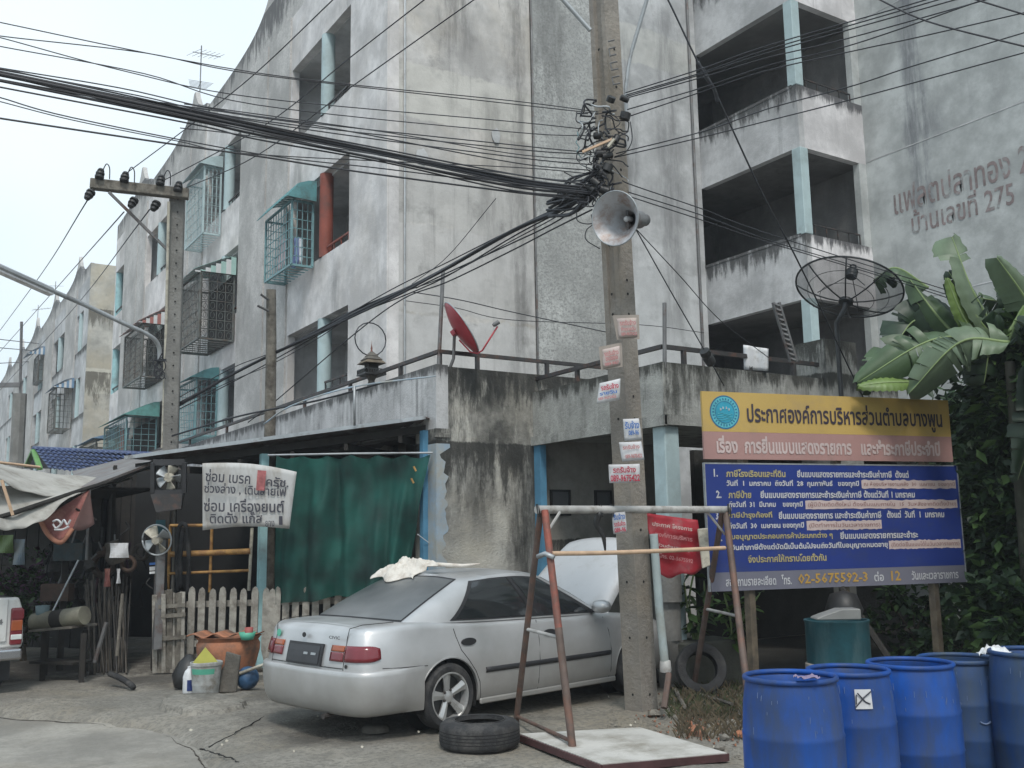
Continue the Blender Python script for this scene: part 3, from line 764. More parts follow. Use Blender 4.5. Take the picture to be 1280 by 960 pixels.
for rows, flip in ((ra, 0), (rb_, 1)):
    base = len(b.v)
    for r in rows: b.v += r
    for i in range(RN - 1):
        for j in range(m_ - 1):
            a = base + i * m_ + j
            q = (a, a + 1, a + m_ + 1, a + m_)
            b.f.append(q if not flip else q[::-1])
# deck (boot lid, scuttle; engine bay is left open) and floor
def deckrow(i):
    L_, R_ = ra[i][-1], rb_[i][-1]; out = []
    for k in range(K + 1):
        t = k / K; p = L_.lerp(R_, t); w_ = abs(L_.y)
        drop = 0
        if 2.28 < p.x < 3.28: drop = .30 if 0 < k < K else 0
        p.z += .022 * (1 - (2 * t - 1) ** 2) * (w_ / .75) - drop
        out.append(p)
    return out
base = len(b.v)
for i in range(RN): b.v += deckrow(i)
for i in range(RN - 1):
    for k in range(K):
        a = base + i * (K + 1) + k; b.f.append((a, a + 1, a + K + 2, a + K + 1))
base = len(b.v)
for i in range(RN): b.v += [ra[i][0], rb_[i][0]]
for i in range(RN - 1): b.f.append((base + 2*i, base + 2*i + 2, base + 2*i + 3, base + 2*i + 1))
body = b.build('body', M['silver'], CAR)
bmx = bmesh.new(); bmx.from_mesh(body.data); bmesh.ops.remove_doubles(bmx, verts=bmx.verts, dist=.0008); bmesh.ops.recalc_face_normals(bmx, faces=bmx.faces); bmx.to_mesh(body.data); bmx.free()
# wheel arches
for (wx, ws) in ((0, 1), (0, -1), (2.62, 1), (2.62, -1)):
    cmb = MB(); cmb.lathe([(0.0001, 0), (.335, 0), (.335, .5), (0.0001, .5)], 40, (wx, ws * .55, .285), (0, ws, 0))
    cut = cmb.build('cutter', M['silver'])
    bq = bmesh.new(); bq.from_mesh(cut.data); bmesh.ops.remove_doubles(bq, verts=bq.verts, dist=.001); bmesh.ops.recalc_face_normals(bq, faces=bq.faces); bq.to_mesh(cut.data); bq.free()
    md = body.modifiers.new('arch', 'BOOLEAN'); md.object = cut; md.operation = 'DIFFERENCE'; md.solver = 'EXACT'
    bpy.context.view_layer.update()
    me = bpy.data.meshes.new_from_object(body.evaluated_get(bpy.context.evaluated_depsgraph_get()))
    body.modifiers.clear(); body.data = me; bpy.data.objects.remove(cut)
me = body.data; me.name = 'body'
me.polygons.foreach_set('use_smooth', [True] * len(me.polygons)); me.set_sharp_from_angle(angle=rad(38))
# --- cabin
CB = [((-.50, 0, .955), (.30, 0, 1.335)), ((-.485, .35, .952), (.31, .30, 1.333)), ((-.44, .60, .945), (.35, .50, 1.312)), ((-.36, .70, .94), (.42, .555, 1.298)),
      ((-.05, .765, .925), (.52, .578, 1.298)), ((.5, .782, .905), (.75, .59, 1.318)), ((1.12, .785, .892), (1.0, .595, 1.325)), ((1.7, .78, .88), (1.2, .588, 1.312)),
      ((2.1, .755, .872), (1.37, .56, 1.288)), ((2.22, .62, .885), (1.45, .47, 1.295)), ((2.33, .32, .90), (1.50, .24, 1.315)), ((2.36, 0, .905), (1.52, 0, 1.322))]
c0 = catmull([p[0] for p in CB], 6); c1 = catmull([p[1] for p in CB], 6); CN = len(c0)
def cabpt(u, v, side=1, push=0):
    k = u * (CN - 1); i = min(int(k), CN - 2); t = k - i
    a = c0[i].lerp(c0[i + 1], t); c = c1[i].lerp(c1[i + 1], t)
    d = (c0[min(i+1, CN-1)] - c0[i]); nrm = V((-d.y, d.x, 0)).normalized()
    if a.y < 1e-3: nrm = V((-1 if a.x < 1 else 1, 0, 0))
    p = a.lerp(c, v) + nrm * (.030 * math.sin(PI * v) + push) + V((0, 0, push * .5))
    p.y = max(p.y, 0) * side if a.y > 1e-3 else 0
    return p
cb = MB(); NV = 8
for side in (1, -1):
    base = len(cb.v)
    for i in range(CN):
        for j in range(NV + 1): cb.v.append(cabpt(i / (CN - 1), j / NV, side))
    for i in range(CN - 1):
        for j in range(NV):
            a = base + i * (NV + 1) + j; q = (a, a + 1, a + NV + 2, a + NV + 1); cb.f.append(q if side == 1 else q[::-1])
base = len(cb.v)
for i in range(CN):
    Lp, Rp = cabpt(i/(CN-1), 1, 1), cabpt(i/(CN-1), 1, -1)
    for k in range(9):
        t = k / 8; p = Lp.lerp(Rp, t); s_ = (1 - (2*t - 1) ** 2); xx = max(0, math.sin(PI * min(1, max(0, (p.x - .3) / 1.22)))); p.z += .045 * (s_ ** .6) * xx ** .5; cb.v.append(p)
for i in range(CN - 1):
    for k in range(8):
        a = base + i * 9 + k; cb.f.append((a, a + 1, a + 10, a + 9))
cab = cb.build('cabin', M['silver'], CAR)
bmx = bmesh.new(); bmx.from_mesh(cab.data); bmesh.ops.remove_doubles(bmx, verts=bmx.verts, dist=.0015); bmesh.ops.recalc_face_normals(bmx, faces=bmx.faces); bmx.to_mesh(cab.data); bmx.free()
cab.data.polygons.foreach_set('use_smooth', [True] * len(cab.data.polygons)); cab.data.set_sharp_from_angle(angle=rad(40))
# glass patches laid 3 mm proud of the cabin skin
def u_at(x, v, lo=.2, hi=.85):
    for _ in range(30):
        m2 = (lo + hi) / 2
        if cabpt(m2, v).x < x: lo = m2
        else: hi = m2
    return (lo + hi) / 2
def sidepatch(name, mt, parent, fx0, fx1, v0, v1, side, push, nu=10, nv=8):
    mb = MB()
    mb.grid(lambda a, c: cabpt(u_at(fx0(v0 + (v1-v0)*c) * (1 - a) + fx1(v0 + (v1-v0)*c) * a, v0 + (v1-v0)*c), v0 + (v1-v0)*c, side, push), nu, nv)
    return mb.build(name, mt, parent, smooth=True)
lin = lambda a, c, p=1: (lambda v: a + (c - a) * v ** p)
for side in (1, -1):
    sidepatch('window_surround', M['trim'], CAR, lin(.02, .46, .8), lin(2.10, 1.30, 1.0), .035, .93, side, .003, 26)
    sidepatch('side_window', M['cglass'], CAR, lin(.07, .50, .8), lin(1.08, .86), .07, .89, side, .007)
    sidepatch('side_window', M['cglass'], CAR, lin(1.17, .94), lin(1.98, 1.27), .07, .89, side, .007)
    sidepatch('b_pillar', M['silver'] if 0 else M['trim'], CAR, lin(1.10, .88), lin(1.15, .92), .04, .92, side, .009, 2)
rg = MB()
def rear(a, c, push, m0, v0, v1):
    t = 2 * a - 1; side = 1 if t >= 0 else -1
    return cabpt(abs(t) * m0, v0 + (v1 - v0) * c, side, push)
rg.grid(lambda a, c: rear(a, c, .003, .215, .02, .96), 24, 8); rg.build('rear_window_seal', M['trim'], CAR, smooth=True)
rg = MB(); rg.grid(lambda a, c: rear(a, c, .007, .205, .05, .93), 24, 8); rg.build('rear_window', M['rglass'], CAR, smooth=True)
fg = MB()
def front(a, c):
    t = 2 * a - 1; side = 1 if t >= 0 else -1; return cabpt(1 - abs(t) * .20, .06 + .86 * c, side, .006)
fg.grid(front, 20, 8); fg.build('windscreen', M['cglass'], CAR, smooth=True)
# --- bumper swept round the tail
path = [p for p in RING if p.x < -.30]
pts = [V((p.x, p.y, 0)) for p in path]
full = [V((p.x, -p.y, 0)) for p in reversed(pts)] + pts[1:]
bp = MB(); prof = [(.575, -.03), (.585, .0), (.582, .028), (.568, .040), (.54, .044), (.45, .040), (.37, .032), (.30, .018), (.245, -.002), (.215, -.03), (.21, -.10)]
for i, p in enumerate(full):
    a = full[max(i-1, 0)]; c = full[min(i+1, len(full)-1)]; t = (c - a).normalized(); nn = V((-t.y, t.x, 0)); nn = nn if nn.dot(p - V((.6, 0, 0))) > 0 else -nn
    taper = min(1, (min(i, len(full) - 1 - i)) / 6 + .15)
    for (z, o) in prof: bp.v.append(p + nn * (o * taper + (.004 if o > 0 else 0)) + V((0, 0, z)))
nP = len(prof)
for i in range(len(full) - 1):
    for j in range(nP - 1):
        a = i * nP + j; bp.f.append((a, a + 1, a + nP + 1, a + nP))
bp.build('rear_bumper', M['silver'], CAR, smooth=50)
# surface helper for the rear face
def rearX(y, z):
    y = abs(y)
    for i in range(RN - 1):
        if RING[i].y <= y <= RING[i+1].y and RING[i].x < 0:
            t = (y - RING[i].y) / max(1e-6, RING[i+1].y - RING[i].y)
            x = RING[i].x + (RING[i+1].x - RING[i].x) * t
            nrm = ringnormal(i)
            return x - nrm.x * 0 + max(0, z - .6) * .10 + (.012 if z > .7 else .004)
    return -.8
def patch_rear(name, mt, parent, y0, y1, z0, z1, push, n=10, rnd_=.0):
    def fn(a, c):
        y = y0 + (y1 - y0) * a; z = z0 + (z1 - z0) * c
        return (rearX(y, z) - push, y, z)
    mb = MB(); mb.grid(fn, n, 3); 
    base = len(mb.v); 
    return mb.build(name, mt, parent, smooth=True, solid=.012)
def ringpt(s, z, push, side):
    k = s; i = min(int(k), RN - 2); t = k - i
    p = RING[i].lerp(RING[i+1], t); nrm = ringnormal(i).lerp(ringnormal(i+1), t).normalized()
    rn = max(0, min(1, (-.6 - p.x) / .3))
    o = 0
    for q in range(len(PROF) - 1):
        if PROF[q][0] <= z <= PROF[q+1][0]:
            o = PROF[q][1] + (PROF[q+1][1] - PROF[q][1]) * (z - PROF[q][0]) / (PROF[q+1][0] - PROF[q][0])
    if z > PROF[-1][0]: o = -.022
    if z > .6: o += (z - .6) * -.10 * rn
    w_ = V((p.x, p.y, 0)) + nrm * (o + push); w_.y *= side
    return w_ + V((0, 0, z))
def s_of_y(y):
    for i in range(RN - 1):
        if RING[i].y <= y <= RING[i+1].y and RING[i].x < -.5: return i + (y - RING[i].y) / (RING[i+1].y - RING[i].y)
    return 0
def s_of_x(x):
    for i in range(RN - 1):
        if RING[i].x <= x <= RING[i+1].x: return i + (x - RING[i].x) / max(1e-6, (RING[i+1].x - RING[i].x))
    return 0
def rp(name, mt, parent, s0, s1, z0, z1, push, side, n=12, cut=0, bow=0):
    mb = MB()
    def fn(a, c):
        s = s0 + (s1 - s0) * a
        zc = (z0 + z1) / 2; hz = (z1 - z0) / 2
        e = 1 - (max(0, a - .72) / .28) ** 2.5 * cut
        return ringpt(s, zc + hz * (2 * c - 1) * e, push + bow * math.sin(PI * c), side)
    mb.grid(fn, n, 4); return mb.build(name, mt, parent, smooth=True, solid=.014)
for side in (1, -1):
    s0, s1, s2, s3 = s_of_y(.385), s_of_y(.555), s_of_y(.575), s_of_x(-.745)
    tl = rp('tail_lamp', M['lampamber'], CAR, s0, s1, .735, .785, .009, side, 6)
    rp('lamp_lens', M['lampred'], tl, s0, s1, .655, .73, .009, side, 6)
    tl = rp('tail_lamp', M['lampred'], CAR, s2, s3, .655, .785, .009, side, 14, cut=.35, bow=.003)
    rp('lamp_strip', M['lampamber'], tl, s2 + .3, s_of_x(-.80), .735, .775, .026, side, 6) if 0 else None
def ryz(y, z, push=.012):
    return ringpt(s_of_y(abs(y)), z, push, 1 if y >= 0 else -1)
mb = MB(); mb.grid(lambda a, c: ryz(-.27 + .54 * a, .60 + .185 * c), 14, 3); pr = mb.build('plate_recess', M['trim'], CAR, solid=.02)
mb = MB(); mb.grid(lambda a, c: ryz(-.24 + .48 * a, .62 + .145 * c, .026), 14, 3); mb.build('recess_panel', M['plate'], pr, solid=.006)
for (y, w_) in ((-.02, .06), (-.13, .07)):
    mb = MB(); mb.grid(lambda a, c: ryz(y - w_ * a, .69 + .02 * c, .033), 3, 1); mb.build('number_mark', M['galv'], pr, solid=.003)
def seam(pts, r=.0035, name='panel_gap'):
    MB().tube(pts, r, 5).build(name, M['seam'], CAR)
for side in (1, -1):
    seam([ringpt(s_of_y(.565), z, .001, side) for z in (.585, .65, .72, .80, .84)] + [V((-.90, side * .575, .925)), V((-.80, side * .62, .952)), V((-.62, side * .66, .957)), V((-.5, side * .66, .958))])
seam([ryz(y, .60, .002) for y in [-.56 + .07 * k for k in range(17)]], .004)
P2 = lambda x, z, side=-1, push=.001: V((x, side * (sideY(x, z) + push), z))
for side in (1, -1):
    seam([P2(x, z, side) for (x, z) in ((.06, .87), (.08, .80), (.13, .68), (.22, .58), (.30, .48), (.35, .38), (.37, .26), (.38, .225), (.7, .222), (1.2, .22), (1.7, .22), (2.18, .225), (2.20, .3), (2.20, .5), (2.17, .7), (2.12, .84))])
    seam([P2(x, z, side) for (x, z) in ((1.13, .875), (1.13, .7), (1.13, .5), (1.12, .3), (1.12, .222))])
    seam([P2(x, z, side) for (x, z) in ((-.73, .60), (-.55, .59), (-.35, .585), (-.26, .58))])
    mb = MB(); mb.grid(lambda a, c: V((.42 + 1.76 * a, side * (sideY(.42 + 1.76 * a, .47) + .004 + .010 * math.sin(PI * c)), .455 + .045 * c - .0 * a)), 24, 4)
    mb.build('side_moulding', M['trim'], CAR, smooth=True, solid=.006)
    for x in (.16, 1.22):
        mb = MB(); n_ = 16
        mb.prism([(math.cos(2*PI*k/n_) * .088, math.sin(2*PI*k/n_) * .034) for k in range(n_)], (x + .06, side * (sideY(x, .745) + .002), .745), (1 * -side, 0, 0), (0, 0, 1), -.014 )
        h = mb.build('door_handle', M['trim'], CAR)
    # sill skirt
    mb = MB(); mb.beam((.36, side * .822, .205), (2.27, side * .822, .205), .03, .05); mb.build('sill_skirt', M['silver'], CAR, bevel=.01)
    # mirror
    mb = MB(); mb.lathe([(0.001, -.07), (.05, -.06), (.075, -.03), (.08, .02), (.07, .06), (0.001, .065)], 18, (1.98, side * .90, .955), (1, side * .1, 0))
    mi = mb.build('door_mirror', M['silver'], CAR, smooth=True); mi.data.transform(Matrix.Translation((1.98, side*.90, .955)) @ Matrix.Diagonal((1, 1.35, .85, 1)) @ Matrix.Translation((-1.98, -side*.90, -.955)))
    mb = MB(); mb.beam((1.99, side * .76, .905), (1.99, side * .88, .925), .07, .03); mb.build('mirror_stalk', M['trim'], mi)
    # wheel-arch liner
    for wx in (0, 2.62):
        mb = MB(); n_ = 20
        for k in range(n_ + 1):
            a = -.35 + (PI + .7) * k / n_
            for y in (.56, .815): mb.v.append(V((wx + math.cos(a) * .331, side * y, .285 + math.sin(a) * .331)))
        for k in range(n_): mb.f.append((2*k, 2*k+1, 2*k+3, 2*k+2))
        mb.add([(wx + math.cos(2*PI*k/24)*.331, side*.562, .285 + math.sin(2*PI*k/24)*.331) for k in range(24)], [tuple(range(24))])
        mb.build('arch_liner', M['hole'], CAR)
        mb = MB(); mb.tube([V((wx + math.cos(a)*.345, side*(sideY(max(-.95, min(3.2, wx + math.cos(a)*.345)), .285 + math.sin(a)*.345) - .004), .285 + math.sin(a)*.345)) for a in [(-.12 + (PI+.24)*k/24) for k in range(25)]], .006, 6)
        mb.build('arch_lip', M['silver'], CAR, smooth=60)
# --- wheels
def wheel(parent):
    w_ = MB(); w_.lathe([(.205, -.085), (.235, -.098), (.265, -.095), (.284, -.075), (.289, -.04), (.289, .04), (.284, .075), (.265, .095), (.235, .098), (.205, .085)], 44, (0, 0, 0), (0, 1, 0))
    t = w_.build('wheel', M['rubber'], parent, smooth=40)
    w_ = MB(); w_.lathe([(.208, -.09), (.205, .085), (.212, .088), (.212, .094), (.200, .094), (.192, .07), (.185, 0), (.185, -.09)], 44, (0, 0, 0), (0, 1, 0)); w_.build('rim', M['alloy'], t, smooth=40)
    w_ = MB(); w_.lathe([(0.001, .02), (.186, .02), (.186, .0), (0.001, 0)], 24, (0, 0, 0), (0, 1, 0)); w_.build('brake_disc', M['rimdark'], t)
    for k in range(5):
        a = 2 * PI * k / 5 + .35; d = V((math.cos(a), 0, math.sin(a))); s_ = V((-math.sin(a), 0, math.cos(a)))
        pr_ = [(.035, .030, .060, .03), (.09, .031, .068, .028), (.15, .039, .078, .026), (.196, .050, .082, .02)]
        mb = MB()
        for (r_, hw, yo, th) in pr_:
            mb.v += [d * r_ - s_ * hw + V((0, yo - .008, 0)), d * r_ + V((0, yo + .006, 0)), d * r_ + s_ * hw + V((0, yo - .008, 0)), d * r_ + s_ * hw * .9 + V((0, yo - th, 0)), d * r_ - s_ * hw * .9 + V((0, yo - th, 0))]
        for q in range(3):
            for j in range(5):
                a0 = q * 5 + j; a1 = q * 5 + (j + 1) % 5; mb.f.append((a0, a1, a1 + 5, a0 + 5))
        mb.build('spoke', M['alloy'], t, smooth=30)
        mb = MB(); mb.lathe([(.011, .055), (.011, .072), (.001, .073)], 8, d * .048 + s_ * .03, (0, 1, 0)); mb.build('wheel_nut', M['exhaust'], t)
    mb = MB(); mb.lathe([(.052, .04), (.05, .066), (.03, .072), (.001, .073)], 20, (0, 0, 0), (0, 1, 0)); mb.build('hub', M['alloy'], t, smooth=30)
    return t
w0 = wheel(CAR); w0.location = (0, .745, .287)
for (x, y, rz) in ((0, -.745, PI), (2.62, .745, 0), (2.62, -.745, PI)):
    c = copy_tree(w0, CAR); c.location = (x, y, .287); c.rotation_euler = (0, .2 if y < 0 else 0, rz)
# --- exhaust, axle, badges, bonnet, aerial
mb = MB(); mb.tube([(-.55, -.30, .20), (-.80, -.32, .20), (-1.0, -.34, .195)], .024, 10); mb.build('exhaust_pipe', M['exhaust'], CAR, smooth=60)
mb = MB(); mb.lathe([(.001, -.25), (.07, -.23), (.08, 0), (.07, .22), (.001, .24)], 16, (-.62, -.10, .235), (0, 1, 0)); mb.build('silencer', M['exhaust'], CAR, smooth=40)
mb = MB(); mb.box(-.7, 2.9, -.52, .52, .19, .24); mb.build('underbody', M['hole'], CAR)
mb = MB(); mb.box(2.3, 3.3, -.66, .66, .55, .60); mb.build('engine', M['hole'], CAR)
BA = rad(41); hx, hz = 2.30, .90
def bonnet(a, c):
    y = -.68 + 1.36 * a; l = 1.10 * c
    n0 = 1 - .05 * c ** 3; y *= n0 * (1 - .06 * c)
    z = .035 * (1 - (2 * a - 1) ** 2) + .03 * math.sin(PI * c) - (.03 if False else 0)
    edge = .07 * max(0, (abs(2 * a - 1) - .85) / .15) ** 2
    l2 = l - .09 * (abs(2*a-1)) ** 3 * c
    zz = z - edge
    return (hx + l2 * math.cos(BA) - zz * math.sin(BA), y, hz + l2 * math.sin(BA) + zz * math.cos(BA))
mb = MB(); mb.grid(bonnet, 24, 16); mb.build('bonnet', M['primer'], CAR, smooth=True, solid=.018)
mb = MB(); mb.tube([(2.95, .55, .75), (2.85, .45, 1.30)], .006, 5); mb.build('bonnet_stay', M['metalgrey'], CAR)
tq = text('CIVIC', M['seam'], CAR, 'badge_lettering', (-.962 + .03, -.36, .835), (0, -1, 0), (.08, 0, 1), .16, .026, bold=.02, prox=.03)
mb = MB(); mb.prism([(math.cos(2*PI*k/12)*.028, math.sin(2*PI*k/12)*.022) for k in range(12)], (-.965, .02, .85), (0, -1, 0), (.08, 0, 1), -.006); mb.build('emblem', M['seam'], CAR)
mb = MB(); mb.prism([(math.cos(2*PI*k/16)*.034, math.sin(2*PI*k/16)*.034) for k in range(16)], tuple(ryz(.50, .84, .012)), (0, -1, 0), (.08, 0, 1), -.004); mb.build('round_sticker', M['mint'], CAR)
mb = MB(); mb.prism([(math.cos(2*PI*k/12)*.016, math.sin(2*PI*k/12)*.016) for k in range(12)], tuple(ryz(-.60, .62, .004)), (0, -1, 0), (0, 0, 1), -.006); mb.build('boot_lock', M['seam'], CAR)
CYAW = rad(11.8); CO = V((4.21, 8.77, 0.0))
CAR.location = CO; CAR.rotation_euler = (0, 0, CYAW)
CM = Matrix.Translation(CO) @ Matrix.Rotation(CYAW, 4, 'Z')
def C2W(x, y, z): return CM @ V((x, y, z))
# crumpled cloth on the roof
ct = thing('crumpled_cloth', 'crumpled cream cloth lying over the rear edge of the silver car roof', 'cloth', C2W(.4, .1, 1.34))
mb = MB(); rnd = random.Random(11)
def clothfn(a, c):
    x = .14 + .36 * c + .05 * math.sin(9 * a); y = .56 - .66 * a + .06 * math.sin(7 * c)
    base = 1.335 + .04 * max(0, 1 - ((y) / .6) ** 2) if x > .33 else 1.335 - (.33 - x) * .46
    k = min(1, 4 * min(a, 1 - a, c, 1 - c) + .05)
    w_ = mnoise.noise(V((x * 6, y * 6, 1))) * .05 + (.5 - abs(mnoise.noise(V((x * 9, y * 9, 4))))) * .06 + abs(mnoise.noise(V((x * 30, y * 22, 4)))) * .03
    return C2W(x, y, base + .03 + max(-.02, w_ + .03) * k * 1.2)
mb.grid(clothfn, 60, 44); mb.build('cloth', M['cloth'], ct, smooth=True, solid=.006)
mb = MB(); mb.tube([C2W(x, y, z) for (x, y, z) in ((.30, .4, 1.37), (.42, .2, 1.41), (.5, 0, 1.42), (.62, -.3, 1.405), (.75, -.42, 1.42))], [.012, .025, .022, .018, .008], 7); mb.build('twisted_fold', M['cloth'], ct, smooth=True)
# ================================================================== window cages and awnings on the flats
def cage(label, y0, y1, zb, zt, dep, bar, awn=None, awn2=None, nv=6, nh=4, aw_out=.45, aw_h=.42, ext=.12, shelf=True, stripes=0, scroll=False, board=False):
    t = thing('window_cage', label, 'window cage', (XF, y0, zb), 'grilles and awnings on the street side of the flats')
    xo = XF - dep
    f = MB(); r = .022
    for (x, y) in ((xo, y0), (xo, y1), (XF - .05, y0), (XF - .05, y1)): f.beam((x, y, zb), (x, y, zt), .04, .04)
    for z in (zb, zt):
        f.beam((xo, y0, z), (xo, y1, z), .04, .04); f.beam((XF - .05, y0, z), (xo, y0, z), .04, .04); f.beam((XF - .05, y1, z), (xo, y1, z), .04, .04)
    f.build('cage_frame', bar, t)
    g_ = MB()
    for k in range(1, nv * 2): g_.beam((xo, y0 + (y1 - y0) * k / (nv * 2), zb), (xo, y0 + (y1 - y0) * k / (nv * 2), zt), .014, .014)
    for k in range(1, nh + 3): g_.beam((xo, y0, zb + (zt - zb) * k / (nh + 3)), (xo, y1, zb + (zt - zb) * k / (nh + 3)), .014, .014)
    g_.build('front_grille', bar, t)
    for yy in (y0, y1):
        g_ = MB(); n_ = 4
        for k in range(1, n_): g_.beam((XF - .05 - (dep - .05) * k / n_, yy, zb), (XF - .05 - (dep - .05) * k / n_, yy, zt), .014, .014)
        for k in range(1, nh + 3): g_.beam((XF - .05, yy, zb + (zt - zb) * k / (nh + 3)), (xo, yy, zb + (zt - zb) * k / (nh + 3)), .014, .014)
        if scroll:
            for k in range(n_):
                for q in range(nh + 3):
                    cx = XF - .05 - (dep - .05) * (k + .5) / n_; cz = zb + (zt - zb) * (q + .5) / (nh + 3)
                    g_.tube([(cx + math.cos(a) * .05, yy, cz + math.sin(a) * .08) for a in [2*PI*i/8 for i in range(9)]], .006, 4)
        g_.build('side_grille', bar, t)
    if board:
        MB().box(XF - .05, XF - .03, y0, y1, zb, zt).build('shade_backing', M['darkwood'], t)  # dark sheet added in place of the shaded opening behind the cage
        s_ = MB(); [s_.beam((xo + .05, y0 + (y1 - y0) * (k + .5) / 16, zb), (xo + .05, y0 + (y1 - y0) * (k + .5) / 16, zt - .1), .03, .02) for k in range(16)]; s_.build('wooden_slats', M['oldwood'], t)
    if shelf:
        s_ = MB()
        for k in range(8): s_.beam((XF - .02, y0 + (y1 - y0) * (k + .5) / 8, zb + .01), (xo, y0 + (y1 - y0) * (k + .5) / 8, zb + .01), .02, .02)
        s_.build('cage_floor', bar, t)
    if awn:
        ya, yb = y0 - ext, y1 + ext; n_ = 22
        zt2 = zt + aw_h
        xa = XF - dep - aw_out * .35
        prof = [(XF - .04, zt2), (XF - .2, zt2 - .02), (XF - .4, zt2 - .10), (xa, zt + .02)]
        for part, mt in ((0, awn), (1, awn2 or awn)):
            a_ = MB()
            for k in range(n_):
                if (k % 4 >= 2) != bool(part) and stripes: continue
                if not stripes and part: continue
                u0 = ya + (yb - ya) * k / n_; u1 = ya + (yb - ya) * (k + 1) / n_
                off = .012 if k % 2 else 0
                for j in range(3):
                    (xa_, za_), (xb_, zb_) = prof[j], prof[j + 1]
                    a_.add([(xa_, u0, za_ + off), (xa_, u1, za_ + off), (xb_, u1, zb_ + off), (xb_, u0, zb_ + off)], [(0, 1, 2, 3)])
            if a_.v: a_.build('awning_sheet', mt, t, solid=.008)
        e_ = MB()
        for yy in (ya,):
            # scalloped cheek of the awning
            e_.prism([(XF - .04 - p[0], p[1]) for p in prof] + [(0, zt + .0)], (XF - .04, yy, 0), (-1, 0, 0), (0, 0, 1), .012)
        if stripes:
            e_.v = []; e_.f = []
            for yy in (ya,):
                for k in range(8):
                    if k % 2: continue
                    xA = XF - .04 - (XF - .04 - xa) * k / 8; xB = XF - .04 - (XF - .04 - xa) * (k + 1) / 8
                    e_.box(xB, xA, yy - .006, yy + .006, zt - .03, zt2 - (XF - xA) * .55)
            e_.build('awning_side', awn, t)
            e2 = MB()
            for yy in (ya,):
                for k in range(8):
                    if k % 2 == 0: continue
                    xA = XF - .04 - (XF - .04 - xa) * k / 8; xB = XF - .04 - (XF - .04 - xa) * (k + 1) / 8
                    e2.box(xB, xA, yy - .006, yy + .006, zt - .03, zt2 - (XF - xA) * .55)
            e2.build('awning_side', awn2, t)
        else: e_.build('awning_side', awn, t)
    return t
cage('teal window cage under a teal ribbed awning beside the red-brown column', 17.95, 19.5, 6.98, 8.28, .48, M['tealmetal'], M['awnteal'], nv=5, ext=.15)
cage('pale blue top-floor window cage with white-edged hood left of the big facade balcony', 24.5, 26.2, 9.42, 11.2, .47, M['tealpale'], M['tealpale'], nv=6, ext=.1, aw_h=.3, scroll=True)
cage('old dark bar cage under a mint and white striped awning behind the crossarm pole', 23.1, 25.2, 6.42, 8.05, .85, M['cagedark'], M['awnmint'], M['awnwhite'], nv=8, ext=.1, stripes=1, scroll=True, board=True)
cage('dark cage under a red and white striped awning left of the crossarm pole', 29.8, 32.3, 6.5, 8.1, .72, M['cagedark'], M['awnred'], M['awnwhite'], nv=8, ext=.15, stripes=1, scroll=True, board=True)
cage('first-floor teal cage with box-like teal canopy right of the crossarm pole', 24.3, 26.3, 4.25, 5.65, .55, M['tealmetal'], M['awnteal'], nv=6, ext=.1, aw_h=.3)
cage('wide first-floor teal cage with sloping green awning and laundry inside', 30.6, 34.0, 4.2, 5.4, .9, M['tealmetal'], M['awngreen'], board=True, nv=7, ext=.3, aw_h=.45)
cage('first-floor cage with small bluish lean-to roof at the far end of the near block', 34.8, 38.0, 4.2, 5.1, 1.0, M['cagedark'], M['awnblue'], board=True, nv=7, ext=.2, aw_h=.35)
cage('narrow cage with blue and white striped awning on the second block', 46.8, 49.0, 6.7, 8.5, .7, M['cagedark'], M['awnblue'], M['awnwhite'], nv=5, ext=.3, stripes=1)
cage('small pale awning high on the far part of the second block', 57.0, 58.8, 10.3, 11.7, .3, M['cagedark'], M['awnblue'], M['awnwhite'], nv=4, ext=.2, stripes=1, aw_out=1.6)
rnd = random.Random(5)
def garment(label, x, y, z, w_, h_, col, mtn):
    mb = MB()
    mt = mat(mtn, col, .9, var=.2, vs=6)
    mb.grid(lambda a, c: (x + .03 * math.sin(8 * a + 3 * c), y + w_ * (a - .5) * (1 - .25 * math.sin(PI * c)), z - h_ * c + .03 * math.sin(5 * a)), 10, 8)
    o = mb.build('hanging_garment', mt, solid=.01, smooth=True); tagp(o, label, 'garment', 'laundry hanging at the balconies')
garment('pinkish white shirt hanging in the teal window cage', 6.6, 19.0, 7.75, .45, .55, (.55, .45, .46), 'pink_cloth')
garment('navy and white cloth hanging in the front corner of the teal window cage', 6.62, 18.25, 7.6, .3, .55, (.16, .2, .36), 'navy_cloth')
garment('white cloth hanging beside the navy one in the teal window cage', 6.66, 18.1, 7.55, .18, .5, (.6, .62, .66), 'white_cloth')
garment('orange-red towel hanging in the wide first-floor cage', 6.3, 32.8, 5.25, .5, .95, (.5, .09, .05), 'red_towel')
garment('pale towel hanging high in the wide first-floor cage', 6.2, 30.9, 5.3, .35, .5, (.5, .48, .44), 'pale_towel')
# rooftop aerials
def aerial(label, px, py0, py1, k, rz):
    b0 = onp(px, py0, 0, XF + .3); top = onp(px + 2, py1, 0, XF + .3); t = thing('tv_aerial', label, 'aerial', b0, 'television aerials on the roof')
    MB().tube([b0, V((b0.x, b0.y, top.z))], .018, 5).build('mast', M['metalgrey'], t)
    for lv in range(k):
        z = top.z - .25 - lv * .95; d = V((math.cos(rz + lv), math.sin(rz + lv), .25)); s_ = V((-d.y, d.x, 0))
        mb = MB(); c0_ = V((b0.x, b0.y, z)); mb.tube([c0_ - d * .3, c0_ + d * .7], .012, 4); mb.build('boom', M['metalgrey'], t)
        for q in range(6):
            mb = MB(); c_ = c0_ + d * (-.25 + q * .18); mb.tube([c_ - s_ * (.35 - q * .02), c_ + s_ * (.35 - q * .02)], .007, 4); mb.build('element', M['metalgrey'], t)
aerial('tall many-pronged aerial on the roof peak left of the overhead cables', 250, 115, 57, 2, .4)
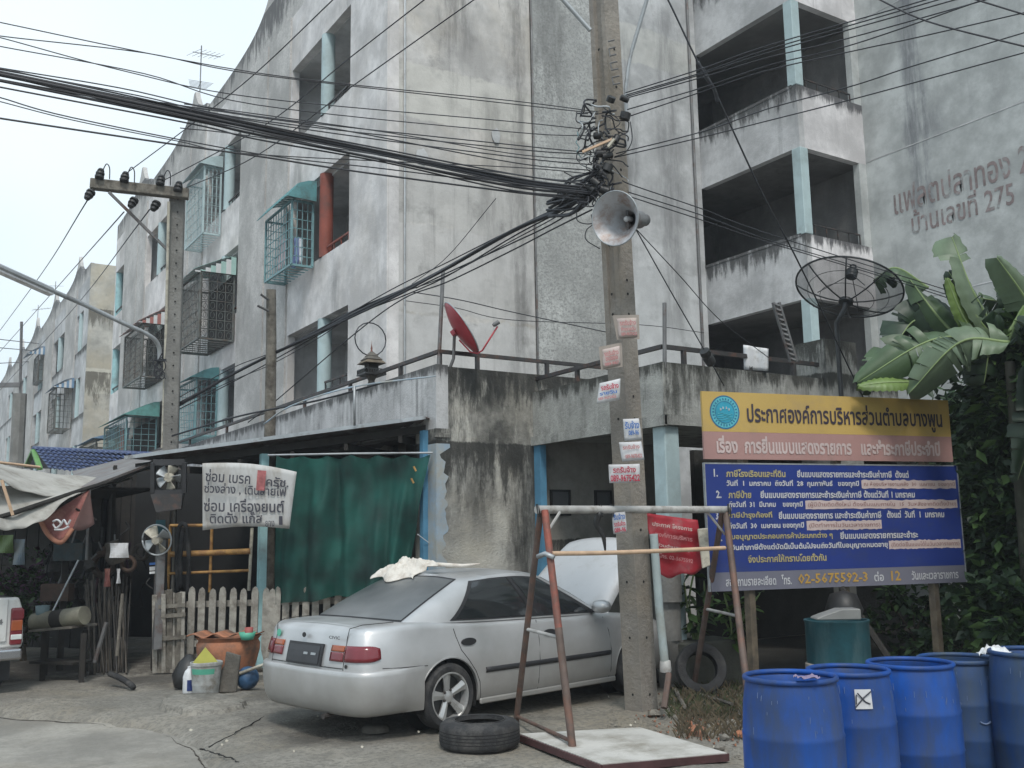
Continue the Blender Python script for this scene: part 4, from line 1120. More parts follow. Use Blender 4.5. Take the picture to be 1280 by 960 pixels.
aerial('small aerial on the roof peak in the middle of the second block', 69, 366, 350, 1, 1.2)
aerial('small aerial on the farthest visible roof peak', 47, 398, 380, 1, .2)

# ================================================================== big utility pole in the foreground
PB, PT = V((6.2, 7.58, 0)), V((5.17, 6.45, 6.4))
PB = onp(802, 888, 2, 0); PB.z = 0
ptop = at(751, -60, 8.95)
pd = (ptop - PB)
fwd = V((.53, .83, 0)).normalized(); rgt = V((.843, -.538, 0)).normalized()
t = thing('utility_pole', 'tall square concrete utility pole with flyers in front of the flats', 'utility pole', PB)
ux = (rgt * math.cos(rad(42)) + fwd * math.sin(rad(42))); uy = V((-ux.y, ux.x, 0))      # pole yaw: an edge faces the street
def polept(s, a, b_): return PB + pd * s + ux * a + uy * b_
mb = MB(); n0 = 10
secs = []
for i in range(n0 + 1):
    s = i / n0; w_ = .114 * (1 - .17 * s)
    fl = .35 if s > .52 else 0
    pts_ = [(-1, -1), (1, -1), (1, -.45), (1 - fl, -.38), (1 - fl, .38), (1, .45), (1, 1), (-1, 1), (-1, .45), (-1 + fl, .38), (-1 + fl, -.38), (-1, -.45)]
    secs.append([polept(s, p[0] * w_, p[1] * w_) for p in pts_])
for r_ in secs: mb.v += r_
for i in range(n0):
    for k in range(12): mb.f.append((i*12 + k, i*12 + (k+1) % 12, (i+1)*12 + (k+1) % 12, (i+1)*12 + k))
mb.f.append(tuple(range(11, -1, -1))); mb.f.append(tuple(n0 * 12 + k for k in range(12)))
mb.build('shaft', M['pole'], t, bevel=.008)
def pole_s(py): return max(0, min(1, (893 - py) / (893 + 60)))
for py in (60, 105, 160, 205, 235, 340, 357, 382, 485, 513, 655, 722, 795, 870):
    s = pole_s(py); w_ = .114 * (1 - .17 * s)
    for (a_, b_, nrm) in ((0, -1, -uy), (-1, 0, -ux)):
        if py in (340, 105, 485, 655) and a_ == -1: continue
        mb = MB(); mb.lathe([(.013, .002), (.001, .0021)], 10, polept(s, a_ * w_ * 1.0, b_ * w_ * 1.0), nrm); mb.build('bolt_hole', M['hole'], t)
for (pa, pb, r_) in (((697, -8, 8.9), (738, 38, 8.9), .022), ((812, -12, 8.9), (790, 62, 8.95), .018)):
    MB().tube([at(*pa), at(*pb)], r_, 8).build('brace_pipe', M['galv'], t, smooth=60)
MB().tube([at(790, 62, 8.95), at(785, 85, 8.95), at(782, 110, 8.95), at(783, 142, 8.95)], .016, 8).build('conduit', M['galv'], t, smooth=60)
for k in range(7):
    y = 52 + k * 9; mb = MB(); a_ = at(760 + k, y, 8.85); b_ = at(768 + k * 1.2, y - 2, 8.85); mb.tube([a_, b_], .008, 5)
    if k % 2: mb.tube([at(760 + k, y, 8.85), at(762 + k, y + 9, 8.85)], .006, 5)
    mb.build('step_bolt', M['metalgrey'], t)
# knot of cable clamps, joints and loops round the pole
kn = thing('cable_joint_cluster', 'tangled black cable joints, clamps and loops strapped round the utility pole', 'cable joints', at(755, 200, 8.8))
rnd = random.Random(21)
mb = MB()
for (x, y, l, w_, ang) in ((742, 170, 11, 8, .1), (744, 192, 13, 9, .0), (775, 121, 12, 7, -.4), (780, 150, 10, 12, 1.3), (762, 128, 8, 10, 1.2), (768, 178, 9, 8, 1.1), (752, 196, 14, 7, .2), (741, 206, 10, 8, -.4), (748, 214, 12, 10, -.6), (740, 224, 12, 9, -.7), (735, 234, 10, 8, -.5), (750, 236, 12, 9, -.3), (757, 215, 10, 12, 1.2)):
    c_ = at(x, y, 8.75 - rnd.random() * .1); e_ = at(x + l * math.cos(ang), y - l * math.sin(ang), 8.7)
    d_ = (e_ - c_); mb.lathe([(.001, -.0), (w_ * .0036 * 1.1, 0.006), (w_ * .004, d_.length * .5), (w_ * .0036 * 1.1, d_.length * .95), (.001, d_.length)], 9, c_, d_)
    mb.build('clamp', M['black'], kn, smooth=50); mb = MB()
for q in range(22):
    mb = MB(); y1_ = 214 + q * 1.6; pts_ = [at(750 + rnd.uniform(-5, 5), y1_ - 8, 8.7), at(737 + rnd.uniform(-6, 4), y1_ + rnd.uniform(0, 8), 8.75), at(716 + rnd.uniform(-8, 6), y1_ + 14 + rnd.uniform(-4, 8), 8.95), at(690 + rnd.uniform(-8, 8), 246 + q * 1.1 + rnd.uniform(-3, 3), 9.25)]
    mb.tube(catmull(pts_, 4), rnd.choice((.008, .012, .015)), 5); mb.build('cable_tail', M['cable'], kn, smooth=True)
for q in range(60):
    mb = MB(); y0 = rnd.uniform(120, 245); x0 = 748 + rnd.gauss(0, 8) + (y0 - 130) * .03; pts_ = [at(x0, y0, 8.72 + rnd.uniform(-.06, .05))]
    for k in range(4):
        x0 += rnd.gauss(0, 9); y0 += rnd.uniform(-4, 16); x0 = min(785, max(722, x0)); y0 = min(258, y0); pts_.append(at(x0, y0, 8.72 + rnd.uniform(-.08, .05)))
    mb.tube(catmull(pts_, 4), rnd.choice((.004, .006, .009)), 5); mb.build('cable_loop', M['cable'] if q % 7 else M['galv'], kn, smooth=True)
for pts_ in (((788, 152), (790, 175), (782, 190), (768, 196)), ((721, 265), (722, 276), (735, 280), (750, 276)), ((742, 280), (733, 288), (733, 300), (750, 311)), ((739, 268), (745, 290), (762, 308)), ((721, 140), (721, 152), (735, 155), (742, 153)), ((705, 215), (718, 222), (722, 222))):
    MB().tube(catmull([at(x, y, 8.72) for x, y in pts_], 6), .005, 5).build('cable_loop', M['cable'], kn, smooth=True)
MB().beam(at(728, 190, 8.65), at(765, 174, 8.65), .02, .02).build('wood_strip', M['bamboo'], kn)
MB().beam(at(760, 184, 8.62), at(768, 174, 8.62), .035, .02).build('pale_tag', M['cream'], kn)
MB().tube([at(722, 165, 8.7), at(723, 172, 8.7), at(720, 178, 8.7), at(724, 184, 8.7), at(721, 190, 8.7), at(725, 195, 8.7)], .005, 5).build('coiled_wire', M['tealmetal'], kn)

# loudspeaker horn
hc = at(769, 273, 8.5); hb = at(806, 268, 8.85); ax = (hb - hc).normalized()
axn = (hc - hb).normalized()
t = thing('loudspeaker', 'grey horn loudspeaker clamped to the utility pole', 'loudspeaker', hc)
# mouth faces left and towards the street
mouth = -(CW @ V((-.50, -.10, .86))).normalized()
hc = at(769, 273, 8.46); L_ = .42
bk = hc + (CW @ V((.62, .10, -.78))).normalized() * L_
axd = (bk - hc).normalized()
mb = MB()
pr = [(.232, -.006), (.226, .0), (.205, .02), (.165, .075), (.12, .14), (.085, .20), (.062, .26), (.05, .31)]
mb.lathe(pr, 36, hc, axd); o_ = mb.build('horn', M['white'] if 0 else mat('grey_enamel', (.46, .47, .49), .5, .2, var=.2, vs=5, dirt=(.22, .12, .07), dirtamt=.4, ds=5), t, smooth=True, solid=.004)
mb = MB(); mb.lathe([(.232 + .006 * math.cos(a), -.004 + .006 * math.sin(a)) for a in [2*PI*k/6 for k in range(6)]], 36, hc, axd, close=True); mb.build('horn_rim', M['galv'], t, smooth=True)
mb = MB(); mb.lathe([(.001, .16), (.02, .165), (.025, .18), (.022, .26), (.001, .28)], 12, hc, axd); mb.build('phase_plug', M['white'], t, smooth=True)
mb = MB(); mb.lathe([(.05, .30), (.075, .31), (.078, .40), (.06, .42), (.055, .50), (.03, .53), (.001, .535)], 20, hc, axd); mb.build('driver', M['metalgrey'], t, smooth=40)
mb = MB(); mb.beam(hc + axd * .22 + V((0, 0, -.06)), polept(pole_s(288), 0, 0), .03, .03); mb.tube([hc + axd * .2 + V((0, 0, .1)), hc + axd * .2 + V((0, 0, -.12))], .012, 6); mb.build('bracket', M['metalgrey'], t)

# flyers wrapped on the pole
M['paperpink'] = mat('faded_pink_paper', (.50, .42, .39), .8, var=.12, dirt=(.4, .33, .28), dirtamt=.3, ds=9)
M['paperwhite'] = mat('white_paper', (.56, .56, .57), .8, var=.1, dirt=(.42, .4, .38), dirtamt=.3, ds=9)
M['inkred'] = mat('red_ink', (.42, .04, .07), .8, var=.15)
M['inkpink'] = mat('faded_red_ink', (.46, .20, .20), .8, var=.2)
M['inkblue'] = mat('blue_ink', (.06, .16, .42), .8, var=.15)
M['plasticsleeve'] = mat('yellowed_sleeve', (.36, .31, .27), .4, var=.1)
def flyer(label, cs, d, paper, lines, curl=.02, sleeve=False):
    P4 = [at(x, y, d) for (x, y) in cs]     # TL TR BR BL
    t = thing('pole_flyer', label, 'flyer', P4[3], 'flyers stuck on the utility pole')
    mb = MB(); back = (CW @ V((0, 0, -1)))
    fn = lambda a, c: P4[0].lerp(P4[1], a).lerp(P4[3].lerp(P4[2], a), c) + back * (curl * (2*a - 1) ** 2 + (.008 * math.sin(5 * c + a * 2)))
    mb.grid(fn, 8, 6); mb.build('paper', paper, t, smooth=True, solid=.002)
    if sleeve:
        mb = MB(); k = .14
        Q = [P4[0] + (P4[0] - P4[2]) * .18, P4[1] + (P4[1] - P4[3]) * .15, P4[2] + (P4[2] - P4[0]) * .12, P4[3] + (P4[3] - P4[1]) * .10]
        mb.grid(lambda a, c: Q[0].lerp(Q[1], a).lerp(Q[3].lerp(Q[2], a), c) + back * (.012 + curl * 1.2 * (2*a - 1) ** 2), 8, 2); mb.build('sleeve', M['plasticsleeve'], t, solid=.002)
    u = (P4[2] - P4[3]).normalized(); v = (P4[0] - P4[3]).normalized(); w_ = (P4[1] - P4[0]).length; h_ = (P4[0] - P4[3]).length
    for (tx, ink, x0, x1, y0, y1) in lines:
        o_ = P4[3] + u * w_ * x0 + v * h_ * y0 - back * .014
        text(tx, ink, t, 'flyer_lettering', o_, u, v, w_ * (x1 - x0), h_ * (y1 - y0), bold=.03, prox=.002)
flyer('topmost faded pinkish flyer on the pole', [(771, 398), (796, 397), (797, 421), (774, 422)], 8.72, M['paperpink'], [('รถรับจ้าง', M['inkpink'], .1, .9, .62, .9), ('จ้างรายวัน', M['inkpink'], .12, .85, .34, .55), ('089-9675422', M['inkpink'], .1, .9, .08, .26)], sleeve=True)
flyer('second pinkish flyer from the top, on the left face of the pole', [(753, 437), (775, 432), (776, 456), (754, 460)], 8.72, M['paperpink'], [('รถรับจ้าง', M['inkpink'], .1, .9, .6, .9), ('ขนของ', M['inkpink'], .15, .85, .34, .55), ('089-967', M['inkpink'], .1, .9, .08, .26)], sleeve=True)
flyer('curling white flyer with red heading hanging off the left of the pole', [(750, 479), (776, 473), (775, 500), (746, 505)], 8.7, M['paperwhite'], [('รถรับจ้าง', M['inkred'], .12, .95, .62, .9), ('รายวัน', M['inkblue'], .08, .9, .38, .56), ('089-9675422', M['inkpink'], .05, .9, .16, .30)], curl=.03)
flyer('white flyer with big blue letters and torn corner on the pole', [(779, 524), (799, 523), (803, 550), (781, 551)], 8.78, M['paperwhite'], [('รับจ้าง', M['inkblue'], .05, .95, .55, .92), ('089-96', M['inkblue'], .25, .9, .25, .48)])
flyer('pale flyer with faint pink text just below the blue one', [(774, 553), (802, 552), (806, 575), (778, 577)], 8.74, M['paperwhite'], [('รถรับจ้าง', M['inkpink'], .1, .85, .62, .86), ('089-9675422', M['inkpink'], .15, .9, .15, .36)])
flyer('wide white flyer with red phone number 089-9675422 on the pole', [(761, 581), (800, 580), (800, 603), (762, 604)], 8.72, M['paperwhite'], [('รถรับจ้าง', M['inkred'], .12, .85, .56, .92), ('089-9675422', M['inkred'], .03, .97, .08, .46)])
flyer('lowest small blue and red flyer partly behind the top pipe of the frame', [(765, 641), (782, 640), (784, 666), (767, 668)], 8.85, M['paperwhite'], [('รับจ้าง', M['inkblue'], .08, .92, .66, .96), ('รถรับจ้าง', M['inkred'], .08, .92, .36, .6), ('089-96', M['inkred'], .08, .92, .08, .3)])

# ================================================================== overhead cables
NC = [0]
def cable(pts, r=.006, label=None, group='overhead cables meeting at the utility pole', mt=None, name='overhead_cable', n=7):
    P = catmull([at(*p) for p in pts], n) if len(pts) > 2 else [at(*pts[0]), at(*pts[1])]
    mb = MB(); mb.tube(P, r, 5); o = mb.build(name, mt or M['cable'], smooth=True)
    tagp(o, label or 'thin black overhead cable strung across the street to the utility pole', 'cable', group); return o
A_ = [([(-40, 17), (0, 28), (320, 91), (640, 126), (748, 140)], .005), ([(-40, 36), (0, 45), (180, 66), (320, 93), (640, 130), (748, 142)], .005),
      ([(-40, 39), (0, 47), (160, 90), (320, 122), (640, 152), (745, 163)], .005), ([(-40, 49), (0, 58), (180, 92), (320, 131), (640, 165), (742, 170)], .005),
      ([(-40, 78), (0, 85), (150, 110), (320, 145), (640, 181), (742, 191)], .006), ([(-40, 80), (0, 87), (170, 119), (320, 150), (640, 186), (740, 193)], .006),
      ([(-40, 86), (0, 93), (320, 160), (490, 195), (640, 226), (740, 239)], .021), ([(-40, 84), (0, 90), (320, 157), (640, 222), (742, 235)], .013),
      ([(-40, 93), (0, 101), (240, 150), (320, 168), (480, 200), (640, 233), (735, 243)], .013), ([(-40, 101), (0, 109), (240, 155), (320, 174), (480, 203), (640, 238), (735, 246)], .008),
      ([(-40, 113), (0, 122), (90, 147), (320, 192), (480, 211), (640, 231), (735, 240)], .006), ([(-40, 117), (0, 127), (90, 150), (220, 176), (320, 193), (640, 209), (735, 217)], .005),
      ([(-40, 141), (0, 148), (200, 178), (320, 195), (450, 215), (640, 240), (735, 250)], .009), ([(-40, 82), (0, 89), (320, 152), (640, 196), (740, 206)], .006),
      ([(200, 128), (320, 146), (430, 163), (640, 203), (738, 213)], .006), ([(225, 160), (320, 171), (640, 218), (738, 228)], .005), ([(230, 130), (480, 165), (640, 192), (735, 200)], .005)]
for j_ in range(3):      # extra strands lashed along the thick bundle
    o_ = random.Random(j_); dy = o_.uniform(-9, 9)
    cable([(x, y + dy * (.35 + .65 * abs(math.sin(x * .006 + j_))), 7.6 + 1.1 * max(0, (x + 40) / 780)) for (x, y) in ((-40, 85), (0, 92), (160, 126), (320, 158), (490, 194), (640, 224), (740, 237))], o_.uniform(.004, .008), 'thin strand running along the thickest bundle across the sky', 'strands along the thickest overhead bundle')
ORD = ['first', 'second', 'third', 'fourth', 'fifth', 'sixth', 'x', 'x', 'x', 'eleventh', 'twelfth', 'tenth', 'x', 'eighth', 'ninth', 'thirteenth', 'seventh']
for i, (p, r_) in enumerate(A_):
    x0, x1 = p[0][0], p[-1][0]
    if i == 6: lb = 'thickest black cable bundle crossing the sky from the left edge to the pole'
    elif i == 7: lb = 'thick cable lying just above the thickest bundle across the sky'
    elif i == 8: lb = 'second thick cable just below the thickest bundle across the sky'
    elif i == 12: lb = 'lowest fairly thick cable reaching from the left edge towards the pole'
    elif i == 0: lb = 'topmost thin cable from the left edge across the facade to the pole'
    else: lb = 'overhead cable reaching the pole from the left, ' + ORD[i] + ' in the fan counted from the top'
    cable([(x, y, 7.6 + (8.75 - 7.6) * max(0, (x - x0) / (x1 - x0))) for (x, y) in p], r_ * .92, lb)
# lower bundle running down the street
Bp = [(745, 236, 8.75), (700, 262, 9.2), (640, 289, 9.9), (555, 337, 11.0), (500, 365, 11.8), (445, 391, 12.6), (395, 417, 13.3), (338, 444, 14.0), (290, 468, 14.6), (215, 510, 14.6)]
for k, (dx, dy, r_) in enumerate(((0, 0, .022), (2, -5, .014), (-2, 4, .014), (0, -9, .007), (4, 8, .008), (0, 12, .006))):
    cable([(x + dx, y + dy * (.5 + .5 * math.sin(i * 1.3 + k)), d) for i, (x, y, d) in enumerate(Bp)], r_,
          'thick sagging black cable bundle running from the pole down along the annex roof' if k == 0 else 'thinner black cable wound along the thick sagging bundle above the annex roof', 'cable bundle above the annex roof')
cable([(738, 250, 8.75), (690, 280, 9.4), (640, 304, 10.0), (555, 343, 11.0), (520, 360, 11.6)], .008, 'upper of two slack cables under the thick bundle left of the loudspeaker', 'slack cables left of the loudspeaker')
cable([(740, 262, 8.75), (690, 287, 9.4), (640, 313, 10.0), (560, 352, 11.0), (503, 374, 11.8), (440, 420, 12.8), (340, 505, 14), (310, 528, 14.2)], .008, 'lower of two slack cables under the thick bundle left of the loudspeaker', 'slack cables left of the loudspeaker')
# right-hand cables rising towards the street camera side
for i, p in enumerate(([(782, 116), (880, 85), (960, 57), (1150, 2), (1190, -12)], [(782, 119), (880, 90), (960, 62), (1172, 0), (1210, -12)], [(782, 121), (880, 92), (960, 66), (1200, -2), (1230, -12)], [(782, 123), (880, 96), (960, 72), (1060, 48), (1260, -8)],
           [(784, 137), (880, 109), (960, 82), (1065, 56), (1217, 4), (1250, -8)], [(785, 146), (880, 114), (960, 88), (1070, 63), (1150, 46), (1280, 16), (1310, 9)], [(770, 192), (880, 164), (960, 136), (1067, 107), (1140, 83), (1280, 41), (1310, 32)], [(768, 197), (880, 171), (960, 151), (1070, 123), (1280, 66), (1310, 58)])):
    x1 = p[-1][0]; cable([(x, y, 8.8 - 1.6 * (x - 780) / (x1 - 780)) for (x, y) in p], .0055, ('topmost', 'second', 'third', 'fourth', 'fifth', 'sixth')[i] + ' of the thin cables rising from the pole across the stair balconies' if i < 6 else ('upper of the two lowest cables from the pole to the right edge' if i == 6 else 'lowest cable from the pole to the right edge above the painted lettering'), 'cables from the pole to the upper right')
cable([(1090, -5, 6.5), (1160, 27, 6.3), (1280, 58, 6.0), (1320, 68, 5.9)], .006, 'thin cable crossing downwards at the upper right corner, left one', 'crossing cables in the upper right corner')
cable([(1205, -5, 6.2), (1280, 18, 6.0), (1320, 29, 5.9)], .006, 'thin cable crossing downwards nearest the upper right corner', 'crossing cables in the upper right corner')
for wch, p in zip(('upper', 'middle', 'lower'), ([(778, 226), (795, 233), (880, 262), (960, 292), (1220, 374), (1240, 380)], [(785, 240), (880, 270), (960, 300), (1060, 330), (1222, 380)], [(788, 246), (880, 276), (960, 303), (1100, 345), (1220, 384)])):
    cable([(x, y, 8.9 + 3.2 * (x - 780) / 450) for (x, y) in p], .0055, wch + ' of three thin cables sloping from the pole past the mesh dish', 'cables from the pole to the banana plants')
cable([(650, -10, 9.5), (826, -12, 9.0), (835, 0, 9.0), (872, 77, 9.1), (887, 100, 9.15), (950, 236, 9.6), (1000, 332, 10.4), (1070, 478, 11.7), (1100, 540, 12.3)][1:], .009, 'guy wire slanting from the top of the picture past the stair balconies to the ground', 'guy wires right of the utility pole')
cable([(872, 77, 9.08), (880, 92, 9.1), (893, 112, 9.15), (897, 128, 9.2)], .018, 'thick wrapped splice on the slanting guy wire', 'guy wires right of the utility pole', name='wire_splice')
cable([(794, 285, 8.8), (835, 358, 9.2), (875, 428, 9.6), (905, 482, 9.9)], .006, 'guy wire from the loudspeaker to the carport parapet', 'guy wires right of the utility pole')
cable([(794, 285, 8.8), (850, 345, 9.6), (900, 400, 10.6), (962, 448, 11.6)], .005, 'thinner wire from the loudspeaker to the stair balcony', 'guy wires right of the utility pole')
mb = MB(); a_, b_ = at(880, 438, 9.62), at(889, 454, 9.7); mb.lathe([(.001, 0), (.05, .004), (.055, .05), (.045, .07), (.055, .09), (.05, (b_ - a_).length), (.001, (b_-a_).length + .004)], 12, a_, b_ - a_); tagp(mb.build('guy_insulator', M['black'], smooth=40), 'black egg insulator on the guy wire in front of the terrace', 'insulator')
cable([(515, 365, 14.0), (575, 375, 14.2), (640, 390, 14.6), (757, 415, 15.3)], .008, 'dark service cable stapled across the bare end wall above the red dish', 'service cables on the end wall')
cable([(507, 376, 14.0), (570, 385, 14.2), (640, 400, 14.6), (800, 406, 15.7), (880, 416, 16.4)], .006, 'second service cable just below on the bare end wall', 'service cables on the end wall')
cable([(620, 248, 11.5), (560, 320, 13.0), (515, 355, 13.8)], .005, 'single thin wire slanting down across the stained end wall', 'service cables on the end wall')
# lines over the second pole
for p, lb in (([(160, 215, 14.2), (240, 155, 13), (320, 91, 11.6), (420, -4, 10), (450, -30, 9.6)], 'left of three taut line wires rising from the crossarm to the top edge'),
          ([(200, 228, 14.4), (330, 157, 12.6), (440, 70, 11), (530, 0, 10), (560, -24, 9.7)], 'middle of three taut line wires rising from the crossarm to the top edge'),
          ([(225, 238, 14.5), (320, 195, 13), (440, 108, 11.5), (592, 0, 9.8), (620, -20, 9.6)], 'right of three taut line wires rising from the crossarm to the top edge')):
    cable(p, .007, lb, 'taut line wires at the crossarm')
for p, lb in (([(112, 246, 14.2), (50, 345, 26), (-20, 440, 40)], 'leftmost line wire leaving the crossarm down the street'), ([(155, 265, 14.3), (60, 372, 28), (-20, 462, 42)], 'middle line wire leaving the crossarm down the street'), ([(187, 262, 14.5), (90, 388, 30), (-20, 510, 46)], 'right line wire leaving the crossarm down the street')):
    cable(p, .010, lb, 'line wires running away down the street')
cable([(330, 530, 13.6), (365, 507, 13.2), (440, 484, 12.9), (545, 470, 12.95)], .012, 'pale bluish conduit cable along the annex roof edge', 'conduits along the annex roof edge', M['bluepaint'])
cable([(215, 545, 14.4), (300, 520, 13.9), (400, 500, 13.1), (480, 478, 12.9)], .014, 'dark conduit sagging along the annex roof edge', 'conduits along the annex roof edge')
cable([(443, 482, 12.9), (443, 532, 12.9)], .018, 'short grey pipe standing against the annex roof band', 'conduits along the annex roof edge', M['galv'])
# ================================================================== second pole, street lamp, wooden post
t = thing('utility_pole', 'grey perforated concrete pole with wooden crossarm and insulators', 'utility pole', V((3.55, 14.9, 0)))
b0 = V((3.72, 15.2, 0)); tp = at(222, 236, 14.5)
b1 = at(207, 800, 14.6)
mb = MB(); mb.beam(V((b1.x, b1.y, 0)), tp, .21, .20, up=(.3, .9, 0)); mb.build('shaft', M['polegrey'], t, bevel=.012)
dirp = (tp - V((b1.x, b1.y, 0)))
camside = (CW @ V((0, 0, 1)))
for k in range(26):
    s_ = .30 + k * .027; c_ = V((b1.x, b1.y, 0)) + dirp * s_
    for dx in (-.045, .045):
        mb = MB(); mb.lathe([(.014, 0), (.001, .001)], 8, c_ + camside.normalized() * .108 + rgt * dx, camside); mb.build('bolt_hole', M['hole'], t)
ca, cb_ = at(113, 230, 14.05), at(236, 243, 14.4)
MB().beam(ca, cb_, .13, .15).build('crossarm', M['oldwood'], t, bevel=.01)
MB().beam(at(136, 240, 14.05), at(209, 312, 14.4), .035, .035).build('brace', M['metalgrey'], t)
MB().tube([at(211, 252, 14.3), at(208, 400, 14.4), at(203, 560, 14.5)], .022, 7).build('conduit', M['cream'], t, smooth=60)
for (x, y, u) in ((124, 222, 1), (155, 226, 1), (200, 230, 1), (222, 238, 1), (168, 250, -1), (196, 254, -1), (114, 240, -1)):
    mb = MB(); d = 14.05 + (x - 113) / 123 * .35 - .08
    o_ = at(x, y, d); tilt = V((.2, .2, 1 if u > 0 else -1))
    mb.lathe([(.001, -.02), (.06, -.01), (.065, .02), (.035, .03), (.06, .05), (.06, .08), (.03, .09), (.05, .11), (.04, .14), (.001, .15)], 12, o_, tilt if u > 0 else V((-.5, -.3, -1)))
    mb.build('insulator', M['black'], t, smooth=40)
    if u > 0 and x < 210: MB().tube(catmull([at(x + 4, y - 8, d), at(x + 9, y - 17, d), at(x + 13, y - 12, d), at(x + 13, y + 2, d)], 4), .008, 5).build('jumper_wire', M['cable'], t)
t = thing('street_lamp', 'long curved pipe arm with slim street lamp reaching out to the left', 'street lamp', at(200, 452, 14.4))
mb = MB(); mb.tube(catmull([at(200, 452, 14.4), at(198, 432, 14.35), at(186, 419, 14.2), at(150, 402, 13.9), at(110, 383, 13.6), at(62, 362, 13.1)], 6), .032, 8); mb.build('lamp_arm', M['galv'], t, smooth=60)
a_, b_ = at(64, 364, 13.1), at(-30, 322, 12.2)
mb = MB(); mb.beam(a_, b_, .16, .07); mb.build('lamp_housing', M['galv'], t, bevel=.02)
MB().beam(a_ + V((0, 0, -.045)), b_ + V((0, 0, -.045)), .11, .03).build('lamp_tube', M['white'], t)
for k in range(9):
    mb = MB(); rnd = random.Random(k); mb.tube(catmull([at(205 + rnd.uniform(-4, 4), 446 + rnd.uniform(-6, 6), 14.25)] + [at(200 + rnd.uniform(-8, 8), 450 + q * 8, 14.3) for q in range(4)], 4), .008, 5); mb.build('lamp_wiring', M['cable'], t)
t = thing('wooden_post', 'weathered wooden post rising above the shed roof with cables tied to it', 'post', V((4.5, 13.4, 0)))
mb = MB(); wb = at(337, 700, 13.9); mb.tube([V((wb.x, wb.y, 0)), at(337, 560, 13.9), at(339, 440, 13.9), at(339, 362, 13.9)], [.085, .08, .075, .068], 9); mb.build('post_shaft', M['oldwood'], t, smooth=40)
for (x, y) in ((326, 368), (322, 382)): MB().tube([at(x, y, 13.8), at(336, y + 7, 13.8)], .018, 6).build('hook', M['black'], t)

# ================================================================== spirit house on the terrace
sh = V((6.16, 13.6, 3.95)); t = thing('spirit_house', 'small dark ornate spirit house on the annex parapet', 'spirit house', sh)
zz = 4.0
mb = MB(); mb.lathe([(.09, -.05), (.07, .02), (.05, .1), (.08, .16), (.10, .18)], 8, sh); mb.build('pedestal', M['stonegrey'], t)
mb = MB(); mb.box(sh.x - .17, sh.x + .17, sh.y - .17, sh.y + .17, sh.z + .18, sh.z + .205); mb.build('platform', M['black'], t)
mb = MB()
for k in range(9):
    a_ = -.16 + .04 * k
    for (x, y) in ((a_, -.16), (a_, .16), (-.16, a_), (.16, a_)): mb.box(sh.x + x - .006, sh.x + x + .006, sh.y + y - .006, sh.y + y + .006, sh.z + .205, sh.z + .26)
for (p, q) in (((-.16, -.16), (.16, -.16)), ((-.16, .16), (.16, .16)), ((-.16, -.16), (-.16, .16)), ((.16, -.16), (.16, .16))): mb.beam((sh.x + p[0], sh.y + p[1], sh.z + .265), (sh.x + q[0], sh.y + q[1], sh.z + .265), .015, .015)
mb.build('balustrade', M['black'], t)
mb = MB(); mb.box(sh.x - .08, sh.x + .08, sh.y - .08, sh.y + .08, sh.z + .205, sh.z + .36); mb.build('shrine_box', M['darkwood'], t)
for k, (w_, z0, z1, w2) in enumerate(((.17, .36, .43, .10), (.13, .42, .49, .06), (.08, .48, .55, .02))):
    mb = MB(); mb.add([(sh.x + sx * w_, sh.y + sy * w_, sh.z + z0) for sx, sy in ((-1,-1),(1,-1),(1,1),(-1,1))] + [(sh.x + sx * w2, sh.y + sy * w2, sh.z + z1) for sx, sy in ((-1,-1),(1,-1),(1,1),(-1,1))], [(0,3,2,1),(4,5,6,7),(0,1,5,4),(1,2,6,5),(2,3,7,6),(3,0,4,7)]); mb.build('roof_tier', M['stonegrey'] if k else M['postwood'], t)
mb = MB(); mb.lathe([(.025, .54), (.012, .58), (.018, .60), (.005, .66), (.001, .72)], 8, sh); mb.build('spire', M['redrust'], t, smooth=True)
mb = MB(); mb.tube([sh + V((-.05 + .26 * math.cos(a), .0, .78 + .26 * math.sin(a))) + fwd * .2 for a in [2*PI*k/18 for k in range(19)]], .01, 5); tagp(mb.build('cable_coil', M['cable'], smooth=True), 'loop of spare black cable hanging above the spirit house', 'cable coil')

# ================================================================== satellite dishes
cR = CW @ V((1, 0, 0)); cU = CW @ V((0, 1, 0)); cB = CW @ V((0, 0, 1))
dc = at(577, 410, 13.2); ax = (cR * .80 + cU * .53 + cB * -.20).normalized()
t = thing('satellite_dish', 'red solid satellite dish seen nearly edge-on above the annex corner', 'satellite dish', at(566, 460, 13.2))
mb = MB(); R_ = .40; mb.lathe([(.001, -.09)] + [(R_ * k / 8, -.09 + .09 * (k / 8) ** 2) for k in range(1, 9)], 40, dc, ax); mb.build('reflector', M['red_dish'], t, smooth=True, solid=.008)
mb = MB(); mb.lathe([(R_ + .008 * math.cos(a), .008 * math.sin(a)) for a in [2*PI*k/6 for k in range(6)]], 40, dc, ax, close=True); mb.build('rim', M['galv'], t, smooth=True)
MB().tube([at(562, 461, 13.2), at(567, 448, 13.2), at(568, 418, 13.2)], .022, 8).build('mast', M['metalgrey'], t, smooth=60)
MB().beam(at(566, 418, 13.2), dc - ax * .09, .09, .07).build('mount_bracket', M['red_dish'], t)
MB().tube([at(574, 425, 13.15), at(588, 440, 13.1), at(597, 442, 13.1), at(603, 438, 13.05), at(622, 408, 13.0)], .012, 6).build('feed_arm', M['red_dish'], t, smooth=True)
mb = MB(); mb.lathe([(.001, 0), (.03, .005), (.03, .08), (.02, .10), (.001, .1)], 12, at(624, 402, 13.0), -ax); mb.build('feed_horn', M['metalgrey'], t, smooth=40)

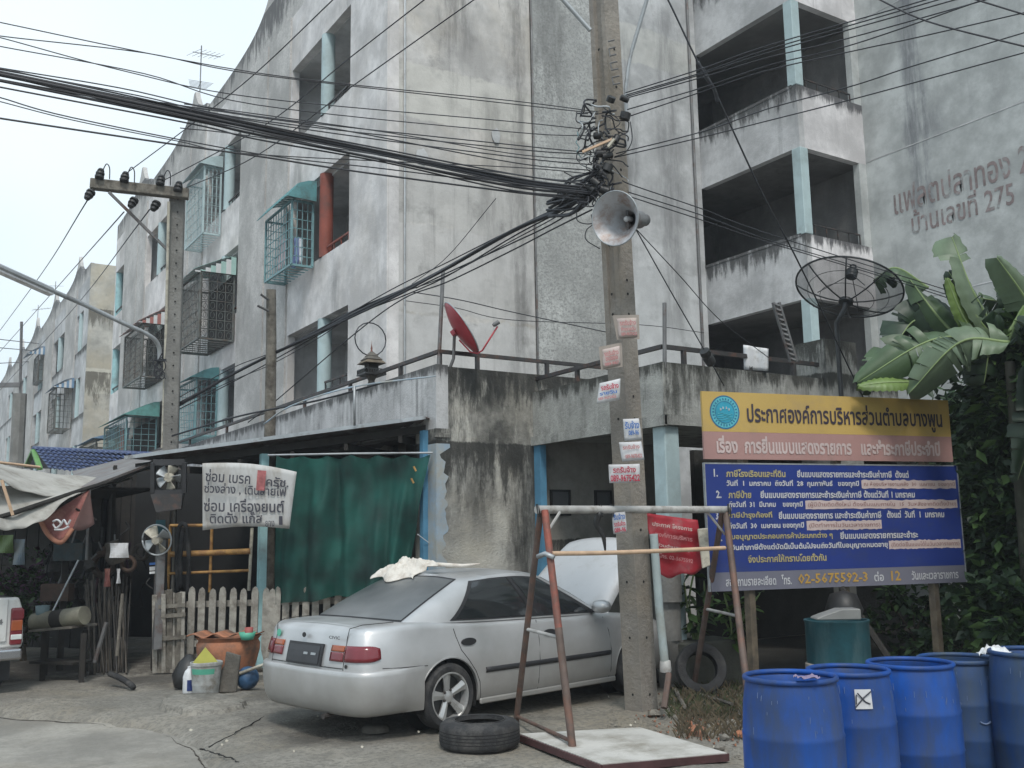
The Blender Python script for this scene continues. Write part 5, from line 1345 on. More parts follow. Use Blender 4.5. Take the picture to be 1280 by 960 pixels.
# big black mesh dish
def meshmat():
    m, n, b = newmat('dish_mesh'); N = n.nodes.new; L = n.links.new
    b.inputs['Base Color'].default_value = (.03, .03, .035, 1); b.inputs['Roughness'].default_value = .7; b.inputs['Alpha'].default_value = .5
    return m
M['mesh'] = meshmat()
M['dishframe'] = mat('dish_frame', (.03, .033, .035), .5, .2, var=.3)
dc = at(1061, 360, 12.6); ax = (cU * .83 + cR * .30 - cB * .40).normalized()
w1 = ax.cross(cB).normalized(); w2 = ax.cross(w1).normalized()
t = thing('satellite_dish', 'large black mesh satellite dish on a mast on the carport pier', 'satellite dish', at(1047, 440, 12.4))
R_ = .66; DP = .20
def dsh(r, a): return dc + (w1 * math.cos(a) + w2 * math.sin(a)) * r + ax * (-DP + DP * (r / R_) ** 2)
mb = MB(); mb.grid(lambda u, v: dsh(R_ * max(.02, v), 2 * PI * u), 48, 8); mb.build('mesh_panel', M['mesh'], t, smooth=True)
mb = MB(); mb.tube([dsh(R_, 2*PI*k/48) for k in range(49)], .013, 6); mb.build('rim', M['dishframe'], t, smooth=True)
for rr in (.33, .50): MB().tube([dsh(rr, 2*PI*k/40) - ax * .01 for k in range(41)], .004, 4).build('ring_wire', M['dishframe'], t, smooth=True)
for k in range(8):
    MB().tube([dsh(R_ * q / 6, 2*PI*k/8 + .3) - ax * .012 for q in range(7)], .010, 5).build('rib', M['dishframe'], t, smooth=True)
fp = dc + ax * .22
for k in range(3): MB().tube([dsh(R_ * .55, 2*PI*k/3 + .7), fp], .006, 5).build('feed_strut', M['dishframe'], t)
mb = MB(); mb.lathe([(.001, -.06), (.07, -.05), (.075, .05), (.05, .08), (.001, .09)], 14, fp, ax); mb.build('feed', M['dishframe'], t, smooth=40)
mb = MB(); mb.lathe([(.035 + .012 * math.cos(a), .12 + .012 * math.sin(a)) for a in [2*PI*k/6 for k in range(6)]], 14, fp, ax, close=True); mb.build('feed_ring', M['dishframe'], t, smooth=40)
hub = dc - ax * (DP + .02); mf = at(1048, 442, 12.5)
MB().tube([hub, hub - ax * .1, V((mf.x, mf.y, hub.z - .25)), V((mf.x, mf.y, 3.2))], .03, 8).build('mast', M['dishframe'], t, smooth=60)
mb = MB(); mb.lathe([(.001, -.02), (.09, -.01), (.09, .03), (.001, .04)], 14, hub, ax); mb.build('hub', M['dishframe'], t, smooth=40)
# things on the carport terrace
a_, b_ = at(970, 378, 11.7), at(992, 452, 11.7)
mb = MB()
t = thing('perforated_strut', 'perforated metal strut leaning on the carport terrace railing', 'strut', b_)
for s_ in (-1, 1): MB().beam(a_ + rgt * .035 * s_, b_ + rgt * .035 * s_, .03, .03).build('side_rail', M['metalgrey'], t)
for k in range(12): MB().beam(a_.lerp(b_, k / 12 + .03) - rgt * .025, a_.lerp(b_, k / 12 + .06) + rgt * .025, .05, .02).build('cross_web', M['metalgrey'], t)
cl = MB(); q0 = [at(929, 431, 12.4), at(960, 436, 12.4), at(960, 464, 12.4), at(930, 462, 12.4)]
cl.grid(lambda a, c: q0[0].lerp(q0[1], a).lerp(q0[3].lerp(q0[2], a), c) + cB * .03 * math.sin(9 * a), 12, 6)
tagp(cl.build('hung_sheet', M['white'], smooth=True, solid=.006), 'pale torn sheet hung on the terrace railing under the stair balcony', 'sheet')

# ================================================================== lean-to shed along the annex
GA, GB = V((6.02, 11.5, 0)), V((3.25, 14.05, 0))
fd = (GB - GA).normalized(); fn_ = V((-fd.y, fd.x, 0))
if fn_.y < 0: fn_ = -fn_            # inward (away from the camera)
FL = (GB - GA).length
t = thing('lean_to_shed', 'dark open-fronted repair shed with tin roof built against the annex', 'shed', GB)
def shedroof(s, dpt):      # s 0..1 along the front, dpt inward
    p = GA + fd * (FL + .5) * s; z = 3.24 - .40 * s
    q = p + fn_ * dpt - fn_ * .12; return V((q.x, q.y, z + dpt * .03))
mb = MB(); mb.grid(lambda a, c: shedroof(a, 7.0 * c) + V((0, 0, .018 * math.sin(c * 0 + a * 110))), 90, 3); mb.build('tin_roof', M['tin'], t, smooth=True, solid=.02)
MB().beam(shedroof(0, 0) + V((0, 0, .0)), shedroof(1, 0), .03, .05).build('roof_edge', M['galv'], t)
MB().beam(shedroof(0, .3) - V((0, 0, .12)), shedroof(1, .3) - V((0, 0, .12)), .06, .10).build('roof_beam', M['darkwood'], t)
for s_, m__ in ((.62, 'teal'), (.985, 'darkwood'), (.02, 'bluecol')):
    p = GA + fd * FL * s_ + fn_ * .12; MB().box(p.x - .05, p.x + .05, p.y - .05, p.y + .05, 0, 3.2 - .4 * s_ - .1).build('shed_post', M[m__], t)
for k in range(5):
    p = GA + fd * FL * (.1 + k * .2); MB().beam((p.x, p.y, 3.02 - .4 * (.1 + k * .2)), (p.x + fn_.x * 6, p.y + fn_.y * 6, 3.2 - .4 * (.1 + k * .2)), .05, .09).build('rafter', M['darkwood'], t)
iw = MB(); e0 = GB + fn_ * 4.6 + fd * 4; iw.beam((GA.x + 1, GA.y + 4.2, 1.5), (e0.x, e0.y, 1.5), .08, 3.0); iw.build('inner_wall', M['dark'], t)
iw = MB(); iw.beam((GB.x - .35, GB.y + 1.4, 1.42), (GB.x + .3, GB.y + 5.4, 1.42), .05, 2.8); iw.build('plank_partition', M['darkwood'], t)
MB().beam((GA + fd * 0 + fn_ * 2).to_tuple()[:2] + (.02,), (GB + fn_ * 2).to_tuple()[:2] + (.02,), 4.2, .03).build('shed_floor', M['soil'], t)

# green shade net
M['net'] = None
def netmat():
    m, n, b = newmat('green_shade_net'); N = n.nodes.new; L = n.links.new
    g = N('ShaderNodeNewGeometry'); nz = N('ShaderNodeTexNoise'); nz.inputs['Scale'].default_value = 2.2; nz.inputs['Detail'].default_value = 5; L(g.outputs['Position'], nz.inputs['Vector'])
    r = N('ShaderNodeValToRGB'); r.color_ramp.elements[0].position = .35; r.color_ramp.elements[0].color = (.004, .028, .024, 1); r.color_ramp.elements[1].position = .7; r.color_ramp.elements[1].color = (.008, .095, .075, 1)
    L(nz.outputs['Fac'], r.inputs['Fac']); L(r.outputs['Color'], b.inputs['Base Color']); b.inputs['Roughness'].default_value = .75; b.inputs['Alpha'].default_value = .9
    return m
M['net'] = netmat()
N0, N1 = at(538, 568, 12.9), at(345, 569, 13.15)
NB0, NB1 = at(527, 735, 12.75), at(343, 756, 13.0)
t = thing('shade_net', 'torn dark green shade net hung over the shed front behind the silver car', 'shade net', at(440, 735, 13))
def netfn(a, c):
    top = N0.lerp(N1, a); bot = NB0.lerp(NB1, a)
    p = top.lerp(bot, c)
    if a < .25: p = p.lerp(top.lerp(NB0.lerp(NB1, .12 + a * .52), c), 1) if c > 0 else p
    wv = .075 * math.sin(a * 34 + 3 * mnoise.noise(V((a * 3, 1, 1)))) * (.2 + .8 * c) + .10 * mnoise.noise(V((a * 5, c * 2.2, 2))) + .06 * mnoise.noise(V((a * 16, c * 4, 7)))
    sg = -.05 * math.sin(PI * ((a * 6) % 1)) * max(0, 1 - c * 4)
    return p + fn_ * wv + V((0, 0, sg + .05 * mnoise.noise(V((a * 6, 3, c * 2))) * c))
mb = MB(); mb.grid(netfn, 90, 40); mb.build('net_cloth', M['net'], t, smooth=True)
MB().tube([at(541, 566, 12.85), at(440, 567, 13), at(335, 569, 13.2)], .014, 6).build('net_rail', M['galv'], t)
MB().tube([at(522, 668, 12.7), at(541, 682, 12.9)], .006, 5).build('tie_rope', M['white'], t)
for (x, y) in ((517, 583), (514, 598)): MB().beam(at(x, y, 12.7), at(x + 3, y + 6, 12.7), .03, .02).build('tie_knot', M['rustorange'], t)

# hand-painted repair banner
S4 = [at(253, 579, 12.6), at(372, 590, 12.6), at(362, 661, 12.6), at(252, 663, 12.6)]
t = thing('repair_banner', 'white hand-lettered car repair banner hung under the shed roof', 'banner', S4[3])
M['banner'] = mat('dirty_white_banner', (.50, .50, .49), .8, var=.08, vs=3, dirt=(.27, .23, .18), dirtamt=.4, ds=2.5, streak=1)
def bnf(a, c):
    p = S4[0].lerp(S4[1], a).lerp(S4[3].lerp(S4[2], a), c)
    return p + V((0, 0, .05 * math.sin(PI * a) * (1 - c) - .04 * math.sin(PI * a) * c * -1)) + fn_ * .03 * math.sin(a * 5 + c)
mb = MB(); mb.grid(bnf, 24, 12); mb.build('banner_sheet', M['banner'], t, smooth=True, solid=.004)
M['ink'] = mat('hand_painted_ink', (.06, .06, .075), .8, var=.2)
def btext(tx, x0, x1, y0, y1, ink='ink', bold=.018):
    u = (S4[1] - S4[0]); u2 = (S4[2] - S4[3]); 
    def pt(a, c): return S4[0].lerp(S4[1], a).lerp(S4[3].lerp(S4[2], a), c)
    o_ = pt(x0, y1) - fn_ * .045; uu = pt(x1, y1) - pt(x0, y1); vv = pt(x0, y0) - pt(x0, y1)
    text(tx, M[ink], t, 'banner_lettering', o_, uu, vv, uu.length, vv.length, bold=bold, prox=0)
btext('ซ่อม เบรค', .05, .53, .08, .27); btext('ครัช.', .70, .94, .12, .28); btext('ช่วงล่าง , เดินสายไฟ', .04, .93, .28, .46); btext('ซ่อม เครื่องยนต์', .04, .93, .52, .72); btext('ติดตั้ง แก๊ส', .11, .70, .73, .90); btext('ยาง', .74, .84, .86, .96, bold=.0); btext('1', .89, .93, .78, .93)
r_ = MB(); P_ = lambda a, c: S4[0].lerp(S4[1], a).lerp(S4[3].lerp(S4[2], a), c) - fn_ * .05
r_.grid(lambda a, c: P_(.60 + .09 * a, .03 + .33 * c), 4, 4); r_.build('red_sticker', mat('faded_red_sticker', (.40, .13, .13), .7, var=.4, vs=14), t, solid=.003)

# picket fence
t = thing('picket_fence', 'weathered white picket fence with round-pointed slats below the banner', 'fence', at(270, 800, 13))
fa, fb = at(228, 836, 13.05), at(560, 812, 13.0); fa.z = 0; fb.z = 0
xs_ = [238, 250.5, 264, 276.5, 290, 302.5, 317, 331, 338.5, 345, 356, 368, 381, 393, 407, 421, 436]
for i, x in enumerate(xs_):
    top = at(x + 2, 733 + (i % 3) * 1.2, 13.05); bt = at(x - 1, 826, 13.05); bt.z = .02
    u = rgt * .045
    mb = MB(); h_ = (top - bt)
    mb.add([bt - u, bt + u, bt + u + h_ * .92, bt + u * .7 + h_ * .975, bt + h_, bt - u * .7 + h_ * .975, bt - u + h_ * .92] + [p + fwd * .022 for p in (bt - u, bt + u, bt + u + h_ * .92, bt + u * .7 + h_ * .975, bt + h_, bt - u * .7 + h_ * .975, bt - u + h_ * .92)],
           [(0,1,2,3,4,5,6), (13,12,11,10,9,8,7)] + [(k, k+7, (k+1) % 7 + 7, (k+1) % 7) for k in range(7)])
    mb.build('picket', M['picket'], t)
for z_ in (.35, .86): MB().beam(at(232, 800, 13.1).xy.to_3d() + V((0, 0, z_)), at(440, 800, 13.1).xy.to_3d() + V((0, 0, z_ + .02)), .03, .08).build('rail', M['picket'], t)
t = thing('plank_fence', 'short crooked section of rotten grey planks left of the picket fence', 'fence', at(208, 836, 13))
rnd = random.Random(8)
for i in range(10):
    x = 194 + i * 3.7; top = at(x + rnd.uniform(-1, 1), 738 + rnd.uniform(-2, 6), 12.9 + rnd.uniform(-.1, .2)); bt = at(x, 836 - i * 1.2, 12.9); bt.z = 0
    MB().beam(bt, V((top.x, top.y, top.z)), .05 + rnd.random() * .02, .02, up=(.53, .83, 0)).build('plank', M['oldwood'] if i % 3 else M['picket'], t)
for y in (756, 768, 796): MB().beam(at(196, y + 3, 12.85), at(232, y, 12.85), .03, .05).build('rail', M['oldwood'], t)
t = thing('workshop_rack', 'rusty yellow welded pipe rack standing behind the picket fence', 'rack', at(212, 735, 13.3))
for (p, q) in (((213, 656), (210, 740)), ((265, 656), (262, 740)), ((315, 660), (311, 738))): MB().tube([at(*p, 13.35), at(*q, 13.35)], .022, 6).build('upright', M['rustorange'] if p[0] < 300 else M['cream'], t, smooth=60)
for (p, q, r_) in (((213, 657), (315, 656), .022), ((213, 693), (313, 689), .04), ((211, 717), (311, 713), .02)): MB().tube([at(*p, 13.33), at(*q, 13.33)], r_, 7).build('crossbar', M['rustorange'], t, smooth=60)
for k, pts_ in enumerate((((223, 740), (221, 690), (224, 660), (229, 655), (233, 662), (236, 700), (234, 745)), ((226, 735), (225, 700), (228, 665)))):
    mb = MB(); mb.tube(catmull([at(x, y, 13.25) for x, y in pts_], 6), .03, 7); tagp(mb.build('rubber_hose', M['rubber'], smooth=True), 'black rubber hose looped over the yellow rack' if k == 0 else 'short black inner tube strip hanging inside the hose loop', 'hose')

# exhaust fan and pedestal fan on the left post
t = thing('utility_post', 'dark post with a small blue and white sticker left of the picket fence', 'post', at(197, 836, 13.2))
p0 = at(197, 830, 13.2); MB().beam((p0.x, p0.y, 0), (p0.x, p0.y, 2.7), .17, .15).build('post_shaft', M['darkwood'], t, bevel=.01)
MB().beam(at(201, 650, 13.05), at(201, 690, 13.05), .12, .03).build('teal_strip', M['drumteal'], t)
for (y, h_, m__) in ((705, .03, 'inkblue'), (711, .05, 'white'), (716, .03, 'white')): MB().beam(at(187, y, 13.02), at(198, y - 1, 13.02), .01, h_).build('sticker', M[m__], t)
def fan(label, px, py, d, R_, boxed, tilt):
    c_ = at(px, py, d); t = thing('cooling_fan', label, 'fan', c_); ax_ = (cB + cR * tilt).normalized(); e1 = ax_.cross(V((0, 0, 1))).normalized(); e2 = ax_.cross(e1)
    if boxed:
        w_ = R_ * 1.12
        mb = MB()
        for (sx, sy, tx, ty) in ((-1, -1, 1, -1), (1, -1, 1, 1), (1, 1, -1, 1), (-1, 1, -1, -1)):
            mb.beam(c_ + e1 * sx * w_ + e2 * sy * w_, c_ + e1 * tx * w_ + e2 * ty * w_, .05, .08)
        mb.build('fan_frame', M['trim'], t)
        mb = MB(); n_ = 32
        ro = [c_ - ax_ * .06 + (e1 * math.cos(2*PI*k/n_) + e2 * math.sin(2*PI*k/n_)) * R_ for k in range(n_)]
        rq = [c_ - ax_ * .06 + (e1 * max(-1, min(1, 1.42 * math.cos(2*PI*k/n_))) + e2 * max(-1, min(1, 1.42 * math.sin(2*PI*k/n_)))) * w_ for k in range(n_)]
        mb.add(ro + rq, [(k, (k+1) % n_, (k+1) % n_ + n_, k + n_) for k in range(n_)]); mb.build('fan_plate', M['trim'], t, solid=.01)
        mb = MB(); mb.prism([(-w_, -.03), (w_, -.03), (w_ * .95, .16), (-w_ * .6, .20)], c_ + V((0, 0, -w_ - .05)) - e1 * 0, -e1, (0, 0, -1), .12); mb.build('motor_cowl', M['railmetal'], t)
    else:
        for rr in (R_, R_ * .97):
            mb = MB(); mb.tube([c_ + (e1 * math.cos(2*PI*k/28) + e2 * math.sin(2*PI*k/28)) * rr for k in range(29)], .009, 5); mb.build('guard_ring', M['galv'], t, smooth=True)
        MB().beam(c_ - ax_ * .12, V((c_.x, c_.y, .3)) - ax_ * .12, .10, .10).build('stand', M['metalgrey'], t)
    n_ = 5 if boxed else 4
    for k in range(n_):
        a_ = 2*PI*k/n_ + .5; mb = MB()
        def bl(u, v):
            r_ = R_ * (.18 + .74 * u); aa = a_ + (v - .5) * (1.0 - .15 * u); return c_ + (e1 * math.cos(aa) + e2 * math.sin(aa)) * r_ + ax_ * ((v - .5) * .10)
        mb.grid(bl, 6, 5); mb.build('blade', M['cream'] if k % 2 else M['galv'], t, smooth=True, solid=.005)
    mb = MB(); mb.lathe([(.001, .05), (.05, .045), (.065, .02), (.065, -.05), (.001, -.06)], 18, c_, ax_); mb.build('hub', M['cream'], t, smooth=40)
fan('boxed exhaust fan with pale blades fixed under the shed roof corner', 211, 597, 12.75, .175, True, .15)
fan('round fan with four grey blades and open guard on the dark post', 196, 675, 12.9, .20, False, -.1)
# ================================================================== left side: stall roofs, tarpaulins and clutter
M['tile'] = mat('blue_roof_tile', (.04, .065, .16), .5, var=.3, vs=5, dirt=(.06, .08, .13), dirtamt=.3, ds=3)
t = thing('tiled_canopy', 'small canopy with curved dark blue roof tiles beyond the grey tarpaulin', 'canopy roof', V((3.2, 21.6, 3.0)))
RL, RR = at(42, 561, 21.4), at(205, 569, 20.6); EL, ER = at(62, 588, 20.0), at(222, 610, 19.2)
T0 = None
NCt, NRt = 24, 7
def tp_(u, v): return RL.lerp(RR, u).lerp(EL.lerp(ER, u), v)
for r_ in range(NRt):
    for c_ in range(NCt):
        u0, u1, v0, v1 = c_ / NCt, (c_ + 1) / NCt, r_ / NRt, (r_ + 1.12) / NRt
        if T0 is None:
            du = tp_(u1, 0) - tp_(u0, 0); dv = tp_(u0, v1) - tp_(u0, v0); nn = du.cross(dv).normalized(); nn = nn if nn.z > 0 else -nn
            mb = MB(); mb.grid(lambda a, c: du * a + dv * c + nn * (.045 * abs(math.sin(PI * (a + .15))) + .03 * c), 5, 1)
            T0 = mb.build('tile', M['tile'], t, shift=False, smooth=True, solid=.012); T0.location = tp_(u0, v0) - ORG[t.name]
        else:
            o = T0.copy(); COL.objects.link(o); o.parent = t; o.location = tp_(u0, v0) - ORG[t.name]
MB().tube([RL, RR], .06, 8).build('ridge_tile', M['tile'], t, smooth=True)
M['gablegreen'] = mat('green_gable_board', (.12, .28, .08), .6)
for (a_, b_) in (((42, 563, 21.3), (50, 586, 20.3)), ((42, 563, 21.3), (33, 583, 21.8))): MB().beam(at(*a_), at(*b_), .10, .05).build('gable_board', M['gablegreen'], t)
mb = MB(); back = at(30, 585, 24); mb.add([RL, RR, at(225, 585, 23), back], [(0, 1, 2, 3)]); mb.build('rear_slope', M['tile'], t, solid=.03)
for (x, y, d) in ((66, 600, 20.1), (215, 620, 19.5)):
    q = at(x, y, d); MB().box(q.x - .05, q.x + .05, q.y - .05, q.y + .05, 0, q.z + .1).build('canopy_post', M['darkwood'], t)

M['tarp'] = mat('grey_beige_tarpaulin', (.40, .385, .35), .85, var=.12, vs=2.5, dirt=(.22, .2, .17), dirtamt=.4, ds=2.5)
def sheet(name, label, cat, c4, mt, sag=.2, wr=.03, nu=30, nv=20, solid=.006, sx=.0):
    P4 = [at(*p) for p in c4]
    mb = MB()
    mb.grid(lambda a, c: P4[0].lerp(P4[1], a).lerp(P4[3].lerp(P4[2], a), c) + V((0, 0, -sag * 4 * a * (1 - a) * (.4 + .6 * c) * 1 - sx * 4 * c * (1 - c) + wr * mnoise.noise(V((a * 6, c * 5, sag * 9))) + wr * .5 * math.sin(a * 22 + c * 9))), nu, nv)
    o = mb.build(name, mt, smooth=True, solid=solid); tagp(o, label, cat); return o
sheet('tarpaulin', 'upper grey-beige tarpaulin stretched from the left edge towards the blue tiled canopy', 'tarpaulin', [(-30, 574, 12.5), (166, 598, 14.5), (100, 616, 12.6), (-30, 580, 10.8)], M['tarp'], sag=.16, wr=.012)
sheet('tarpaulin', 'lower sagging tarpaulin flap hanging over the stall front at the left edge', 'tarpaulin', [(-30, 600, 11.5), (102, 616, 12.5), (62, 645, 11.6), (-30, 652, 10.6)], M['tarp'], sag=.12, sx=-.05, wr=.012)
MB_ = MB(); MB_.tube([at(2, 600, 10.9), at(16, 644, 10.9)], .018, 6); tagp(MB_.build('tarpaulin_prop', M['bamboo']), 'short pale stick propping the lower tarpaulin at the left edge', 'stick')
MB_ = MB(); MB_.tube([at(-20, 652, 10.9), at(18, 641, 11.2), at(104, 612, 12.6), at(150, 598, 13.3), at(200, 577, 13.9)], .03, 6); tagp(MB_.build('awning_pole', M['darkwood']), 'long dark pole carrying the edge of the tarpaulins up to the shed roof', 'pole')
MB_ = MB(); MB_.tube([at(-10, 577, 13), at(50, 584, 13.5)], .02, 6); tagp(MB_.build('ridge_stick', M['bamboo']), 'thin pale stick along the top edge of the upper tarpaulin', 'stick')
t = thing('stall_roof', 'dark sagging roof sheet between the tarpaulin and the repair shed', 'roof sheet', at(150, 620, 13))
mb = MB(); P4 = [at(104, 612, 12.7), at(205, 574, 13.9), at(215, 560, 17), at(90, 590, 17)]; mb.grid(lambda a, c: P4[0].lerp(P4[1], a).lerp(P4[3].lerp(P4[2], a), c), 10, 6); mb.build('roof_sheet', M['tin'], t, solid=.03)
t = thing('market_umbrella', 'faded red and orange umbrella with white lettering hanging under the tarpaulin', 'umbrella', at(90, 650, 12.4))
M['umbred'] = mat('faded_red_cloth', (.20, .07, .06), .85, var=.25, vs=4, dirt=(.30, .16, .12), dirtamt=.4, ds=4)
M['umbora'] = mat('faded_orange_cloth', (.30, .13, .08), .85, var=.2, vs=5)
M['umbdull'] = mat('shaded_red_cloth', (.07, .035, .03), .85, var=.3, vs=4)
pk = at(112, 612, 12.7)
rim = [(50, 650, 11.9), (60, 668, 11.8), (76, 678, 11.8), (90, 662, 12.0), (118, 655, 12.3), (140, 640, 12.8), (152, 620, 13.3)]
for k in range(6):
    a_, b_ = at(*rim[k]), at(*rim[k + 1]); mb = MB()
    if k > 3: continue
    mb.grid(lambda u, v: pk.lerp(a_.lerp(b_, u), v) + V((0, 0, -.04 * 4 * u * (1 - u) * v)), 6, 8); mb.build('canopy_panel', M['umbred'] if k < 3 else M['umbdull'], t, smooth=True, solid=.004)
mb = MB(); rr = [at(x, y, d - .03) for (x, y, d) in rim[:4]]; mb.tube(catmull(rr, 5), .03, 5); mb.build('orange_border', M['umbora'], t, smooth=True)
mb = MB(); u_ = (at(86, 652, 11.9) - at(66, 656, 11.85)); text('Cool', M['paperwhite'], t, 'umbrella_lettering', at(64, 660, 11.75), u_, (0, 0, 1), .26, .10, bold=.05) if 0 else None
for pts_ in (((66, 652), (72, 650), (76, 655), (70, 660), (66, 655)), ((76, 656), (80, 650), (84, 656), (88, 650)), ((68, 662), (78, 662), (86, 658))):
    MB().tube(catmull([at(x, y, 11.72) for x, y in pts_], 4), .012, 4).build('white_script', M['paperwhite'], t)
MB().tube([at(95, 636, 12.3), at(120, 650, 12.5)], .015, 5).build('umbrella_rib', M['darkwood'], t)
MB().tube([pk, at(108, 700, 12.7)], .018, 6).build('umbrella_pole', M['metalgrey'], t)

# dark stall backs behind the clutter
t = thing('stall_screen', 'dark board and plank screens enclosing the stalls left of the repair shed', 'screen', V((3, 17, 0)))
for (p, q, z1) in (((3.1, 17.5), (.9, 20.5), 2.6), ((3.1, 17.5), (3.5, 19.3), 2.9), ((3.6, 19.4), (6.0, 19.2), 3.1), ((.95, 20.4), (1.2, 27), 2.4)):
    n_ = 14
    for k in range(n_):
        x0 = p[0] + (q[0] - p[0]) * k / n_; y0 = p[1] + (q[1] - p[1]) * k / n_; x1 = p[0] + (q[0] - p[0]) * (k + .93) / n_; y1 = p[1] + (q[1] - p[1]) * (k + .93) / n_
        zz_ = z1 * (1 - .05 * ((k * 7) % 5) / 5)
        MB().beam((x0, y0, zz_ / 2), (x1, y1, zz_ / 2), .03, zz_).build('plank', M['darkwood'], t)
t = thing('row_of_shops', 'dark shop fronts with shutters under the first-floor balcony further down the street', 'shop fronts', V((6, 26, 0)))
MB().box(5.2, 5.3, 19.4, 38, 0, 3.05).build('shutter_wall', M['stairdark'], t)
for k in range(6):
    y = 20 + k * 3; s_ = MB(); [s_.box(5.16, 5.2, y + .2, y + 2.6, .2 + q * .22, .38 + q * .22) for q in range(11)]; s_.build('roller_shutter', M['shutter'], t)
MB().box(4.6, 6.06, 19.3, 38, 3.05, 3.12).build('shop_awning', M['tin'], t)
t = thing('stall_roof', 'low added roof sheet keeping sky light off the cluttered stalls behind the tarpaulins', 'roof sheet', V((2, 17, 2.4)))  # roof added to block sky light and darken the stalls below
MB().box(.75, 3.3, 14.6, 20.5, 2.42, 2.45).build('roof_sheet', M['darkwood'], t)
for (x, y) in ((.9, 14.8), (2.2, 14.9), (.9, 20)): MB().box(x - .04, x + .04, y - .04, y + .04, 0, 2.42).build('roof_post', M['darkwood'], t)
# clutter
rnd = random.Random(77)
for k in range(40):
    x = rnd.uniform(55, 190); y = rnd.uniform(650, 735); d = rnd.uniform(13.6, 15.5); a_ = at(x, y, d); l_ = rnd.uniform(.15, .5)
    mb = MB(); mb.tube(catmull([a_, a_ + V((rnd.uniform(-.05, .05), 0, -l_ * .5)), a_ + V((rnd.uniform(-.08, .08), 0, -l_))], 3), rnd.uniform(.008, .03), 5)
    tagp(mb.build('hanging_belt', mat('belt_dark_%d' % k, (rnd.uniform(.015, .06), rnd.uniform(.015, .05), rnd.uniform(.015, .05)), .8) if k < 4 else M['rubber']), 'dark belt or strap hanging in the gloom of the stall', 'belt', 'belts hanging in the stall')
def jar(nm, label, cat, px, py, d, prof, mt, n=20, smooth=True, parent=None):
    o_ = at(px, py, d); o_.z = max(o_.z, 0)
    mb = MB(); mb.lathe(prof, n, o_); o = mb.build(nm, mt, parent, smooth=smooth)
    if label: tagp(o, label, cat)
    return o, o_
t = thing('workbench', 'rough low workbench cluttered with grey junk near the white pickup', 'workbench', at(78, 843, 12.6))
wz = .62
pA, pB = at(52, 787, 12.6), at(106, 782, 12.4)
MB().beam(pA, pB, .45, .03).build('bench_top', M['oldwood'], t)
for (x, y, d) in ((55, 800, 12.45), (104, 800, 12.2), (58, 800, 12.9), (106, 800, 12.7)):
    q = at(x, y, d); MB().box(q.x - .03, q.x + .03, q.y - .03, q.y + .03, 0, pA.z - .02).build('leg', M['darkwood'], t)
MB().beam(V((pA.x, pA.y, .22)), V((pB.x, pB.y, .22)), .35, .03).build('lower_shelf', M['darkwood'], t)
cyl = thing('drum_cylinder', 'long beige cylinder with a dark middle band lying on the workbench', 'cylinder', at(75, 772, 12.5))
cA, cB2 = at(43, 778, 12.5), at(106, 769, 12.3); dd_ = cB2 - cA
for (a_, b_, m__) in ((0, .40, 'cream'), (.40, .62, 'darkwood'), (.62, 1, 'cream')):
    mb = MB(); mb.lathe([(.001, dd_.length * a_), (.115, dd_.length * a_ + .002), (.115, dd_.length * b_), (.001, dd_.length * b_ + .001)], 20, cA, dd_); mb.build('cylinder_section', M[m__] if m__ != 'cream' else mat('dirty_beige', (.21, .2, .15), .7, var=.2, dirt=(.1, .09, .07)), cyl, smooth=40)
mb = MB(); mb.lathe([(.001, -.001), (.085, -.002), (.09, 0)], 18, cA, dd_); mb.build('open_end', M['hole'], cyl)
jar('paint_pot', 'dirty grey-blue pot hanging at the left end of the workbench', 'pot', 50, 820, 12.4, [(.001, .42), (.07, .42), (.085, .62), (.08, .62), (.07, .45)], mat('grey_blue_pot', (.12, .17, .18), .6, var=.3))
cols = [(.06, .056, .053), (.095, .082, .068), (.035, .033, .03), (.03, .045, .05), (.07, .042, .03)]
jm = [mat('junk_%s' % n_, c, .8, var=.4, vs=9, dirt=(.05, .04, .03), ds=8) for n_, c in zip(('grey', 'tan', 'charcoal', 'slate', 'rust'), cols)]
for k in range(22):       # machine parts and boxes stacked in the gloom
    x = rnd.uniform(60, 185); y = rnd.choice((690, 705, 720, 740, 760)); d = rnd.uniform(13.4, 15.2); c_ = at(x, y, d); s_ = rnd.uniform(.08, .2)
    t = thing('junk_part', 'small dark machine part stacked in the gloom of the stall', 'machine part', c_, 'machine parts stacked in the stall')
    mb = MB()
    if k % 3 == 0: mb.lathe([(.001, -s_), (s_ * .8, -s_), (s_, -s_ * .3), (s_ * .6, s_ * .5), (s_ * .65, s_), (.001, s_)], 12, c_, (rnd.uniform(-.5, .5), rnd.uniform(-.5, .5), 1))
    elif k % 3 == 1: mb.lathe([(s_ * .8 + s_ * .25 * math.cos(a), s_ * .25 * math.sin(a)) for a in [2*PI*q/8 for q in range(8)]], 20, c_, (rnd.uniform(-1, 1), -1, rnd.uniform(-.3, .3)), close=True)
    else: mb.beam(c_ - rgt * s_, c_ + rgt * s_ + V((0, 0, rnd.uniform(-.05, .05))), s_, s_ * 1.2)
    mb.build('casing', jm[k % 5], t, smooth=40)
    MB().tube([c_ + V((0, 0, s_ * .5)), c_ + V((rnd.uniform(-.1, .1), 0, s_ * 1.6))], .012, 5).build('spindle', M['metalgrey'], t)
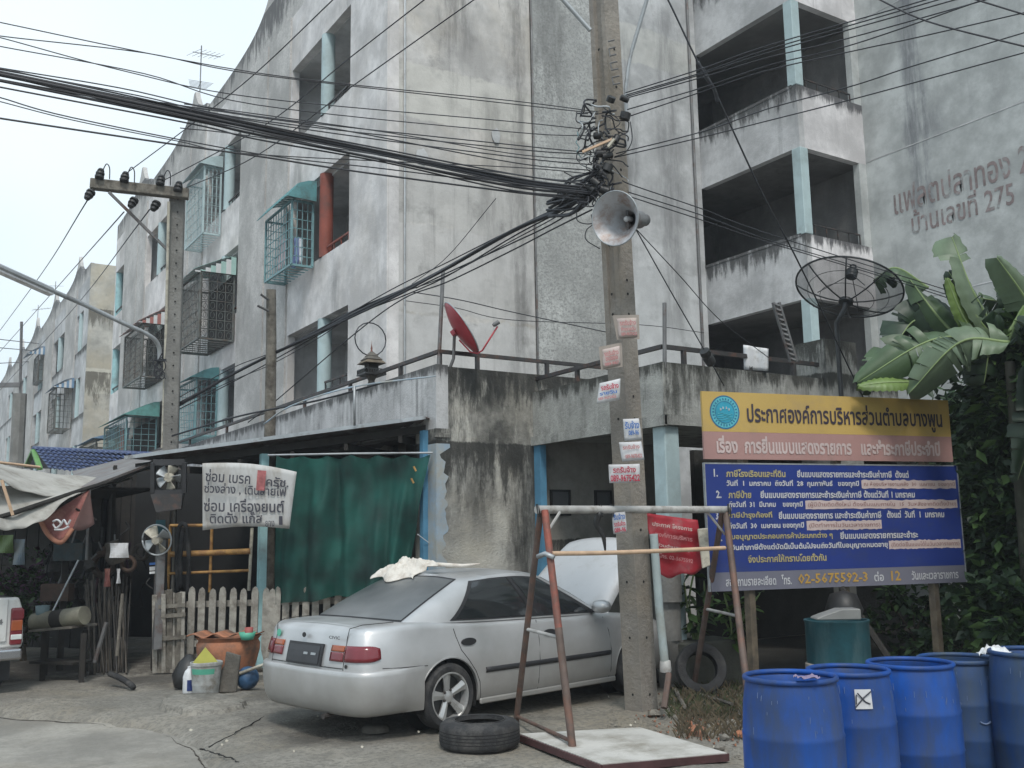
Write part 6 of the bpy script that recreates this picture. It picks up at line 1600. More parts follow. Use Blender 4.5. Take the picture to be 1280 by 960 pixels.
for k in range(56):        # leaning rods
    x0 = 108 + rnd.uniform(0, 52); x1 = x0 + rnd.uniform(-10, 8); y1 = rnd.uniform(715, 760)
    a_ = at(x0, 826, 12.9 + rnd.uniform(0, .4)); a_.z = 0; b_ = at(x1, y1, 13.4 + rnd.uniform(0, .5))
    mb = MB(); mb.tube([a_, b_], rnd.uniform(.006, .014), 5); o = mb.build('metal_rod', jm[rnd.choice((0, 1, 1, 2))])
    tagp(o, 'thin dull rod among the sheaf leaning against the stall post', 'rod', 'rods leaning against the stall')
for (p, q, r_, lb, m__) in (((98, 700, 12.7), (62, 772, 12.4), .012, 'long pale stick slanting over the workbench', 'galv'), ((118, 828, 12.6), (133, 778, 12.7), .028, 'thick grey bar leaning low beside the workbench', 'metalgrey'), ((146, 820, 12.8), (153, 742, 13.0), .022, 'tall grey-brown bar at the right of the rods', 'oldwood')):
    mb = MB(); mb.tube([at(*p), at(*q)], r_, 6); tagp(mb.build('leaning_bar', M[m__]), lb, 'bar')
for (x, y, w_, h_, m__, lb) in ((149, 688, 24, 18, 'paperwhite', 'pale grey-white card hanging in the stall'), (134, 722, 8, 22, 'umbred', 'small red packet hanging above the rods'), (148, 720, 5, 18, 'paperwhite', 'narrow white packet hanging above the rods'), (24, 690, 16, 34, 'bluepaint', 'pale blue board standing behind the left stall'), (8, 680, 20, 24, 'bananayel', 'dull yellow-green cloth under the tarpaulin corner')):
    mb = MB(); c_ = at(x, y, 13.3 if x > 30 else 14.5); s_ = 13.3 / F
    mb.grid(lambda a, c: c_ + rgt * (a - .5) * w_ * s_ + V((0, 0, (.5 - c) * h_ * s_)) + fwd * .03 * math.sin(a * 4 + c * 3), 6, 6); tagp(mb.build('hanging_card', M[m__], solid=.006), lb, 'card' if x > 30 else 'board')
def leafblob(parent, name, c, rad3, n_, size, mts, seed, seedstems=True, squash=1, up=.3):
    """leaf-sized faces through a volume: one joined mass of leaves"""
    rn = random.Random(seed); mbs = [MB() for _ in mts]
    cl = [V((rn.gauss(0, .45), rn.gauss(0, .45), rn.gauss(0, .45))) for _ in range(max(6, n_ // 60))]
    for k in range(n_):
        cc = rn.choice(cl); q = cc + V((rn.gauss(0, .20), rn.gauss(0, .20), rn.gauss(0, .18)))
        if q.length > 1.15: q = q.normalized() * rn.uniform(.8, 1.15)
        p = c + V((q.x * rad3[0], q.y * rad3[1], q.z * rad3[2]))
        s_ = size * rn.uniform(.6, 1.4); d = V((rn.gauss(0, 1), rn.gauss(0, 1), rn.gauss(-.2, .6))).normalized(); n2 = V((rn.gauss(0, .6), rn.gauss(0, .6), 1)).normalized()
        w_ = d.cross(n2).normalized() * s_ * .28; m_i = rn.randrange(len(mts))
        mbs[m_i].add([p, p + d * s_ * .45 + w_, p + d * s_ - n2 * s_ * .15, p + d * s_ * .45 - w_], [(0, 1, 2, 3)])
    for mb, mt in zip(mbs, mts):
        if mb.v: o = mb.build(name, mt, parent); o['kind'] = 'stuff'
def bush(label, c, r3, n_, size, mts, seed, cat='shrub', nm='shrub'):
    t = thing(nm, label, cat, V((c.x, c.y, max(0, c.z - r3[2]))))
    leafblob(t, 'foliage', c, r3, n_, size, mts, seed)
    rn = random.Random(seed)
    for k in range(5):
        b0_ = V((c.x + rn.uniform(-.08, .08), c.y + rn.uniform(-.08, .08), 0 if c.z - r3[2] < .8 else c.z - r3[2]))
        MB().tube(catmull([b0_, (b0_ + c) / 2 + V((rn.uniform(-.1, .1), 0, 0)), c + V((rn.uniform(-1, 1) * r3[0] * .6, rn.uniform(-1, 1) * r3[1] * .6, r3[2] * .5))], 3), [.018] * 3 + [.012] * 3 + [.006], 5).build('stem', M['postwood'], t)
    return t
bush('dark potted shrubs behind the left stall beside the pickup', at(25, 728, 15.5), (.8, .6, .55), 1100, .11, [M['leafdark'], M['leaf'], mat('mauve_flower', (.16, .08, .14), .7)], 4)
bush('dim green shrub low between the pickup and the workbench', at(35, 770, 14.6), (.45, .4, .4), 500, .10, [M['leafdark'], M['leaf']], 9)

# white pickup at the left edge
M['pickup'] = mat('white_pickup_paint', (.60, .60, .58), .3, var=.06, vs=2, coat=.5, dirt=(.42, .40, .36), dirtamt=.3, ds=3)
M['chrome'] = mat('dull_chrome', (.45, .45, .46), .25, .9, var=.1)
M['lampwhite'] = mat('reverse_lamp', (.55, .58, .56), .2, coat=.4)
PK = thing('pickup_truck', 'white pickup truck parked at the left edge, only its tail corner in view', 'pickup', (0, 0, 0)); ORG[PK.name] = V((0, 0, 0))
def pkbox(nm, x0, x1, y0, y1, z0, z1, m__, par=PK, bev=.03, seg=3): o = MB().box(x0, x1, y0, y1, z0, z1).build(nm, M[m__], par, bevel=bev, seg=seg, smooth=40); return o
# local frame: x right across the tail, y forward; origin at the right rear corner on the ground
bd = MB(); prf = [(0, .52), (.02, .60), (.0, .95), (-.05, 1.10), (-1.70, 1.10), (-1.75, .95), (-1.77, .60), (-1.75, .52)]
bd.prism(prf, (0, 0, 0), (1, 0, 0), (0, 0, 1), 1.6); bd.build('cargo_bed', M['pickup'], PK, bevel=.03, seg=3, smooth=40)
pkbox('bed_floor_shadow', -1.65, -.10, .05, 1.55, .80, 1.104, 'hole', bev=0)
tg = pkbox('tailgate', -1.58, -.17, -.025, .02, .60, 1.09, 'pickup', bev=.015)
pkbox('tailgate_handle', -1.0, -.75, -.04, -.02, .88, .96, 'trim', tg, .008)
text('4x4', M['metalgrey'], tg, 'tailgate_lettering', (-.42, -.027, .80), (1, 0, 0), (0, 0, 1), .20, .06, bold=.03)
for sx, x0 in ((1, -.135), (-1, -1.745)):
    l_ = pkbox('tail_lamp', x0, x0 + .13, -.035, .10, .56, .98, 'lampred', bev=.02)
    pkbox('lamp_lens', x0 + .005, x0 + .125, -.042, .05, .72, .84, 'lampamber', l_, .01); pkbox('lamp_lens', x0 + .005, x0 + .125, -.042, .05, .62, .68, 'lampwhite', l_, .01)
    if sx == 1:
        pkbox('lamp_lens', x0 + .005, x0 + .137, -.040, .06, .85, .96, 'lampred', l_, .01)
pkbox('rear_bumper', -1.72, -.02, -.14, .02, .40, .53, 'chrome'); pkbox('bumper_step', -1.3, -.45, -.17, -.03, .42, .45, 'trim', bev=.01)
cbn = MB(); cbn.prism([(0.0, .85), (-.10, 1.12), (-.24, 1.66), (-.32, 1.73), (-1.43, 1.73), (-1.51, 1.66), (-1.65, 1.12), (-1.75, .85)], (0, 1.65, 0), (1, 0, 0), (0, 0, 1), 1.5); cbn.build('cab', M['pickup'], PK, bevel=.05, seg=3, smooth=40)
mb = MB(); mb.add([(-.22, 1.645, 1.14), (-.30, 1.645, 1.62), (-1.45, 1.645, 1.62), (-1.53, 1.645, 1.14)], [(0, 1, 2, 3)]); mb.build('rear_window', M['cglass'], PK)
mb = MB(); mb.add([(-.085, 1.75, 1.14), (-.085, 3.0, 1.14), (-.235, 2.9, 1.62), (-.235, 1.85, 1.62)], [(0, 1, 2, 3)]); mb.build('side_window', M['cglass'], PK)
fr = MB(); fr.prism([(0, .5), (0, .95), (-.1, 1.02), (-1.65, 1.02), (-1.75, .95), (-1.75, .5)], (0, 3.1, 0), (1, 0, 0), (0, 0, 1), 1.4); fr.build('front_body', M['pickup'], PK, bevel=.06, seg=3, smooth=40)
pkbox('side_body', -1.75, 0, 1.6, 3.15, .50, .88, 'pickup')
for (x, y) in ((-.02, .75), (-1.50, .75), (-.02, 3.6), (-1.50, 3.6)):
    mb = MB(); mb.lathe([(.22, -.12), (.33, -.11), (.36, -.06), (.36, .06), (.33, .11), (.22, .12)], 30, (x - .12, y, .36), (1, 0, 0)); w_ = mb.build('wheel', M['rubber'], PK, smooth=40)
    mb = MB(); mb.lathe([(.001, -.08), (.21, -.10), (.22, -.12), (.22, .12), (.21, .10), (.001, .08)], 24, (x - .12, y, .36), (1, 0, 0)); mb.build('rim', M['alloy'], w_, smooth=40)
pkbox('mud_flap', -.25, -.03, .30, .32, .14, .5, 'trim', bev=0)
pkbox('chassis', -1.4, -.35, -.05, 4.2, .34, .52, 'hole', bev=0)
PK.location = (1.50, 13.0, -.02); PK.rotation_euler = (0, 0, rad(9))

# things in front of the fence
t = thing('water_jar', 'big broken terracotta jar with a wavy tin lid in front of the picket fence', 'jar', at(284, 862, 11.6))
o_ = at(284, 862, 11.9); o_.z = 0
mb = MB(); mb.lathe([(.22, 0), (.26, .06), (.33, .22), (.37, .38), (.375, .46), (.35, .50), (.37, .53), (.39, .55), (.36, .55), (.33, .50), (.34, .40), (.28, .2), (.18, .05)], 36, o_); mb.build('jar_body', M['terra'], t, smooth=50)
mb = MB(); mb.lathe([(.001, .40), (.33, .40)], 24, o_); mb.build('jar_soil', M['soil'], t)
lid = MB(); lid.grid(lambda a, c: o_ + rgt * (-.42 + .80 * a) + fwd * (-.28 + .5 * c) + V((0, 0, .575 + .022 * math.sin(a * 19))), 40, 4); lid.build('wavy_lid', M['terra'], t, smooth=True, solid=.012)
jar('plastic_bowl', 'mint green plastic bowl standing on the terracotta jar lid', 'bowl', 309, 800, 11.7, [(.05, 0), (.07, .005), (.10, .09), (.095, .09), (.065, .015), (.001, .01)], M['mint'])
jar('red_cup', 'small dull red cup standing inside the mint bowl', 'cup', 311, 794, 11.7, [(.04, -.02), (.045, .0), (.05, .09), (.045, .09), (.001, .02)], mat('dull_red_cup', (.30, .08, .07), .6))
t = thing('paint_bucket', 'dirty white paint bucket with a green band and a yellow card stuck in it', 'bucket', at(257, 868, 11))
o_ = at(257, 866, 11.05); o_.z = 0.0
M['bucket'] = mat('dirty_bucket_plastic', (.42, .43, .42), .55, var=.12, vs=5, dirt=(.22, .2, .17), dirtamt=.5, ds=7)
mb = MB(); mb.lathe([(.001, .0), (.135, .0), (.14, .01), (.168, .31), (.178, .315), (.178, .345), (.172, .35), (.165, .345), (.15, .1), (.001, .1)], 32, o_); mb.build('bucket_body', M['bucket'], t, smooth=40)
mb = MB(); mb.grid(lambda a, c: o_ + (-cB.xy.to_3d().normalized() * -1) * 0 + (cB.xy.to_3d().normalized() * math.cos((a - .5) * 1.7) + rgt * math.sin((a - .5) * 1.7)) * (.1605 + .010 * c) + V((0, 0, .225 + .06 * c)), 14, 2); mb.build('green_band', M['mint'], t, smooth=True)
mb = MB(); mb.prism([(-.15, 0), (.14, .02), (-.005, .18)], o_ + V((0, 0, .33)) + cB.xy.to_3d().normalized() * .05, rgt, (0, 0, 1), .008); mb.build('yellow_card', M['yellowcard'], t)
text('น้ำ', M['inkblue'], t, 'bucket_lettering', o_ + cB.xy.to_3d().normalized() * .160 - rgt * .13 + V((0, 0, .17)), rgt, (0, 0, 1), .07, .06, bold=.03) if 0 else None
t = thing('plastic_jug', 'white plastic jug with dark blue label left of the paint bucket', 'jug', at(236, 867, 11.1)); o_ = at(236, 866, 11.12); o_.z = 0
mb = MB(); mb.lathe([(.001, 0), (.065, 0), (.07, .01), (.07, .18), (.05, .24), (.022, .27), (.022, .29), (.001, .295)], 16, o_); mb.build('jug_body', M['white'], t, smooth=40)
MB().tube(catmull([o_ + rgt * .02 + V((0, 0, .26)), o_ + rgt * .09 + V((0, 0, .27)), o_ + rgt * .085 + V((0, 0, .18)), o_ + rgt * .06 + V((0, 0, .16))], 4), .012, 6).build('handle', M['white'], t, smooth=True)
mb = MB(); mb.grid(lambda a, c: o_ + (cB.xy.to_3d().normalized() * math.cos(a * 1.4) + rgt * math.sin(a * 1.4)) * .0715 + V((0, 0, .03 + .12 * c)), 8, 2); mb.build('blue_label', mat('navy_label', (.02, .04, .16), .5), t, smooth=True)
mb = MB(); q = at(285, 866, 11.1); q.z = 0; mb.prism([(-.11, 0), (.09, .0), (.10, .18), (.115, .40), (-.05, .45), (-.06, .3), (-.12, .2)], q, rgt, (0, .12, 1), .05); tagp(mb.build('stone_slab', M['stonegrey'], bevel=.01), 'dark grey stone slab standing against the terracotta jar', 'slab')
q = at(309, 864, 11.3); mb = MB(); mb.lathe([(.001, -.13)] + [(.13 * math.sin(PI * k / 10), -.13 * math.cos(PI * k / 10)) for k in range(1, 10)] + [(.001, .13)], 20, V((q.x, q.y, .13)), cB); tagp(mb.build('plastic_ball', mat('blue_grey_ball', (.03, .08, .16), .5, var=.5, vs=9), smooth=True), 'dull blue ball lying between the jar and the car bumper', 'ball')
mb = MB(); q = at(236, 845, 11.5); q.z = .18; mb.lathe([(.001, -.18), (.16, -.16), (.19, -.02), (.12, .12), (.04, .20), (.001, .21)], 14, q); tagp(mb.build('rubbish_bag', M['black'], smooth=True), 'black rubbish bag slumped behind the white jug', 'bag')
mb = MB(); mb.tube(catmull([(V((2.46, 12.9, .14))), V((2.55, 12.75, .10)), V((2.62, 12.6, .05)), V((2.64, 12.42, .02))], 4), .035, 6); tagp(mb.build('rubber_strip', M['rubber'], smooth=True), 'bent black rubber strip on the pavement by the planks', 'rubber strip')
mb = MB(); mb.tube([V((3.35, 11.6, .1)), V((3.95, 11.2, .35)), V((3.98, 10.95, .12))], .02, 5); tagp(mb.build('bicycle_tube', M['cream'], smooth=True), 'thin pale tube leaning behind the car bumper', 'tube')
q = onp(470, 914, 2, 0); mb = MB(); mb.lathe([(.001, .05), (.10, .052), (.12, .03), (.125, .0)], 26, q); tagp(mb.build('metal_dish', M['stonegrey'], smooth=50), 'flat grey metal disc on the ground under the car tail', 'disc')
# low broken pavement slab under the bucket
mb = MB(); n_ = 40; cc = V((2.98, 10.75, 0)); ring_ = [(cc.x + math.cos(2*PI*k/n_) * (.42 + .1 * mnoise.noise(V((k * .9, 2, 0)))), cc.y + math.sin(2*PI*k/n_) * (.70 + .15 * mnoise.noise(V((k * .8, 5, 0))))) for k in range(n_)]
mb.add([(x, y, -.05) for x, y in ring_] + [(cc.x + (x - cc.x) * .9, cc.y + (y - cc.y) * .9, .045) for x, y in ring_] + [(cc.x, cc.y, .05)], [(k, (k+1) % n_, (k+1) % n_ + n_, k + n_) for k in range(n_)] + [(k + n_, (k+1) % n_ + n_, 2 * n_) for k in range(n_)])
tagp(mb.build('concrete_lump', M['yard'], smooth=60), 'rounded lump of broken concrete at the pavement edge by the bucket', 'concrete lump')
# cracks at the pavement edge
rnd = random.Random(14)
for k, pts_ in enumerate((((252, 934), (275, 941), (290, 946), (303, 955), (305, 962)), ((262, 936), (300, 915), (330, 898)))):
    mb = MB(); P_ = catmull([onp(x, y, 2, -.02) for x, y in pts_], 8)
    P_ = [p + V((rnd.uniform(-.015, .015), rnd.uniform(-.015, .015), 0)) for p in P_]
    for i, p in enumerate(P_): p.z = (-.004 if k == 1 else -.034)
    mb.tube(P_, [.003 + .005 * rnd.random() for _ in P_], 5); tagp(mb.build('pavement_crack', M['hole']), kind='structure')

# ================================================================== foreground: frame, tyre, board
t = thing('pipe_swing_frame', 'rusty red and grey A-frame of welded pipes standing beside the utility pole', 'pipe frame', at(660, 905, 8.3))
Lt, Rt = at(676, 638, 8.35), at(907, 638, 9.85)
MB().tube([at(671, 637, 8.33), at(911, 637, 9.87)], .036, 10).build('top_pipe', M['pipegrey'], t, smooth=60)
def leg(top, bx, by, m__, r_=.030, split=None):
    bt = onp(bx, by, 2, 0)
    if split:
        mid = top.lerp(bt, split); MB().tube([top, mid], r_, 9).build('leg', M[m__], t, smooth=60); MB().tube([mid, bt], r_ * 1.02, 9).build('leg', M['pipebrown'], t, smooth=60)
    else: MB().tube([top, bt], r_, 9).build('leg', M[m__], t, smooth=60)
    return bt
l1 = leg(Lt, 645, 904, 'pipebrown', .028); l2 = leg(at(681, 638, 8.3), 717, 945, 'redrust', .031, .5)
r1 = leg(at(903, 640, 9.85), 866, 866, 'pipebrown', .03); r2 = leg(Rt, 940, 912, 'pipebrown', .033)
for (a_, b_, c_, d_, f_, m__) in ((Lt, l1, at(681, 638, 8.3), l2, .54, 'pipegrey'), (Lt, l1, at(681, 638, 8.3), l2, .965, 'pipebrown'), (at(903, 640, 9.85), r1, Rt, r2, .52, 'pipegrey')):
    MB().tube([a_.lerp(b_, f_), c_.lerp(d_, f_ - .02 if f_ > .9 else f_)], .016, 7).build('cross_brace', M[m__], t, smooth=60)
for (a_, b_) in (((700, 640, 8.4), (686, 662, 8.3)), ((884, 640, 9.7), (906, 668, 9.8))): MB().tube([at(*a_), at(*b_)], .012, 5).build('corner_brace', M['pipegrey'], t)
for x in (749, 764, 671, 910): MB().tube([at(x + k * 1.2, 630 + 16 * (k % 2), 8.33 + (x - 671) / 240 * 1.52 - .05) for k in range(4)], .009, 5).build('wire_lashing', M['black'], t)
mb = MB(); mb.tube(catmull([at(690, 692, 8.15), at(760, 691, 8.55), at(840, 688, 9.0), at(906, 685, 9.45)], 5), .020, 7); tagp(mb.build('bamboo_bar', M['bamboo'], smooth=60), 'pale tan stick tied level across the pipe frame', 'stick')
mb = MB(); mb.tube(catmull([at(750, 640, 8.75), at(746, 655, 8.75), at(754, 670, 8.75), at(757, 692, 8.75)], 4), [.03, .03, .03, .03, .028, .026, .024, .022, .02, .018, .014, .01, .006], 6); tagp(mb.build('tied_rag', M['black'], smooth=True), 'black twisted rag hanging from the top pipe of the frame', 'rag')
mb = MB(); mb.tube([at(672, 696, 8.2), at(682, 692, 8.15), at(692, 697, 8.1)], .022, 6); tagp(mb.build('wire_tie', M['galv'], smooth=True), 'grey wire lashing joining the legs of the red A-frame', 'wire')
# loose tyre on the ground
tc_ = V((4.22, 7.18, 0)); R_ = .325
t = thing('loose_tyre', 'worn black tyre lying flat on the pavement beside the white board', 'tyre', tc_)
mb = MB(); mb.lathe([(.20, .005), (.235, .0), (.29, .012), (.318, .035), (.325, .06), (.325, .165), (.318, .19), (.29, .213), (.235, .225), (.20, .218), (.195, .19), (.27, .16), (.27, .06), (.195, .03)], 64, tc_, close=True); mb.build('carcass', M['rubber'], t, smooth=40)
for z in (.075, .1, .125, .15):
    mb = MB(); mb.lathe([(.3258 , z - .003), (.3262, z), (.3258, z + .003)], 64, tc_); mb.build('tread_groove', M['hole'], t)
mb = MB(); mb.lathe([(.205 + .006 * math.cos(a), .222 + .006 * math.sin(a)) for a in [2*PI*k/6 for k in range(6)]], 50, tc_, close=True); mb.build('bead', M['rubber'], t, smooth=True)
# white board
Q = [onp(650, 917, 2, .07), onp(800, 909, 2, .07), onp(909, 941, 2, .07), onp(752, 955, 2, .07)]
t = thing('board_platform', 'off-white weathered board with dark red edges lying on the ground', 'board', Q[0])
mb = MB(); mb.add([p.copy() for p in Q] + [p - V((0, 0, .006)) for p in Q], [(0, 1, 2, 3), (7, 6, 5, 4), (0, 4, 5, 1), (1, 5, 6, 2), (2, 6, 7, 3), (3, 7, 4, 0)]); mb.build('board_sheet', M['board'], t)
for k in range(4): MB().beam(Q[k] - V((0, 0, .032)), Q[(k+1) % 4] - V((0, 0, .032)), .035, .05).build('edge_batten', M['boardedge'], t)
for k in (1, 2): MB().beam(Q[0].lerp(Q[3], k / 3) - V((0, 0, .04)), Q[1].lerp(Q[2], k / 3) - V((0, 0, .04)), .04, .045).build('under_batten', M['boardedge'], t)
# leaning pvc pipe, red banner, white plate
mb = MB(); mb.tube([at(817, 668, 9.3), at(824, 760, 9.3), at(832, 838, 9.25)], .040, 12); t = thing('leaning_pipe', 'pale blue-grey plastic pipe leaning right behind the utility pole', 'pipe', at(832, 838, 9.25)); mb.build('pipe_body', mat('pale_pvc', (.36, .42, .42), .5, var=.15, dirt=(.25, .24, .2)), t, smooth=50)
mb = MB(); mb.lathe([(.052, 0), (.055, .02), (.05, .10), (.042, .11)], 14, at(832, 840, 9.25), (0, 0, 1)); mb.build('pipe_socket', M['pipegrey'], t, smooth=50)
MB().tube([at(836, 842, 9.2), at(830, 885, 9.0)], .03, 7).build('stub', M['pipebrown'], t)
M['bannerred'] = mat('red_vinyl', (.33, .018, .03), .55, var=.2, vs=4, dirt=(.25, .1, .1), dirtamt=.25, ds=5)
t = thing('red_vinyl_banner', 'crumpled red vinyl banner with pale lettering hung behind the utility pole', 'banner', at(840, 700, 9.9))
outl = [(808, 642), (840, 646), (872, 650), (878, 708), (862, 703), (848, 722), (826, 712), (812, 690)]
c_ = at(846, 676, 9.9)
mb = MB(); P4 = [at(806, 641, 9.8), at(872, 650, 10.0), at(879, 709, 10.0), at(822, 716, 9.8)]
mb.grid(lambda a, c: P4[0].lerp(P4[1], a).lerp(P4[3].lerp(P4[2], a), c) + fwd * (.05 * mnoise.noise(V((a * 4, c * 4, 1))) + .03 * math.sin(a * 3 + c * 9)) + V((0, 0, -.07 * c * math.sin(PI * a) * (1 + .5 * math.sin(a * 9)))), 20, 16); mb.build('banner_sheet', M['bannerred'], t, smooth=True, solid=.004)
for k, (y0, tx) in enumerate(((655, 'ประกาศ โครงการ'), (668, 'องค์การบริหาร'), (682, 'ส่วนตำบลบางพูน'), (695, 'โทร. 02-5675592'))):
    u = at(870, y0 + 6, 9.9) - at(815 + k * 3, y0 - 2, 9.75)
    text(tx, M['inkpink'] if k % 2 else M['paperpink'], t, 'banner_lettering', at(815 + k * 3, y0 + 2, 9.66), u, (0, 0, 1), u.length * .9, .045, bold=.02)
mb = MB(); P4b = [at(872, 661, 9.9), at(885, 660, 9.9), at(888, 707, 9.85), at(878, 711, 9.85)]; mb.add(P4b + [p + fwd * .03 for p in P4b], [(0,1,2,3),(7,6,5,4),(0,4,5,1),(1,5,6,2),(2,6,7,3),(3,7,4,0)]); tagp(mb.build('white_panel', M['cream'], bevel=.008), 'narrow cream plastic panel beside the red vinyl banner', 'panel')

t = thing('utility_pole', 'far thin utility pole with a short arm at the left edge of the street', 'utility pole', V((3, 45, 0)))
a_ = at(27, 402, 46); b_ = V((at(24, 560, 46).x, at(24, 560, 46).y, 0)); MB().tube([b_, at(25, 492, 46)], .30, 8).build('shaft', M['polegrey'], t)
MB().tube([at(25, 495, 46), a_], .07, 6).build('pipe_top', M['metalgrey'], t); MB().beam(at(-30, 482, 46), at(26, 481, 46), .2, .2).build('arm', M['metalgrey'], t)
for i, (p_, q_) in enumerate((((-20, 422), (70, 432)), ((-20, 433), (60, 440)), ((-20, 455), (40, 452)))):
    cable([(p_[0], p_[1], 44), (q_[0], q_[1], 60)], .02, ('top', 'middle', 'bottom')[i] + ' of three thin far wires crossing the sky at the left edge', 'far wires at the left edge')
# ================================================================== notice board
BL_, BR_, TL_, TR_ = V((7.28, 7.70, 1.10)), V((10.55, 6.90, 1.10)), V((7.10, 7.44, 3.17)), V((10.26, 6.71, 3.15))
TL_, BL_ = at(880, 484, 10.2), at(885, 737, 10.25); TR_, BR_ = at(1193, 499, 11.25), at(1211, 728, 11.3)
BU = (TR_ - TL_); BU.z = 0; BWd = BU.length; BU.normalize(); BN = V((BU.y, -BU.x, 0)); 
if BN.dot(cB) < 0: BN = -BN
zb_, zt_ = (BL_.z + BR_.z) / 2, (TL_.z + TR_.z) / 2
B0 = V((TL_.x, TL_.y, 0)) * .5 + V((BL_.x, BL_.y, 0)) * .5
t = thing('notice_board', 'big yellow, pink and blue municipal notice board with Thai lettering on wooden posts', 'notice board', B0)
M['byellow'] = mat('board_yellow', (.50, .34, .10), .6, var=.07, vs=1.5, dirt=(.40, .28, .12), dirtamt=.3, ds=2)
M['bpink'] = mat('board_pink', (.38, .22, .20), .6, var=.07, vs=1.5, dirt=(.30, .2, .18), dirtamt=.3, ds=2)
M['bblue'] = mat('board_blue', (.014, .035, .20), .5, var=.10, vs=1.2, dirt=(.03, .045, .14), dirtamt=.3, ds=2)
M['bgrey'] = mat('board_grey', (.15, .15, .19), .6, var=.08, vs=1.5)
M['binkdark'] = mat('board_dark_letters', (.045, .035, .05), .6, var=.1)
M['binkwhite'] = mat('board_white_letters', (.50, .50, .52), .6, var=.1)
M['binkpale'] = mat('board_pale_letters', (.52, .42, .40), .6, var=.1)
M['binkyel'] = mat('board_yellow_letters', (.38, .33, .16), .6, var=.1)
M['binkgold'] = mat('board_gold_digits', (.45, .27, .06), .6, var=.1)
M['binkred'] = mat('board_brown_red_letters', (.26, .13, .12), .6, var=.1)
BH = zt_ - zb_
def bp_(u, v, off=0): return V((B0.x, B0.y, 0)) + BU * (u * BWd) + V((0, 0, zb_ + v * BH)) + BN * off
def panel(nm, u0, u1, v0, v1, m__, th=.03, off=0, par=None):
    mb = MB(); P = [bp_(u0, v0, off), bp_(u1, v0, off), bp_(u1, v1, off), bp_(u0, v1, off)]; Q2 = [p - BN * th for p in P]
    mb.add(P + Q2, [(0,1,2,3),(7,6,5,4),(0,4,5,1),(1,5,6,2),(2,6,7,3),(3,7,4,0)]); return mb.build(nm, M[m__], par or t)
vy = .655
pn1 = panel('yellow_panel', 0, 1, .795, 1.0, 'byellow'); pn2 = panel('pink_panel', 0, 1, vy, .7945, 'bpink')
pn3 = panel('blue_panel', 0, 1.012, .092, .635, 'bblue'); pn4 = panel('grey_panel', 0.003, 1.012, .0, .0915, 'bgrey')
for (u0, u1, v0, v1) in ((0, 1, .63, .637), (-.004, 0, 0, .637), (1.012, 1.017, 0, .637)): panel('edge_strip', u0, u1, v0, v1, 'galv', .034, .003)
def bt(tx, u0, u1, v0, v1, m__, par=None, bold=.03, off=.003):
    return text(tx, M[m__], t, 'board_lettering', bp_(u0, v0, off), BU, (0, 0, 1), (u1 - u0) * BWd, (v1 - v0) * BH, bold=bold, prox=.001, res=1)
bt('ประกาศองค์การบริหารส่วนตำบลบางพูน', .165, .965, .815, .955, 'binkdark', bold=.02)
bt('เรื่อง  การยื่นแบบแสดงรายการ   และชำระภาษีประจำปี', .045, .945, .685, .775, 'binkpale', bold=.035)
# ten painted lines: number, coloured heading, white text, over-painted notes
def ln(k): return .565 - k * .0535
rows = [
 [('1.', .03, .045, 'binkwhite'), ('ภาษีโรงเรือนและที่ดิน', .075, .30, 'binkyel'), ('ยื่นแบบแสดงรายการและชำระเงินค่าภาษี  ตั้งแต่', .345, .80, 'binkwhite')],
 [('วันที่  1  มกราคม  ถึงวันที่  28  กุมภาพันธ์   ของทุกปี', .075, .59, 'binkwhite'), ('ณ ห้องบริหารงานคลัง  30  เมษายน  ของทุกปี', .605, 1.0, 'note')],
 [('2.', .035, .055, 'binkwhite'), ('ภาษีป้าย', .08, .165, 'binkyel'), ('ยื่นแบบแสดงรายการและชำระเงินค่าภาษี ตั้งแต่วันที่ 1 มกราคม', .20, .82, 'binkwhite')],
 [('ถึงวันที่  31  มีนาคม    ของทุกปี', .08, .36, 'binkwhite'), ('(ผู้มีป้ายติดตั้งใหม่ ต้องยื่นแบบภายใน  15  วันหลังจากติดตั้งป้าย)', .375, 1.0, 'note')],
 [('3.', .03, .045, 'binkwhite'), ('ภาษีบำรุงท้องที่', .075, .24, 'binkyel'), ('ยื่นแบบแสดงรายการ และชำระเงินค่าภาษี   ตั้งแต่  วันที่  1  มกราคม', .265, .94, 'binkwhite')],
 [('ถึงวันที่  30  เมษายน ของทุกปี', .075, .36, 'binkwhite'), ('(ปิดทำการในวันเวลาราชการ)', .375, .67, 'note')],
 [('4.', .03, .05, 'binkwhite'), ('ใบอนุญาตประกอบการค้าประเภทต่าง ๆ', .075, .47, 'binkyel'), ('ยื่นแบบแสดงรายการและชำระ', .50, .82, 'binkwhite')],
 [('เงินค่าภาษีตั้งแต่บัดนี้เป็นต้นไปจนถึงวันที่ใบอนุญาตหมดอายุ', .075, .69, 'binkwhite'), ('(ติดต่อยื่นแบบได้ในวันเวลาราชการ)', .70, 1.0, 'note')],
 [('จึงประกาศให้ทราบโดยทั่วกัน', .14, .44, 'binkyel')]]
